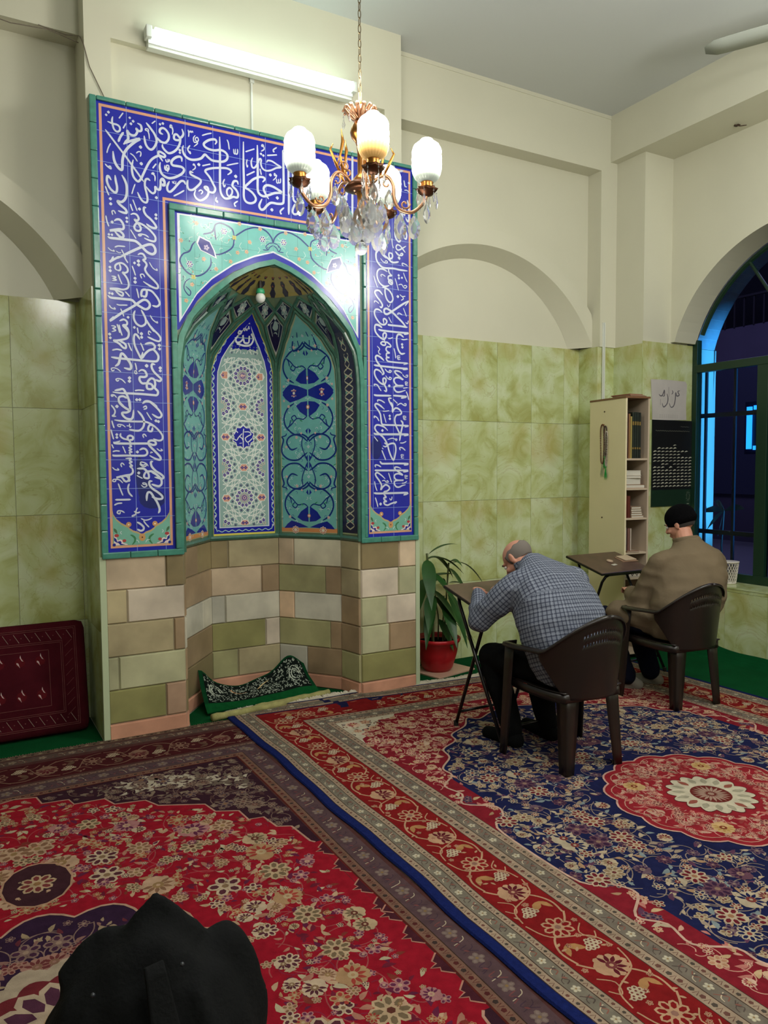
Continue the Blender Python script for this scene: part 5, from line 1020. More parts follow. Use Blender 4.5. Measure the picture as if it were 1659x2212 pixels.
def pearl(A, cx, cy, hx, hy, w, base, lay, acc=((110, 74, 66), (84, 74, 66))):
    frame_band(A, cx, cy, hx-w/2, hy-w/2, hx+w/2, hy+w/2, base, lay)
    frame_band(A, cx, cy, hx+w/2-.002, hy+w/2-.002, hx+w/2+.0015, hy+w/2+.0015, (70, 52, 44), lay+1)
    frame_band(A, cx, cy, hx-w/2-.0015, hy-w/2-.0015, hx-w/2+.002, hy-w/2+.002, (70, 52, 44), lay+1)
    for (x, y, a, i) in along(cx, cy, hx, hy, .021):
        A.T = loc((x, y), a)
        if i % 2: A.disc((0, 0), w*.22, acc[i//2 % 2], lay+1, 5)
        else: A.stroke([(-.008, -w*.25), (0, w*.2), (.008, -w*.25)], .003, acc[0], lay+1, 1)
        A.T = None
def vine_border(A, cx, cy, hx, hy, w, base, line, lay, r, tan=RT, sc=1.0):
    frame_band(A, cx, cy, hx-w/2, hy-w/2, hx+w/2, hy+w/2, base, lay)
    P_ = along(cx, cy, hx, hy, .245*sc)
    for k, (x, y, a, i) in enumerate(P_):
        s = 1 if i % 2 else -1; A.T = loc((x, y), a); h = w/2
        A.stroke([(-.125*sc, -s*h*.78), (-.07*sc, -s*h*.35), (-.02*sc, s*h*.45), (.05*sc, s*h*.80), (.125*sc, s*h*.72)], .008, line, lay+2, 5)
        A.stroke([(-.12*sc, s*h*.85), (-.03*sc, s*h*.55), (.03*sc, -s*h*.55), (.11*sc, -s*h*.82)], .006, line, lay+2, 5)
        A.stroke([(-.04*sc, -s*h*.75), (.0, -s*h*.40), (.05*sc, -s*h*.62), (.02*sc, -s*h*.86)], .005, line, lay+2, 4)
        A.leaf((.03*sc, s*h*.45), -s*.9, .075*sc, .034*sc, tan, lay+3); A.leaf((.03*sc, s*h*.45), s*.4, .06*sc, .026*sc, tan, lay+3)
        A.leaf((-.05*sc, -s*h*.3), 2.4*s, .05*sc, .02, line, lay+2); A.leaf((-.05*sc, -s*h*.3), 2.4*s, .038*sc, .012, tan, lay+3)
        A.T = None
        q = loc((x, y), a)
        if i % 2: palmette(A, q((-.065*sc, s*h*.05)), a+1.57*s, .062*sc, (line, (96, 30, 40), (120, 60, 60)), lay+4)
        else:
            A.flower(q((-.06*sc, 0)), .058*sc, 8, line, base, (150, 110, 96), lay+4)
        grapes(A, q((.075*sc, -s*h*.28)), .040*sc, lay+4)
        for m in range(5):
            u_, v_ = r.uniform(-.12, .12)*sc, r.uniform(-.8, .8)*h; A.flower(q((u_, v_)), .012, 5, line, (150, 90, 80), base, lay+3)
            u_, v_ = r.uniform(-.12, .12)*sc, r.uniform(-.85, .85)*h; A.leaf(q((u_, v_)), r.uniform(0, 6), .026, .011, line, lay+3)
def scatter(A, inside, cx, cy, hx, hy, r, dens, flcols, leafcols, line, lay, quad=True, big=.05, steps=None):
    """fourfold symmetric field of vines, blossoms and leaves"""
    M4 = [(1, 1), (-1, 1), (1, -1), (-1, -1)]
    nx, ny = max(2, int(hx/dens)), max(2, int(hy/dens))
    for i in range(nx):
        for j in range(ny):
            x = (i+.5+r.uniform(-.28, .28))*hx/nx; y = (j+.5+r.uniform(-.28, .28))*hy/ny
            rr = r.choice([1, .8, .62, .5])*big; n = r.choice([5, 6, 8, 8]); ro = r.uniform(0, 6.28); fc = r.choice(flcols); pal = r.random() < .35
            a0 = r.uniform(0, 6.28); sw = r.choice([-1, 1]); ext = []
            for k in range(3):
                a1 = a0+2.1*k; l = rr*r.uniform(2.2, 3.6)
                ext.append([(x+l*t*math.cos(a1+sw*2.0*t), y+l*t*math.sin(a1+sw*2.0*t)) for t in (.15, .4, .65, .85, 1)])
            lv = [(r.uniform(-1.5, 1.5)*dens*.62, r.uniform(-1.5, 1.5)*dens*.62, r.uniform(0, 6.28), r.uniform(.6, 1.3), r.choice(leafcols)) for _ in range(7)]
            bl = [(r.uniform(-1.3, 1.3)*dens*.55, r.uniform(-1.3, 1.3)*dens*.55, r.uniform(.3, .5), r.choice(flcols)) for _ in range(2)]
            for (sx, sy) in M4:
                f = lambda p: (cx+sx*p[0], cy+sy*p[1])
                for e in ext:
                    q = [f(p) for p in e]
                    if all(inside(p) for p in q): A.stroke(q, .0045, line, lay, 3)
                for (dx, dy, a, s, c) in lv:
                    p = f((x+dx, y+dy))
                    if inside(p) and inside(f((x+dx+.03*math.cos(a), y+dy+.03*math.sin(a)))):
                        aa = math.atan2(sy*math.sin(a), sx*math.cos(a)); A.leaf(p, aa, .044*s, .019*s, c, lay+1, .12)
                for (dx, dy, s, c) in bl:
                    p = f((x+dx, y+dy))
                    if inside(p): A.flower(p, rr*s+.006, 5, c[0], c[1], c[2], lay+2)
                p = f((x, y))
                if inside(p) and inside((p[0]+rr, p[1])) and inside((p[0]-rr, p[1])) and inside((p[0], p[1]+rr)) and inside((p[0], p[1]-rr)):
                    if pal: palmette(A, p, math.atan2(sy*math.sin(ro), sx*math.cos(ro)), rr*1.05, (fc[0], fc[1], fc[2]), lay+5)
                    else: A.flower(p, rr, n, fc[0], fc[1], fc[2], lay+5, ro)
def scallop(cx, cy, R, n, amp, m=6, sq=1.0):
    out = []
    for k in range(n*m):
        t = 2*pi*k/(n*m); f = abs(math.sin(n*t/2)); r_ = R*(1-amp+amp*f); out.append((cx+r_*math.cos(t), cy+r_*math.sin(t)*sq))
    return out
def shade(pts, A, col, lay, c=None):
    c = c or tuple(np.mean(np.array(pts), 0))
    for a, b in zip(pts, pts[1:]+pts[:1]): A.poly([c, a, b], col, lay)

# ------------------------------------------------ navy rug (right)
CX2, CY2, HX2, HY2 = 3.225, 2.389, 1.68, 2.38
def wy2(x, y):
    t = max(0, (y-2.8)/2.0); return y-.095*(x-1.6)*min(t, 1)**1.3+.10*min(t, 1)
def f2(x, y, h):
    e = max(0, 1-abs(x-1.57)/.5)
    xx = x+e*(.006*math.sin(5.3*y)+.004*math.sin(13*y+1))
    b = .012*math.exp(-((x-2.46)**2+(y-4.72)**2)/.02)
    return (xx, wy2(x, y), .0175+h+b)
B = Art(); r = random.Random(21)
rug_outline(B, CX2, CY2, HX2, HY2, RN, 0)
HBX, HBY = HX2, HY2
frame_band(B, CX2, CY2, HX2-.038, HY2-.02, HX2, HY2, (24, 34, 84), 1)
# guards and main border (half sizes of the centre lines measured from the left edge)
pearl(B, CX2, CY2, HX2-.055, HY2-.040, .034, RP, 2)
guard(B, CX2, CY2, HX2-.100, HY2-.085, .056, (126, 118, 104), 2)
pearl(B, CX2, CY2, HX2-.144, HY2-.129, .032, RP, 2)
vine_border(B, CX2, CY2, HX2-.272, HY2-.272, .224, (132, 28, 30), (190, 150, 118), 2, r)
pearl(B, CX2, CY2, HX2-.408, HY2-.412, .050, RP, 2)
guard(B, CX2, CY2, HX2-.464, HY2-.466, .060, (122, 112, 100), 2)
pearl(B, CX2, CY2, HX2-.514, HY2-.514, .040, RP, 2)
fx, fy = HX2-.535, HY2-.535
# spandrel boundary in one quadrant (offset from centre)
SPX = [(0, 1.62), (.15, 1.58), (.30, 1.50), (.36, 1.55), (.46, 1.43), (.62, 1.34), (.66, 1.24), (.80, 1.16), (.84, 1.04), (.96, .93), (.97, .83), (1.08, .74), (1.06, .62), (1.12, .53), (1.0, .43), (1.04, .33), (1.13, .26), (1.145, .0)]
def bnd2(px): 
    px = abs(px); return float(np.interp(px, [p[0] for p in SPX if True], [p[1] for p in SPX]))
spx_sorted = sorted(SPX)
def isnavy(p):
    x, y = abs(p[0]-CX2), abs(p[1]-CY2)
    if x > fx-.01 or y > fy-.01: return False
    return y < float(np.interp(x, [q[0] for q in spx_sorted], [q[1] for q in spx_sorted]))-.02
def isspan(p):
    x, y = abs(p[0]-CX2), abs(p[1]-CY2)
    if x > fx-.012 or y > fy-.012: return False
    return y > float(np.interp(x, [q[0] for q in spx_sorted], [q[1] for q in spx_sorted]))+.02
RDC = (132, 32, 44)
for (sx, sy) in ((1, 1), (-1, 1), (1, -1), (-1, -1)):
    sm = [tuple(p) for p in catmull(SPX, 4)]
    for a, b in zip(sm[:-1], sm[1:]):
        P_ = [(CX2+sx*a[0], CY2+sy*a[1]), (CX2+sx*b[0], CY2+sy*b[1]), (CX2+sx*max(b[0], a[0]), CY2+sy*fy), (CX2+sx*min(a[0], b[0]), CY2+sy*fy)]
        if b[0] > a[0]: B.poly(P_, RDC, 3)
        else: B.poly([(CX2+sx*a[0], CY2+sy*a[1]), (CX2+sx*b[0], CY2+sy*b[1]), (CX2+sx*fx, CY2+sy*b[1]), (CX2+sx*fx, CY2+sy*a[1])], RDC, 3)
    B.stroke([(CX2+sx*p[0], CY2+sy*p[1]) for p in SPX], .011, (206, 170, 150), 9, 4)
    # pale corner triangle
    tri = [(fx, fy), (fx-.42, fy), (fx-.38, fy-.06), (fx-.27, fy-.06), (fx-.20, fy-.15), (fx-.10, fy-.17), (fx-.09, fy-.27), (fx-.02, fy-.32), (fx, fy-.40)]
    T_ = [(CX2+sx*p[0], CY2+sy*p[1]) for p in tri]; shade(T_, B, (206, 194, 170), 8, T_[0])
    for k in range(60):
        x, y = r.uniform(0, .36), r.uniform(0, .34)
        if x/.40+y/.38 < .9: B.leaf((CX2+sx*(fx-x), CY2+sy*(fy-y)), r.uniform(0, 6), .03, .013, r.choice([(110, 70, 60), (150, 120, 96), (70, 60, 70)]), 10, .2)
fl2 = [((186, 168, 140), (150, 124, 96), (110, 54, 54)), ((190, 170, 144), (110, 34, 44), (160, 116, 86)), ((112, 88, 100), (60, 40, 70), (150, 126, 110)), ((186, 170, 144), (30, 34, 74), (130, 60, 56)), ((104, 70, 84), (60, 36, 62), (150, 120, 104))]
lf2 = [(186, 166, 138), (190, 172, 144), (160, 142, 124), (130, 142, 144), (96, 60, 84), (170, 136, 104)]
MR2 = .52
inn = lambda p: isnavy(p) and math.hypot(p[0]-CX2, p[1]-CY2) > MR2+.02
scatter(B, inn, CX2, CY2, fx, fy, r, .122, fl2, lf2, (150, 132, 120), 4, big=.056)
scatter(B, isspan, CX2, CY2, fx, fy, r, .11, [((214, 180, 156), (150, 50, 60), (200, 150, 110)), ((206, 170, 140), (190, 140, 110), (130, 50, 50))], [(206, 160, 140), (190, 120, 110), (200, 170, 130)], (204, 150, 132), 4, big=.045)
# medallion
m_out = scallop(CX2, CY2, MR2, 16, .06)
shade(m_out, B, (150, 38, 48), 11, (CX2, CY2)); B.stroke(m_out, .010, (206, 164, 150), 18, 1, closed=True)
B.stroke(scallop(CX2, CY2, MR2*.93, 16, .08), .005, (200, 150, 130), 18, 1, closed=True)
inm = lambda p: .235 < math.hypot(p[0]-CX2, p[1]-CY2) < MR2-.05
scatter(B, inm, CX2, CY2, MR2, MR2, r, .085, [((200, 160, 140), (150, 46, 56), (200, 150, 110)), ((196, 150, 130), (110, 40, 50), (190, 150, 120))], [(204, 160, 140), (190, 110, 100), (150, 60, 60)], (206, 150, 138), 12, big=.034)
for k in range(4):
    a = pi/4+pi/2*k; c = (CX2+.36*math.cos(a), CY2+.36*math.sin(a)); palmette(B, c, a, .055, ((206, 170, 120), (190, 150, 90), (130, 60, 40)), 19)
ros = scallop(CX2, CY2, .215, 16, .16); shade(ros, B, (206, 196, 172), 23, (CX2, CY2)); B.stroke(ros, .005, (110, 50, 50), 24, 1, closed=True)
for k in range(16):
    a = 2*pi*k/16+.1; B.leaf((CX2+.12*math.cos(a), CY2+.12*math.sin(a)), a, .07, .035, (150, 84, 72) if k % 4 == 0 else (166, 160, 138), 24)
B.disc((CX2, CY2), .098, (110, 44, 40), 26, 24)
for k in range(20):
    a = 2*pi*k/20; B.leaf((CX2+.022*math.cos(a), CY2+.022*math.sin(a)), a, .068, .014, (170, 140, 124), 27)
B.disc((CX2, CY2), .016, (170, 140, 124), 28, 8)
B.C = [tuple(v*.88 for v in c) for c in B.C]
rug2 = empty('persian_rug', (CX2, CY2, 0)); tag(rug2, 'navy field Persian rug with red border and round red medallion, under the chairs', 'rug')
def KP(o, par):
    o.parent = par; o.matrix_parent_inverse = Matrix.Translation(-par.location); return o
KP(B.build('pile', f2, wool, dh=.00012), rug2)
# rug body and its blue side binding
bd = MB(); n = 80
def body(cx, cy, hx, hy, fn, z0):
    m = MB(); pts = []
    for i in range(n): t = i/n; pts.append((cx-hx, cy-hy+2*hy*t))
    for i in range(n): t = i/n; pts.append((cx-hx+2*hx*t, cy+hy))
    for i in range(n): t = i/n; pts.append((cx+hx, cy+hy-2*hy*t))
    for i in range(n): t = i/n; pts.append((cx+hx-2*hx*t, cy-hy))
    k = len(pts); V = [fn(p[0], p[1], 0) for p in pts]; V += [(v[0], v[1], z0) for v in V]
    return m.add(V, [(i, (i+1) % k, k+(i+1) % k, k+i) for i in range(k)])
KP(body(CX2, CY2, HX2, HY2, f2, .0045).build('edge', mat('rug_edge', (40, 36, 60), 1.0)), rug2)
bm2 = MB(); m = 90
for j in range(m):
    y0, y1 = CY2-HY2+2*HY2*j/m, CY2-HY2+2*HY2*(j+1)/m
    a, b = f2(CX2-HX2, y0, 0), f2(CX2-HX2, y1, 0); w0 = .040+.003*math.sin(31*y0); w1 = .040+.003*math.sin(31*y1)
    bm2.add([(a[0]-.010, a[1], .0125), (a[0]-.004, a[1], a[2]+.002), (a[0]+w0*.8, a[1], a[2]+.0022), (b[0]-.010, b[1], .0125), (b[0]-.004, b[1], b[2]+.002), (b[0]+w1*.8, b[1], b[2]+.0022)], [(0, 1, 4, 3), (1, 2, 5, 4)])
KP(bm2.build('side_binding', mat('navy_binding', (22, 32, 84), 1.0, spec=.05, bump=.4, bscale=220, var=.15, vscale=60)), rug2)
# white fringe on the niche side
fr = MB(); rf = random.Random(4); x = 1.56
while x < 4.88:
    dens_ = 1.0 if x < 3.4 else .5
    a = f2(x, CY2+HY2, 0); l = rf.uniform(.035, .075)*(1.25 if math.sin(9*x)+math.sin(4.1*x) > .2 else .8); dx = rf.uniform(-.03, .03)
    p = [(a[0], a[1]-.006, a[2]+.001), (a[0]+dx*.4, a[1]+l*.45, a[2]+rf.uniform(.002, .010)), (a[0]+dx, a[1]+l, .008+rf.uniform(0, .008))]
    fr.tube(p, [.0045, .0065, .004], 4); x += rf.uniform(.004, .007)
KP(fr.build('fringe', mat('cotton_fringe', (206, 198, 180), .95)), rug2)

# ------------------------------------------------ red rug (left, under the navy one)
CX1, CY1, HX1, HY1 = .227, 2.37, 1.70, 2.37
def f1(x, y, h):
    return (x+.004*math.sin(4*y), y+.006*math.sin(3*x), .008+h)
B = Art(); r = random.Random(33)
rug_outline(B, CX1, CY1, HX1, HY1, (92, 56, 54), 0)
pearl(B, CX1, CY1, HX1-.025, HY1-.03, .05, (128, 104, 88), 2, ((60, 50, 44), (170, 150, 120)))
guard(B, CX1, CY1, HX1-.085, HY1-.105, .075, (104, 84, 76), 2, (150, 130, 112))
vine_border(B, CX1, CY1, HX1-.245, HY1-.31, .26, (80, 30, 34), (150, 114, 96), 2, r, (110, 80, 66))
pearl(B, CX1, CY1, 1.332-.0, HY1-.48, .036, (140, 112, 98), 2, ((92, 50, 50), (80, 64, 62)))
guard(B, CX1, CY1, 1.245, HY1-.54, .098, (98, 74, 78), 2, (132, 112, 104), ((80, 60, 72), (130, 76, 76)))
pearl(B, CX1, CY1, 1.170, HY1-.615, .048, (136, 100, 84), 2, ((96, 46, 44), (70, 56, 52)))
fx1, fy1 = 1.145, HY1-.64
frame_band(B, CX1, CY1, fx1-.004, fy1-.004, fx1+.004, fy1+.004, (100, 40, 34), 6)
Z1 = [(0, 1.74), (.10, 1.71), (.115, 1.62), (.235, 1.60), (.25, 1.53), (.39, 1.52), (.42, 1.43), (.56, 1.40), (.60, 1.31), (.80, 1.21), (.82, 1.11), (.92, 1.06), (.93, .95), (1.0, .94), (1.02, .82), (1.08, .79), (1.10, .62), (1.115, .60)]
z1s = [(p[0], p[1]-.0) for p in Z1]
def zb1(x): return float(np.interp(abs(x), [p[0] for p in z1s], [p[1] for p in z1s]))
FR1 = (166, 26, 44)
for (sx, sy) in ((1, 1), (-1, 1), (1, -1), (-1, -1)):
    for a, b in zip(Z1[:-1], Z1[1:]):
        n_ = max(1, int(abs(b[0]-a[0])/.06))
        for j in range(n_):
            p = (a[0]+(b[0]-a[0])*j/n_, a[1]+(b[1]-a[1])*j/n_); q = (a[0]+(b[0]-a[0])*(j+1)/n_, a[1]+(b[1]-a[1])*(j+1)/n_)
            for k in range(4):
                B.poly([(CX1+sx*p[0], CY1+sy*p[1]*k/4), (CX1+sx*q[0], CY1+sy*q[1]*k/4), (CX1+sx*q[0], CY1+sy*q[1]*(k+1)/4), (CX1+sx*p[0], CY1+sy*p[1]*(k+1)/4)], FR1, 4)
            B.poly([(CX1+sx*p[0], CY1+sy*p[1]), (CX1+sx*q[0], CY1+sy*q[1]), (CX1+sx*q[0], CY1+sy*fy1), (CX1+sx*p[0], CY1+sy*fy1)], (62, 34, 46), 4)
    B.rect(CX1+sx*1.115, CY1, CX1+sx*1.14, CY1+sy*.60, FR1, 4); B.rect(CX1+sx*1.115, CY1+sy*.60, CX1+sx*1.14, CY1+sy*fy1, (62, 34, 46), 4)
    B.stroke([(CX1+sx*p[0], CY1+sy*p[1]) for p in Z1], .010, (206, 156, 136), 9, 1)
    # bumps along the long sides
    for yb in (.52, .36, .18, .03):
        P_ = [(1.14, yb+.06), (1.105, yb+.028), (1.112, yb+.012), (1.082, yb), (1.112, yb-.012), (1.105, yb-.028), (1.14, yb-.06)]
        P_ = [(CX1+sx*p[0], CY1+sy*p[1]) for p in P_]; B.poly(P_, (80, 36, 46), 8); B.stroke(P_, .006, (200, 140, 120), 10, 1)
    # pale scrolls in the corner
    for k in range(130):
        t = r.uniform(0, 1); x = .50+.60*t; y = (fy1-.03)-.28*t*t-r.uniform(0, .16)
        if y < zb1(x)+.06 or y > fy1-.02 or x > fx1-.02: continue
        P_ = (CX1+sx*x, CY1+sy*y); B.leaf(P_, r.uniform(0, 6.28), .05, .022, (204, 190, 168) if t < .55 or k % 3 == 0 else (120, 104, 92), 10, .25)
fl1 = [((208, 170, 140), (150, 110, 84), (166, 132, 90)), ((216, 190, 160), (96, 50, 60), (150, 120, 90)), ((190, 130, 130), (110, 50, 80), (206, 170, 140)), ((206, 176, 140), (130, 110, 84), (110, 60, 50)), ((190, 150, 110), (176, 70, 60), (206, 180, 140))]
lf1 = [(206, 170, 136), (190, 130, 110), (110, 40, 70), (140, 60, 50), (196, 150, 110), (120, 36, 56), (206, 190, 156)]
MR1 = .60
isred = lambda p: abs(p[0]-CX1) < 1.06 and abs(p[1]-CY1) < zb1(p[0]-CX1)-.03 and math.hypot(p[0]-CX1, p[1]-CY1) > MR1+.03
isdk = lambda p: abs(p[0]-CX1) < fx1-.02 and abs(p[1]-CY1) < fy1-.02 and abs(p[1]-CY1) > zb1(p[0]-CX1)+.03
scatter(B, isred, CX1, CY1, fx1, fy1, r, .165, fl1, lf1, (176, 84, 84), 5, big=.068)
scatter(B, isred, CX1, CY1, fx1, fy1, r, .13, fl1, lf1, (150, 44, 66), 5, big=.030)
scatter(B, isdk, CX1, CY1, fx1, fy1, r, .10, [((150, 126, 110), (96, 70, 66), (130, 90, 80)), ((136, 110, 100), (70, 50, 66), (150, 110, 80))], [(126, 108, 96), (150, 128, 110), (90, 60, 60)], (130, 104, 92), 5, big=.044)
mo = scallop(CX1, CY1, MR1, 14, .10); shade(mo, B, (56, 34, 60), 12, (CX1, CY1)); B.stroke(mo, .011, (206, 164, 140), 20, 1, closed=True)
inm = lambda p: .2 < math.hypot(p[0]-CX1, p[1]-CY1) < MR1-.08
scatter(B, inm, CX1, CY1, MR1, MR1, r, .10, [((176, 130, 116), (120, 60, 60), (150, 110, 90)), ((150, 120, 110), (80, 46, 70), (180, 150, 130))], [(150, 110, 100), (110, 50, 60), (176, 150, 120)], (150, 120, 110), 13, big=.05)
m3 = scallop(CX1, CY1, .30, 12, .14); shade(m3, B, (190, 170, 146), 19, (CX1, CY1)); shade(scallop(CX1, CY1, .22, 12, .12), B, (120, 44, 50), 20, (CX1, CY1))
B.flower((CX1, CY1), .18, 12, (200, 176, 150), (90, 50, 70), (190, 150, 110), 21)
# pointed bump of the medallion end seen at the left
for (sx, sy) in ((1, 1), (-1, 1), (1, -1), (-1, -1)):
    pass
for sy in (1, -1):
    c = (CX1+.02, CY1+sy*.84); P_ = [(c[0]+.13*math.cos(t)*(1 if abs(math.cos(t)) > .5 else .8), c[1]+.17*math.sin(t)) for t in [2*pi*k/14 for k in range(14)]]
    shade(P_, B, (70, 40, 48), 12, c); B.stroke(P_, .009, (206, 160, 130), 14, 1, closed=True); B.flower(c, .07, 8, (206, 176, 140), (130, 60, 60), (160, 120, 80), 15)
B.C = [tuple(v*.80 for v in c) for c in B.C]
rug1 = empty('persian_rug', (CX1, CY1, 0)); tag(rug1, 'crimson field Persian rug with zigzag cream outline in the left foreground', 'rug')
KP(B.build('pile', f1, wool, dh=.00012), rug1)
KP(body(CX1, CY1, HX1, HY1, f1, .0042).build('edge', mat('rug_edge'), None), rug1)
fr = MB(); x = CX1-HX1
while x < 1.5:
    a = f1(x, CY1+HY1, 0); l = rf.uniform(.008, .016); fr.tube([(a[0], a[1]-.004, a[2]), (a[0]+rf.uniform(-.006, .006), a[1]+l, .006)], [.003, .002], 4); x += rf.uniform(.008, .016)
KP(fr.build('fringe', mat('worn_fringe', (120, 104, 86), .95)), rug1)

# ================================================================== CHAIRS
def make_chair():
    t = empty('plastic_armchair')
    # seat
    s = MB()
    def sf(u, v):
        x = (u-.5)*(.46-.05*(1-v)); y = -.20+.42*v; d = 4*((u-.5)**2)
        return (x, y, .425+.018*d-.012*math.sin(pi*v)+.02*max(0, v-.85)*-3+.0)
    s.grid(sf, 16, 14); so = s.build('seat', brown_pl, t, True); solid(so, .006)
    ap = MB()   # skirt below the seat
    rimp = [(-.225, .20), (-.235, -.02), (-.205, -.18), (-.13, -.205), (.13, -.205), (.205, -.18), (.235, -.02), (.225, .20), (.15, .225), (-.15, .225)]
    rimp = [tuple(p) for p in catmull(rimp, 4, True)]
    k = len(rimp); V = [(p[0], p[1], .43) for p in rimp]+[(p[0]*1.01, p[1]*1.01, .385) for p in rimp]
    ap.add(V, [(i, (i+1) % k, k+(i+1) % k, k+i) for i in range(k)]); solid(ap.build('seat_rim', brown_pl, t, True), .005)
    # shell of the back with slot rows
    def path(u):   # u -1..1 round the back
        a = u*1.15; return Vector((.285*math.sin(a)*1.04, -.262*math.cos(a)+.0+.045*abs(u)**2, 0))
    def top(u): return .655+.195*math.cos(min(abs(u)*1.12, 1)*pi/2)**1.0
    b = MB(); nu, nv = 84, 26; V = []
    for j in range(nv+1):
        for i in range(nu+1):
            u = -.98+1.96*i/nu; v = j/nv; zb = .40+.20*max(0, abs(u)-.58)/.40; zt = top(u)
            z = zb+(zt-zb)*v; p = path(u); lean = .20*(z-.43)
            V.append((p.x*(1+.05*v), p.y-lean*.62*math.cos(u), z))
    F_ = []
    for j in range(nv):
        for i in range(nu):
            if j in (18, 21) and 24 < i < nu-24 and i % 2 == 0: continue
            a = j*(nu+1)+i; F_.append((a, a+1, a+nu+2, a+nu+1))
    b.add(V, F_); solid(b.build('backrest', brown_pl, t, True), .005)
    # rolled rim and arms: one band that dips from the back to the armrests
    for sg in (-1, 1):
        a = MB(); pts = []
        for i in range(25):
            q = i/24
            if q < .55:
                u = sg*(q/.55)*.95; p = path(u); z = top(u); lean = .20*(z-.43)
                pts.append((p.x*1.05, p.y-lean*.62*math.cos(u), z+.002))
            else:
                w = (q-.55)/.45; pts.append((sg*(.268+.012*math.sin(pi*w)), -.02+.235*w, .652-.012*w))
        wd_ = [.016]*10+[.018, .02, .023, .026, .028, .03, .031, .031, .031, .031, .031, .030, .028, .026, .020]
        V = []
        for p, w in zip(pts, wd_):
            d = Vector((p[0], p[1]*.6, 0)); d.normalize()
            V += [(p[0]-d.x*w*.8, p[1]-d.y*w*.8, p[2]-.004), (p[0]-d.x*w*.3, p[1]-d.y*w*.3, p[2]+.004), (p[0]+d.x*w*.6, p[1]+d.y*w*.6, p[2]+.002), (p[0]+d.x*w, p[1]+d.y*w, p[2]-.014)]
        a.add(V, [(4*i+c, 4*i+c+1, 4*i+c+5, 4*i+c+4) for i in range(24) for c in range(3)])
        solid(a.build('armrest', brown_pl, t, True), .006)
    # legs: angled channel section
    def leg(xb, yb, xt, yt, zt, w, ox, oy):
        l = MB(); V = []
        for k in range(7):
            q = k/6; x = xb+(xt-xb)*q; y = yb+(yt-yb)*q; z = zt*q; ww = w*(.62+.38*q) if k else w*.62
            V += [(x-ox*ww, y, z), (x-ox*ww*.5, y+oy*.004, z), (x+ox*.0, y+oy*.006, z), (x+ox*.004, y+0, z), (x, y-oy*ww*.5, z), (x, y-oy*ww, z)]
        l.add(V, [(6*i+c, 6*i+c+1, 6*i+c+7, 6*i+c+6) for i in range(6) for c in range(5)])
        o = l.build('leg', brown_pl, t, True); solid(o, .005, 0); return o
    for sg in (-1, 1):
        leg(sg*.285, .235, sg*.262, .215, .642, .075, sg, 1)      # front, up to the arm
        leg(sg*.195, -.215, sg*.175, -.195, .42, .085, sg, -1)    # rear
    return t
CG = 'brown plastic armchairs'
ch = make_chair(); ch.location = (2.955, 3.115, .019); ch.rotation_euler.z = math.radians(-2)
tag(ch, 'dark brown plastic armchair under the man in the grey checked jacket', 'chair', CG)
c2 = clone(ch); c2.location = (4.345, 3.53, .019); c2.rotation_euler.z = math.radians(-6)
tag(c2, 'dark brown plastic armchair under the man in the khaki coat', 'chair', CG)


# ================================================================== FOLDING DESKS
def make_desk(w=.55):
    t = empty('folding_desk')
    D = .39; zf, zn = .885, .785; th = math.atan2(zf-zn, D)
    M = Matrix.Translation((0, 0, zn)) @ Matrix.Rotation(th, 4, 'X')
    MB().box(0, w, 0, math.hypot(D, zf-zn), -.014, .003, M, b=.003).build('desk_top', wood_top, t)
    MB().box(-.003, w+.003, -.003, math.hypot(D, zf-zn)+.003, -.016, -.0005, M, b=.002).build('edge_band', mat('black_edge', (16, 15, 15), .4), t)
    def frame(yb, yt, zt, x0, x1):
        r_ = .05; P_ = [(x0, yb, .012), (x0, yb+(yt-yb)*.5, zt*.5), (x0, yb+(yt-yb)*.93, zt*.93), (x0+.015, yt, zt-.012), (x0+r_, yt, zt), (x1-r_, yt, zt), (x1-.015, yt, zt-.012), (x1, yb+(yt-yb)*.93, zt*.93), (x1, yb+(yt-yb)*.5, zt*.5), (x1, yb, .012)]
        MB().tube(P_, .011, 8).build('leg_frame', blk_tube, t, True)
        MB().tube([(x0, yb+(yt-yb)*.13, zt*.13), (x1, yb+(yt-yb)*.13, zt*.13)], .009, 8).build('crossbar', blk_tube, t, True)
        for x in (x0, x1): MB().lathe([(.013, 0), (.015, .0), (.015, .03), (.012, .03)], 10, Matrix.Translation((x, yb, 0))).build('rubber_foot', mat('black_rubber', (14, 14, 14), .8), t)
    frame(-.17, .30, .845, .03, w-.03)
    frame(.34, .03, .765, .055, w-.055)
    for x in (.045, w-.045): MB().tube([(x-.014, .105, .452), (x+.014, .105, .452)], .008, 8).build('pivot_bolt', white_pl, t)
    return t
dk = make_desk(.55); dk.location = (2.665, 3.515, .02); tag(dk, 'brown-topped folding desk beside the potted plant, leaned on by the bald man', 'desk', 'folding desks')
d2 = clone(dk); d2.location = (4.345, 4.215, .02); d2.scale = (1.0, 1.0, 1.01); tag(d2, 'brown-topped folding desk in front of the bookcase with a small clay disc on it', 'desk', 'folding desks')
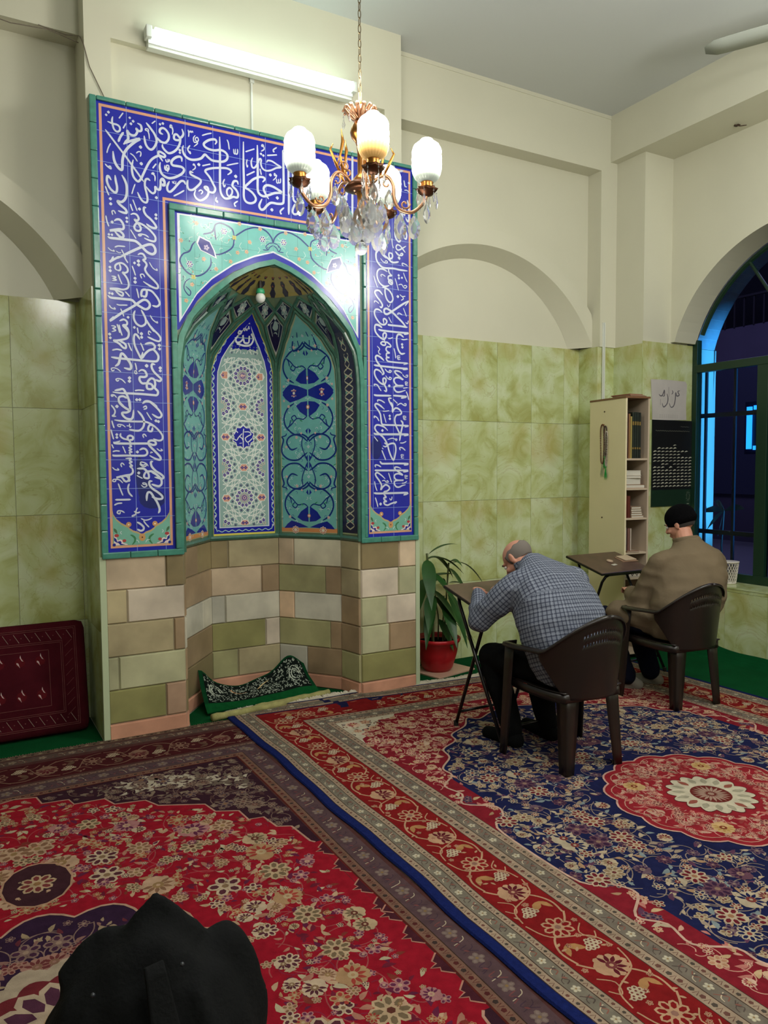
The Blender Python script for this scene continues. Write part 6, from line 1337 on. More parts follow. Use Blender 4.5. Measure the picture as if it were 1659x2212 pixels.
# things on the second desk
def on_desk(x, y): return (4.345+x, 4.215+y, .02+(.785+.256*y)*1.01+.004)
def on_(o, x, y, rz=0): o.location = on_desk(x, y); o.rotation_euler = (math.atan2(.1, .39), 0, rz); return o
o = on_(MB().lathe([(.0, 0), (.024, 0), (.027, .005), (.024, .011), (.0, .013)], 22).build('prayer_disc', mat('clay', (186, 160, 136), .8), None, True), .29, .20); tag(o, 'small round clay prayer disc lying on the second desk', 'prayer disc')
o = on_(MB().box(-.035, .035, -.012, .012, 0, .002).build('paper_slip', paperm), .27, .13, .3); tag(o, 'narrow white paper slip lying on the second desk', 'paper')
for k, (x, y, a, w, l, lab) in enumerate(((.50, .22, .1, .07, .05, 'upper booklet of the small stack on the right of the second desk'), (.49, .21, -.1, .08, .055, 'lower booklet of the small stack on the right of the second desk'))):
    o = on_(MB().box(-w, w, -l, l, .007*(1-k), .007*(1-k)+.006, b=.001).build('booklet', mat('booklet_cover_%d' % k, [(196, 176, 150), (150, 120, 96)][k], .6)), x, y, a); tag(o, lab, 'booklet', 'booklets on the desk')

# ================================================================== BOOKCASE
BCX, BCY, BCA = 4.892, 4.50, math.radians(-9)
bc = empty('bookcase', (BCX, BCY, 0), BCA); tag(bc, 'tall narrow cream bookcase standing in the corner beside the window', 'bookcase')
BW, BD, BH = .245, .49, 2.205
MB().box(0, .016, 0, BD, .0, BH, b=.0015).build('side_panel', lam, bc)
MB().box(BW-.016, BW, 0, BD, .0, BH, b=.0015).build('side_panel', lam_in, bc)
MB().box(.016, BW-.016, BD-.006, BD, .02, BH).build('back_panel', lam_in, bc)
MB().box(-.004, BW+.004, -.004, BD, BH, BH+.016, b=.0015).build('top_board', mat('top_board_wood', (120, 84, 56), .5), bc)
SH = [.06, .50, .80, 1.02, 1.265, 1.475, 1.755]
SH = [.06, .41, .70, .915, 1.205, 1.455, 1.705]
for z in SH: MB().box(.016, BW-.016, .004, BD-.006, z-.016, z, b=.001).build('shelf', lam_in, bc)
for (y, z) in ((.28, 2.11), (.30, 1.195)): MB().lathe([(.0, 0), (.006, 0), (.006, .004), (0, .004)], 10, Matrix.Translation((-.002, y, z)) @ Matrix.Rotation(-pi/2, 4, 'Y')).build('screw_hole', mat('screw_hole', (60, 40, 24), .6), bc)
Rb = Matrix.Translation((BCX, BCY, 0)) @ Matrix.Rotation(BCA, 4, 'Z')
bk_n = [0]
def book(x, y, z, w, d, h, col, label, group, pages=None, tilt=0.0, cover_axis='x', strip=None):
    """upright book: spine faces -y; w thickness along x, d depth, h height"""
    t = empty('book', (0, 0, 0)); t.matrix_world = Rb @ Matrix.Translation((x, y, z)) @ Matrix.Rotation(tilt, 4, 'Y')
    c = mat('book_cover_%d_%d_%d' % col, col, .5)
    m = MB()
    m.box(0, .0025, 0, d, 0, h).box(w-.0025, w, 0, d, 0, h).box(0, w, 0, .003, 0, h)
    m.build('cover', c, t); MB().box(.0025, w-.0025, .003, d-.004, .004, h-.004).build('pages', paperm, t)
    if strip:
        MB().box(w*.15, w*.85, -.0008, 0, h*.72, h*.80).box(w*.15, w*.85, -.0008, 0, h*.2, h*.24).build('spine_title', mat('gold_foil', (176, 146, 84), .35, metal=.6), t)
    tag(t, label, 'book', group); return t
def flat(x, y, z, w, d, h, col, label, group, a=0.0, nm='book'):
    t = empty(nm); t.matrix_world = Rb @ Matrix.Translation((x, y, z)) @ Matrix.Rotation(a, 4, 'Z')
    c = mat('book_cover_%d_%d_%d' % col, col, .5)
    MB().box(0, w, 0, d, 0, .0025).box(0, w, 0, d, h-.0025, h).box(0, .003, 0, d, 0, h).build('cover', c, t)
    MB().box(.003, w-.003, .003, d-.004, .0025, h-.0025).build('pages', paperm, t)
    tag(t, label, 'book', group); return t
top = SH[6]
x = .018
for k, (w, col, h, lab) in enumerate(((.026, (72, 36, 30), .375, 'dark red upright book at the left end of the top shelf'), (.018, (150, 110, 70), .372, 'tan upright book second from the left on the top shelf'), (.016, (170, 150, 84), .350, 'yellowish upright book third from the left on the top shelf'), (.022, (36, 44, 34), .385, 'dark green upright book with gold title, fourth on the top shelf'), (.022, (30, 38, 32), .386, 'dark green upright book with gold title, fifth on the top shelf'), (.022, (34, 42, 34), .385, 'dark green upright book with gold title, sixth on the top shelf'), (.020, (28, 34, 30), .383, 'dark green upright book at the right end of the top shelf'))):
    book(x, .02, top, w, .24, h, col, lab, 'tall books on the top shelf', strip=k > 2); x += w+.0012
z = SH[5]
for k, (w, h, col, lab, a) in enumerate(((.20, .030, (150, 96, 60), 'brown book at the bottom of the pile on the second shelf', 0), (.165, .052, (206, 196, 176), 'thick white book in the middle of the pile on the second shelf', .05), (.155, .022, (190, 176, 160), 'thin pale book near the top of the pile on the second shelf', -.05), (.165, .042, (214, 206, 190), 'white book at the top of the pile on the second shelf', .04))):
    flat(.02, .02, z, w, .22, h, col, lab, 'books piled on the second shelf', a); z += h+.001
z = SH[4]
book(.018, .03, z, .03, .2, .19, (110, 50, 36), 'brown-red upright book at the left of the third shelf', 'upright books on the third shelf'); book(.05, .03, z, .03, .2, .185, (96, 40, 30), 'dark red upright book next to the leftmost on the third shelf', 'upright books on the third shelf')
zz_ = z
for k in range(5):
    flat(.085-.003*(k % 2), -.0+.02, zz_, .125-.006*k, .15, .018, (170-8*(k % 2), 140, 116), ['lowest', 'second lowest', 'middle', 'second highest', 'topmost'][k]+' small brown book in the pile at the right of the third shelf', 'small books piled on the third shelf', .03*(k % 3-1)); zz_ += .0188
z = SH[3]
book(.018, .03, z, .014, .2, .215, (30, 36, 40), 'black upright book at the left of the fourth shelf', 'upright books on the fourth shelf'); book(.034, .03, z, .010, .2, .205, (196, 196, 190), 'thin white upright book on the fourth shelf', 'upright books on the fourth shelf')
book(.055, .03, z+.012, .026, .2, .190, (120, 84, 76), 'brown upright book on the fourth shelf', 'upright books on the fourth shelf'); book(.083, .03, z+.012, .012, .2, .188, (206, 190, 176), 'pale upright book at the right of the fourth shelf', 'upright books on the fourth shelf')
flat(.03, .0, z, .125, .03, .011, (150, 110, 84), 'thin brown booklet lying at the front of the fourth shelf', 'booklets lying on the fourth shelf')
z = SH[2]
bx = empty('ornate_box'); bx.matrix_world = Rb @ Matrix.Translation((.02, .01, z))
MB().box(0, .15, 0, .12, 0, .062, b=.002).build('body', mat('box_white', (206, 196, 182), .5), bx)
A = Art()
for k in range(3):
    cx = .028+.047*k; A.poly([(cx-.017, .031), (cx, .052), (cx+.017, .031), (cx, .010)], (46, 40, 40), 1); A.poly([(cx-.009, .031), (cx, .042), (cx+.009, .031), (cx, .020)], (190, 176, 160), 2); A.disc((cx, .031), .004, (60, 50, 46), 3, 6)
A.rect(.004, .005, .146, .007, (80, 70, 64), 1); A.rect(.004, .055, .146, .057, (80, 70, 64), 1)
A.build('pattern', lambda u, v, h: (u, -.0006-h, v), glaze_dull, bx)
tag(bx, 'white box with black diamond pattern on the lower bookcase shelf', 'box')
flat(.04, .02, SH[1], .17, .2, .03, (150, 116, 90), 'brown book lying on the lowest visible shelf', 'books piled on the lower shelf'); flat(.03, .02, SH[1]+.031, .18, .2, .025, (196, 184, 166), 'pale book on top of the brown one on the lowest visible shelf', 'books piled on the lower shelf', -.06)
for k in range(3): flat(.06+.006*k, .02+.01*k, BH+.017+.008*k, .165-.01*k, .22, .007, [(120, 70, 50), (176, 150, 120), (150, 60, 50)][k], ['lowest', 'middle', 'topmost'][k]+' thin booklet lying on top of the bookcase', 'booklets on top of the bookcase', .06*k)
# prayer beads hanging on the side panel
def beads(y, z, l, w, col, name, label, tas):
    t = empty(name); t.matrix_world = Rb @ Matrix.Translation((-.008, y, z))
    m = MB(); n = int((2*l+w)/.0105)
    for k in range(n):
        a = 2*pi*k/n; m.ball((-.003*math.sin(3*a), w*.5*math.sin(a)*(1+.25*math.cos(a)), -l/2+l/2*math.cos(a)), .0062, 6, 4)
    m.build('bead_loop', mat(name+'_bead', col, .25), t, True)
    q = MB()
    for k in range(10): 
        dy = (k-4.5)*.0035; q.tube([(-.003, 0, -l), (-.004, dy*.6, -l-.05), (-.003, dy*1.4, -l-.05-.045-.01*(k % 3))], .0014, 4)
    q.ball((-.003, 0, -l-.006), .007, 8, 6)
    q.build('tassel', mat(name+'_tassel', tas, .8), t); tag(t, label, 'prayer beads', 'prayer beads hung on the bookcase side')
MB().tube([(0, 0, 0), (-.022, 0, .0)], .003, 6).build('hook', brass, bc).location = (0, .285, 2.00)
beads(.300, 2.00, .34, .055, (96, 52, 36), 'prayer_beads', 'longest loop of brown prayer beads with a pale tassel hung on the bookcase side', (150, 160, 120))
beads(.262, 1.985, .26, .040, (60, 40, 34), 'prayer_beads_dark', 'dark loop of prayer beads with a green tassel hung on the bookcase side', (20, 140, 50))
beads(.246, 1.94, .30, .030, (170, 160, 150), 'prayer_beads_pale', 'pale grey loop of prayer beads with a bright green tassel on the bookcase side', (30, 150, 60))
for o in COL.objects:
    if o.name.startswith('prayer_beads_') and o.type == 'EMPTY': o.name = 'prayer_beads'

# ================================================================== POSTERS
A = Art(); p = empty('poster', (5.655, YN-.014, 2.22)); ox, oz = 5.655, 2.22
po = [(5.41, 2.405), (5.62, 2.41), (5.865, 2.405), (5.885, 2.38), (5.878, 2.2), (5.885, 2.058), (5.64, 2.05), (5.435, 2.045), (5.428, 2.2)]
s = MB(); s.add([(x-ox, 0, z-oz) for x, z in po]+[(x-ox, .001, z-oz) for x, z in po], [list(range(9)), list(range(9, 18))]); s.build('sheet', mat('poster_paper', (196, 190, 186), .5, var=.05, vscale=7), p)
for it in trace['poster']:
    v = it[1:]; A.stroke([(v[j]-ox, v[j+1]-oz) for j in range(0, len(v), 2)], int(it[0])*.0030, (110, 106, 112), 1, 5, taper=.3)
for k in range(3):
    for j in range(9): A.rect(-.13+.028*j, -.125-.012*k, -.112+.028*j, -.1225-.012*k, (160, 156, 152), 1)
A.build('writing', lambda u, v, h: (u, -.0006-h, v), glaze_dull, p); tag(p, 'white paper poster with grey handwriting-style script beside the window frame', 'poster')
p = empty('notice_board', (5.70, YN-.016, 1.66))
MB().box(-.268, .262, -.004, .003, -.385, .39).build('sheet', mat('dark_green_sheet', (20, 46, 28), .5), p)
MB().box(-.268, .262, -.0052, -.004, -.235, .39).build('black_field', mat('black_sheet', (14, 15, 15), .5), p)
A = Art(); rp = random.Random(8)
A.stroke([(-.23+.01*k, .292+.004*math.sin(2.1*k)+.004*rp.random()) for k in range(46)], .003, (120, 120, 110), 1, 1); A.stroke([(.10+.01*k, .334+.003*math.sin(1.7*k)) for k in range(12)], .0025, (110, 112, 104), 1, 1)
for r_ in range(14):
    z = .165-.0285*r_-.0; n = 10
    for j in range(n):
        if (r_ == 0 and j not in (5,)) or (r_ == 1 and (j < 1 or j > 5)) or (r_ == 2 and j in (9,)) or (r_ == 3 and j > 6) or (r_ == 6 and j in (0, 1, 4)) or (r_ == 7 and j in (3, 5)): continue
        x = -.258+.052*j; h_ = rp.uniform(.006, .012)
        A.poly([(x, z-.004), (x+.012, z+h_*.5), (x+.026, z+h_), (x+.042, z+h_*.55), (x+.046, z+.001), (x+.03, z+.001), (x+.016, z-.003)], (204, 202, 184), 1)
for k in range(9):
    a = 2*pi*k/9; A.stroke([(.215+.030*math.cos(a), -.30+.05*math.sin(a)), (.215+.016*math.cos(a+.8), -.30+.03*math.sin(a+.8))], .002, (150, 160, 140), 1, 1)
A.rect(.20, -.372, .23, -.367, (190, 190, 170), 1)
A.build('writing', lambda u, v, h: (u, -.0058-h, v), glaze_dull, p); tag(p, 'dark green and black sheet with rows of white text below the white poster', 'notice')

# ================================================================== POTTED PLANT
pp = empty('potted_plant', (3.365, 5.03, .012)); tag(pp, 'leafy green houseplant in a red plastic pot beside the niche', 'potted plant')
redp = mat('red_plastic', (176, 22, 34), .35, var=.04, vscale=6)
MB().lathe([(.0, 0), (.105, 0), (.125, .03), (.158, .14), (.172, .232), (.184, .236), (.188, .262), (.178, .266), (.170, .24), (.160, .225), (.0, .225)], 40).build('pot', redp, pp, True)
MB().lathe([(.0, .226), (.165, .226)], 24).build('soil', mat('soil', (50, 36, 26), 1.0, bump=.6, bscale=60), pp)
lfm = mat('houseplant_leaf', (34, 74, 30), .42, spec=.4, var=.30, vscale=7)
rpz = random.Random(2)
def bigleaf(c, d, l, w, droop, parent=pp):
    d = Vector(d).normalized(); side = d.cross(Vector((0, 0, 1))); 
    if side.length < .1: side = Vector((1, 0, 0))
    side.normalize(); m = MB(); V = []; n = 9
    for i in range(n+1):
        t = i/n; p = Vector(c)+d*l*t+Vector((0, 0, -droop*l*t*t)); ww = w*math.sin(pi*min(1, t*1.02))**.75*(1-.45*t)*1.25 if 0 < t < 1 else .001
        fold = .25*ww
        V += [p+side*ww+Vector((0, 0, fold)), p+side*ww*.5+Vector((0, 0, fold*.25)), p, p-side*ww*.5+Vector((0, 0, fold*.25)), p-side*ww+Vector((0, 0, fold))]
    m.add(V, [(5*i+k, 5*i+k+1, 5*i+k+6, 5*i+k+5) for i in range(n) for k in range(4)])
    return m.build('leaf', lfm, parent, True)
stems = [((-.05, -.02), (-.13, -.05, .95), .009), ((-.03, .03), (-.10, .03, .80), .008), ((.07, 0), (.09, -.03, .86), .007), ((.04, .05), (.02, .07, .72), .006), ((.02, -.05), (.04, -.04, .60), .006)]
sm = MB()
tips = []
for (b, t, r_) in stems:
    P_ = [Vector((b[0], b[1], .22)), Vector((b[0]*1.1, b[1], .40)), Vector(((b[0]+t[0])/2, (b[1]+t[1])/2, .22+(t[2]-.22)*.6)), Vector(t)]
    sm.tube([tuple(p) for p in catmull(P_, 5)], r_, 6)
sm.build('stem', mat('plant_stem', (84, 92, 52), .6), pp, True)
LV = [((-.12, -.05, .94), (.75, -.3, .62), .30, .032, .35), ((-.11, -.05, .92), (1, -.2, .05), .30, .045, .55), ((-.12, -.04, .90), (.9, .2, .35), .32, .035, .9), ((-.13, -.05, .90), (-.25, -.5, -.25), .34, .055, .6),
      ((-.10, 0, .80), (.4, -.6, -.2), .30, .055, .8), ((-.09, .02, .74), (.9, -.3, .3), .26, .045, .2), ((-.10, .02, .74), (-.6, -.5, -.3), .30, .05, .7), ((-.08, -.02, .66), (.5, -.7, -.5), .30, .055, .5),
      ((-.07, -.03, .62), (-.5, -.6, -.4), .28, .05, .5), ((-.06, 0, .60), (.8, .2, -.2), .24, .042, .9), ((-.06, -.02, .52), (-.6, -.6, -.3), .26, .045, .8), ((.09, -.03, .86), (.3, -.3, .30), .14, .05, .8),
      ((.09, -.03, .85), (1, -.1, .35), .36, .024, .9), ((.09, -.03, .82), (.45, -.5, -.6), .24, .055, .5), ((.09, -.03, .70), (1, -.3, .1), .30, .035, .6), ((.09, -.02, .62), (.1, -.5, -.5), .30, .048, .7),
      ((.08, -.02, .58), (.5, -.3, -.6), .30, .045, .6), ((.08, 0, .45), (.9, -.4, -.1), .26, .036, 1.0), ((.06, 0, .42), (.7, -.3, -.1), .28, .028, 1.1), ((.03, -.04, .55), (-.1, -.7, -.5), .30, .050, .5),
      ((.02, .06, .70), (.6, .3, .4), .22, .035, .9), ((.02, .06, .66), (-.4, .5, .2), .24, .04, .9), ((-.02, -.05, .42), (.15, -.5, -.55), .22, .045, .35)]
for a in LV: bigleaf(*a)
ps = MB().box(-.21, .21, -.17, .19, 0, .012, b=.002).build('stone_slab', mat('pink_stone', (196, 160, 140), .4, var=.06, vscale=5)); ps.location = (3.40, 5.02, 0.0045); ps.rotation_euler.z = .22; tag(ps, 'pinkish stone slab lying under the red flower pot', 'slab')
pp.location.z = .0165

# ================================================================== CUSHION at the left wall
cu = empty('floor_cushion', (-.10, 5.03, .005)); cu.rotation_euler = (math.radians(-13), 0, 0); tag(cu, 'big maroon woven backrest cushion leaning on the left wall', 'cushion')
bm = MB().box(-.82, .82, -.075, .075, 0, .69, b=.055); co = bm.build('cushion_body', mat('maroon_wool', (66, 18, 26), 1.0, spec=.05, bump=.3, bscale=200, var=.2, vscale=8), cu, True)
A = Art(); LN = (104, 62, 60); LT = (140, 116, 108)
for (x0, z0, x1, z1) in ((-.76, .05, .76, .65), (-.75, .06, .75, .64), (-.68, .13, .68, .57), (-.67, .14, .67, .56), (-.60, .18, .60, .52)):
    for a, b in (((x0, z0), (x1, z0)), ((x1, z0), (x1, z1)), ((x1, z1), (x0, z1)), ((x0, z1), (x0, z0))): A.stroke([a, b], .003, LN, 1, 1)
for k in range(25):
    x = -.72+.06*k
    for z in (.095, .605): A.stroke([(x-.012, z+.026), (x+.018, z-.026)], .0028, LT, 1, 1); A.disc((x+.03, z), .004, LN, 1, 5)
for k in range(8):
    z = .13+.06*k
    for x in (-.715, .715): A.stroke([(x-.022, z-.02), (x+.022, z+.022)], .0028, LN, 1, 1)
for i in range(11):
    for j in range(2):
        x = -.58+.113*i; z = .245+.205*j-.03
        A.poly([(x+.004, z+.085), (x+.008, z+.065), (x+.020, z+.045), (x+.010, z+.050), (x, z+.070)], (186, 160, 160), 2); A.poly([(x-.018, z+.042), (x-.008, z+.036), (x-.001, z+.008), (x-.008, z+.020), (x-.020, z+.034)], (186, 160, 160), 2)
        A.disc((x, z+.04), .030, (84, 22, 28), 1, 8)
A.build('woven_pattern', lambda u, v, h: (u, -.0765-h, v), wool, cu)

# ================================================================== PRAYER CLOTH ROLLED IN THE NICHE
rm = empty('rolled_prayer_cloth', (1.86, 4.84, 0)); tag(rm, 'green cloth with black and white arabesque folded up inside the niche', 'cloth')
A = Art(); rc = random.Random(9)
def drape(u, v, h):
    # u along (0..1 left->right), v from front floor edge (0) up to the curled top (1)
    x = -.43+.84*u; t = v
    lift = .11+.13*math.exp(-((u-.84)/.14)**2)+.13*math.exp(-((u-.0)/.10)**2)*.9-.03*math.exp(-((u-.4)/.2)**2)
    y = .02+.04*u+.30*t; z = .03+lift*(t**1.5)+.012*math.sin(pi*min(1, t*1.5))+.010*math.sin(14*u)*t
    return (x+.03*t*(u-.5)*-1, y-.04*t*t, z+h)
A.rect(0, 0, 1, .26, (14, 74, 36), 0, 30, 4); A.rect(0, .26, 1, 1, (18, 24, 22), 0, 30, 10)
A.rect(0, .26, .035, 1, (14, 58, 32), 1, 1, 10); A.rect(.965, .26, 1, 1, (14, 58, 32), 1, 1, 10); A.rect(0, .965, 1, 1, (14, 58, 32), 1, 30, 1)
for k in range(330):
    u_, v_ = rc.uniform(.05, .95), rc.uniform(.30, .94); a = rc.uniform(0, 6.28); l = rc.uniform(.02, .05)
    q = [(u_, v_), (u_+l*.4*math.cos(a), v_+l*math.sin(a)), (u_+l*.55*math.cos(a+.9), v_+1.6*l*math.sin(a+.9))]
    A.stroke(q, .006, (150, 160, 146), 2, 3)
    if k % 2: A.disc((rc.uniform(.05, .95), rc.uniform(.30, .94)), .006, (160, 170, 156), 2, 6, .014)
for (cu_, cv_) in ((.13, .66), (.86, .62)):
    for rr_ in (.07, .045): A.stroke([(cu_+rr_*math.cos(t)*.8, cv_+rr_*2.6*math.sin(t)) for t in [k*.5 for k in range(11)]], .009, (176, 184, 170), 3, 3)
A.stroke([(.27, .80), (.29, .70), (.35, .62), (.40, .64)], .014, (196, 150, 110), 3, 4); A.stroke([(.50, .62), (.56, .74), (.62, .80)], .016, (196, 170, 120), 3, 4)
o = A.build('cloth', drape, glaze_dull, rm, dh=.0005); o.data.materials[0] = wool
fo = MB(); fo.grid(lambda u, v: (lambda p: (p[0], p[1], p[2]-.006))(drape(u, v, 0)), 30, 12); fo.build('underside', felt, rm, True)
gr = MB()
for (x0, x1, y0, y1, z, r_) in ((-.43, .10, -.075, -.03, .026, .024), (-.10, .47, -.02, .045, .026, .022)):
    P_ = [(x0+(x1-x0)*k/14, y0+(y1-y0)*k/14+.004*math.sin(k), z+.002*math.sin(2.3*k)) for k in range(15)]; gr.tube(P_, [r_*(1+.06*math.sin(1.7*k)) for k in range(15)], 10)
gr.build('rolled_edge', mat('roll_backing', (150, 146, 92), .9, var=.2, vscale=24, bump=.3, bscale=90), rm, True)

# ================================================================== WINDOW SILL BASKET
bs = empty('lattice_basket', (5.84, 4.19, WB)); tag(bs, 'white open-lattice plastic basket standing on the window sill', 'basket')
m = MB(); rb_, rt_, hb = .055, .075, .19
for k in range(20):
    for sg in (-1, 1):
        P_ = []
        for j in range(7): t = j/6; a = 2*pi*k/20+sg*t*1.1; rr_ = rb_+(rt_-rb_)*t; P_.append((rr_*math.cos(a), rr_*math.sin(a), .01+(hb-.01)*t))
        m.tube(P_, .0028, 4)
m.build('lattice', mat('white_plastic', (216, 208, 196), .4), bs)
MB().lathe([(rt_-.004, hb-.008), (rt_+.004, hb-.008), (rt_+.005, hb+.004), (rt_-.003, hb+.004)], 24).build('rim', mat('white_plastic'), bs, True)
MB().lathe([(0, 0), (rb_+.003, 0), (rb_+.003, .014), (rb_-.002, .014), (0, .008)], 24).build('base', mat('white_plastic'), bs, True)

# ================================================================== TUBE LIGHT OVER THE NICHE
tl = empty('fluorescent_light', (1.82, YP, 4.25)); tag(tl, 'long lit fluorescent batten mounted on the wall above the niche', 'light')
MB().box(-.69, .69, -.055, 0, -.075, .03, b=.006).build('batten', white_pl, tl)
for sg in (-1, 1): MB().box(sg*.69-.018, sg*.69+.018, -.10, -.03, -.035, .035, b=.006).build('lamp_holder', white_pl, tl)
tb = MB().tube([(-.655, -.088, .0), (.675, -.088, .0)], .030, 16)
tb.build('tube', mat('tube_glow', (255, 255, 250), .4, emit=(214, 255, 240), estr=4.2), tl, True)
MB().box(-.69, .69, -.066, -.054, -.055, .03).build('reflector', mat('reflector_white', (240, 244, 240), .3), tl)
l = bpy.data.lights.new('tube_light', 'AREA'); l.shape = 'RECTANGLE'; l.size = 1.3; l.size_y = .06; l.energy = 2.6; l.color = (.80, 1.0, .90)
lo = bpy.data.objects.new('tube_light', l); COL.objects.link(lo); lo.parent = tl; lo.location = (0, -.125, .0); lo.rotation_euler = (math.radians(90), 0, 0)
cnd = MB().box(1.81, 1.822, YP+.036, YP+.05, 3.80, 4.19).box(1.802, 1.83, YP+.025, YP+.05, 4.165, 4.195).build('cable_trunking', white_pl); tag(cnd, 'thin white cable trunking running down from the tube light', 'cable trunking')
cnd = MB().box(5.155, 5.165, YBM-.012, YBM, 2.2, 2.93).box(5.170, 5.182, YBM-.012, YBM, 2.2, 2.93).build('cable_trunking', white_pl); tag(cnd, 'twin thin metal cable strips above the bookcase', 'cable trunking')
w = MB().tube([(.55, 5.02, 4.255), (.70, 5.015, 4.235), (.768, 4.98, 4.23), (.765, 4.90, 4.18), (.772, 4.845, 4.12), (.80, 4.84, 4.0), (.86, 4.84, 3.88), (.90, 4.84, 3.80)], .003, 5).tube([(.2, 5.02, 4.25), (.4, 5.01, 4.22), (.6, 5.015, 4.24), (.768, 5.0, 4.20)], .003, 5).build('electric_wire', mat('wire_grey', (120, 110, 96), .7)); tag(w, 'thin slack electric wire at the upper left corner of the niche', 'wire')
k = MB().box(5.54, 5.57, 3.98, 4.02, 4.345, 4.352).tube([(5.52, 4.0, 4.345), (5.55, 3.97, 4.33), (5.60, 3.95, 4.34)], .004, 5).build('beam_hook', mat('wire_dark', (70, 50, 36), .7)); tag(k, 'small dark hook and wire end under the side beam', 'hook')

# ================================================================== CEILING FAN
fn = empty('ceiling_fan', (5.05, 2.60, CZ)); tag(fn, 'white ceiling fan with one blade reaching in at the upper right', 'ceiling fan')
fw = mat('fan_white', (176, 182, 172), .5)
MB().tube([(0, 0, 0), (0, 0, -.26)], .012, 10).build('rod', fw, fn)
MB().lathe([(0, -.23), (.05, -.24), (.10, -.27), (.11, -.31), (.09, -.35), (.04, -.37), (0, -.372)], 24).build('motor_housing', fw, fn, True)
MB().lathe([(0, 0), (.06, 0), (.055, -.04), (.02, -.07), (0, -.07)], 20).build('canopy', fw, fn, True)
for k in range(3):
    a = math.atan2(.90, -.47)+2*pi*k/3; b = MB(); V = []
    for i in range(13):
        t = i/12; rr_ = .26+.80*t; ww = .055+.03*math.sin(pi*min(1, t*1.0)*.8); 
        if t > .9: ww *= math.sqrt(max(.02, 1-((t-.9)/.105)**2))
        V += [(rr_, -ww, -.292-.012), (rr_, ww, -.292+.012)]
    b.add(V, [(2*i, 2*i+1, 2*i+3, 2*i+2) for i in range(12)], Matrix.Rotation(a, 4, 'Z')); solid(b.build('blade', fw, fn, True), .005)
    MB().box(.09, .30, -.018, .018, -.298, -.290, Matrix.Rotation(a, 4, 'Z')).build('blade_bracket', fw, fn)

# ================================================================== CHANDELIER
CHX, CHY = 1.867, 3.48
cd = empty('chandelier', (CHX, CHY, 3.0)); tag(cd, 'brass chandelier with five glowing glass shades and hanging crystals', 'chandelier')
# chain of links up to the ceiling
ch_ = MB(); z = .53; k = 0
while z < CZ-3.0-.02:
    pts = [(.0075*math.cos(t), 0, z+.022+.022*math.sin(t)) for t in [2*pi*j/12 for j in range(13)]]
    if k % 2: pts = [(0, p[0], p[2]) for p in pts]
    ch_.tube(pts, .0022, 5); z += .036; k += 1
ch_.build('chain', mat('chain_brass', (110, 96, 70), .35, metal=.8), cd)
MB().lathe([(0, CZ-3), (.05, CZ-3), (.045, CZ-3-.03), (.01, CZ-3-.05), (0, CZ-3-.05)], 20).build('ceiling_rose', brass, cd, True)
# crown of leaves, baluster stem
cr = MB()
for k in range(14):
    a = 2*pi*k/14
    P_ = [(.018*math.cos(a), .018*math.sin(a), .40), (.05*math.cos(a), .05*math.sin(a), .415+.01*(k % 2)), (.078*math.cos(a), .078*math.sin(a), .45), (.088*math.cos(a), .088*math.sin(a), .435)]
    cr.tube([tuple(p) for p in catmull(P_, 3)], [.009]*3+[.011]*4+[.006]*3, 5)
cr.lathe([(.015, .47), (.03, .455), (.045, .43), (.03, .405), (.018, .40)], 16)
cr.build('crown', mat('rose_brass', (196, 150, 118), .32, metal=.85), cd, True)
MB().lathe([(0, .53), (.008, .53), (.008, .47), (.012, .40), (.030, .385), (.045, .36), (.052, .335), (.046, .31), (.028, .29), (.020, .27), (.016, .24), (.016, .13), (.034, .11), (.044, .09), (.040, .06), (.022, .04), (.018, .0), (.020, -.04), (.034, -.055), (.030, -.075), (.018, -.09), (.012, -.12), (0, -.125)], 24).build('stem', brass, cd, True)
MB().lathe([(.03, .10), (.075, .075), (.085, .055), (.06, .045), (.02, .04)], 20).build('drip_pan', dark_brass, cd, True)
shade_up = mat('shade_glow', (255, 255, 250), .5, emit=(255, 250, 238), estr=7.5)
shade_lo = mat('shade_lower', (160, 172, 160), .3, emit=(236, 244, 226), estr=.30)
shade_wm = mat('shade_lower_warm', (230, 190, 130), .3, emit=(255, 196, 110), estr=.75)
def glow_gradient(m):
    nt = m.node_tree; tc = nt.nodes.new('ShaderNodeTexCoord'); sx = nt.nodes.new('ShaderNodeSeparateXYZ'); mr = nt.nodes.new('ShaderNodeMapRange')
    mr.inputs['From Min'].default_value = .085; mr.inputs['From Max'].default_value = .165; mr.inputs['To Min'].default_value = .25; mr.inputs['To Max'].default_value = 7.0
    mr.interpolation_type = 'SMOOTHSTEP'
    nt.links.new(tc.outputs['Object'], sx.inputs[0]); nt.links.new(sx.outputs['Z'], mr.inputs['Value']); nt.links.new(mr.outputs[0], nt.nodes['Principled BSDF'].inputs['Emission Strength'])
for m_ in (shade_up, shade_lo, shade_wm): glow_gradient(m_)
def crystal_drop(parent, x, y, z, l, w, kind=0, name='crystal'):
    m = MB()
    m.tube([(0, 0, 0), (0, 0, -.012)], .0012, 4); m.ball((0, 0, -.016), .0045, 6, 4)
    n = 8; prof = [(.0008, -.022), (w*.45, -.022-l*.25), (w, -.022-l*.62), (w*.55, -.022-l*.9), (.0008, -.022-l)]
    V = []; 
    for (r_, z_) in prof:
        for j in range(n): a = 2*pi*j/n; V.append((r_*math.cos(a), r_*(.35 if kind == 0 else .8)*math.sin(a), z_))
    m.add(V, [(i*n+j, i*n+(j+1) % n, (i+1)*n+(j+1) % n, (i+1)*n+j) for i in range(4) for j in range(n)])
    o = m.build(name, crystal, parent); o.location = (x, y, z); o.rotation_euler.z = random.uniform(0, 3.1); return o
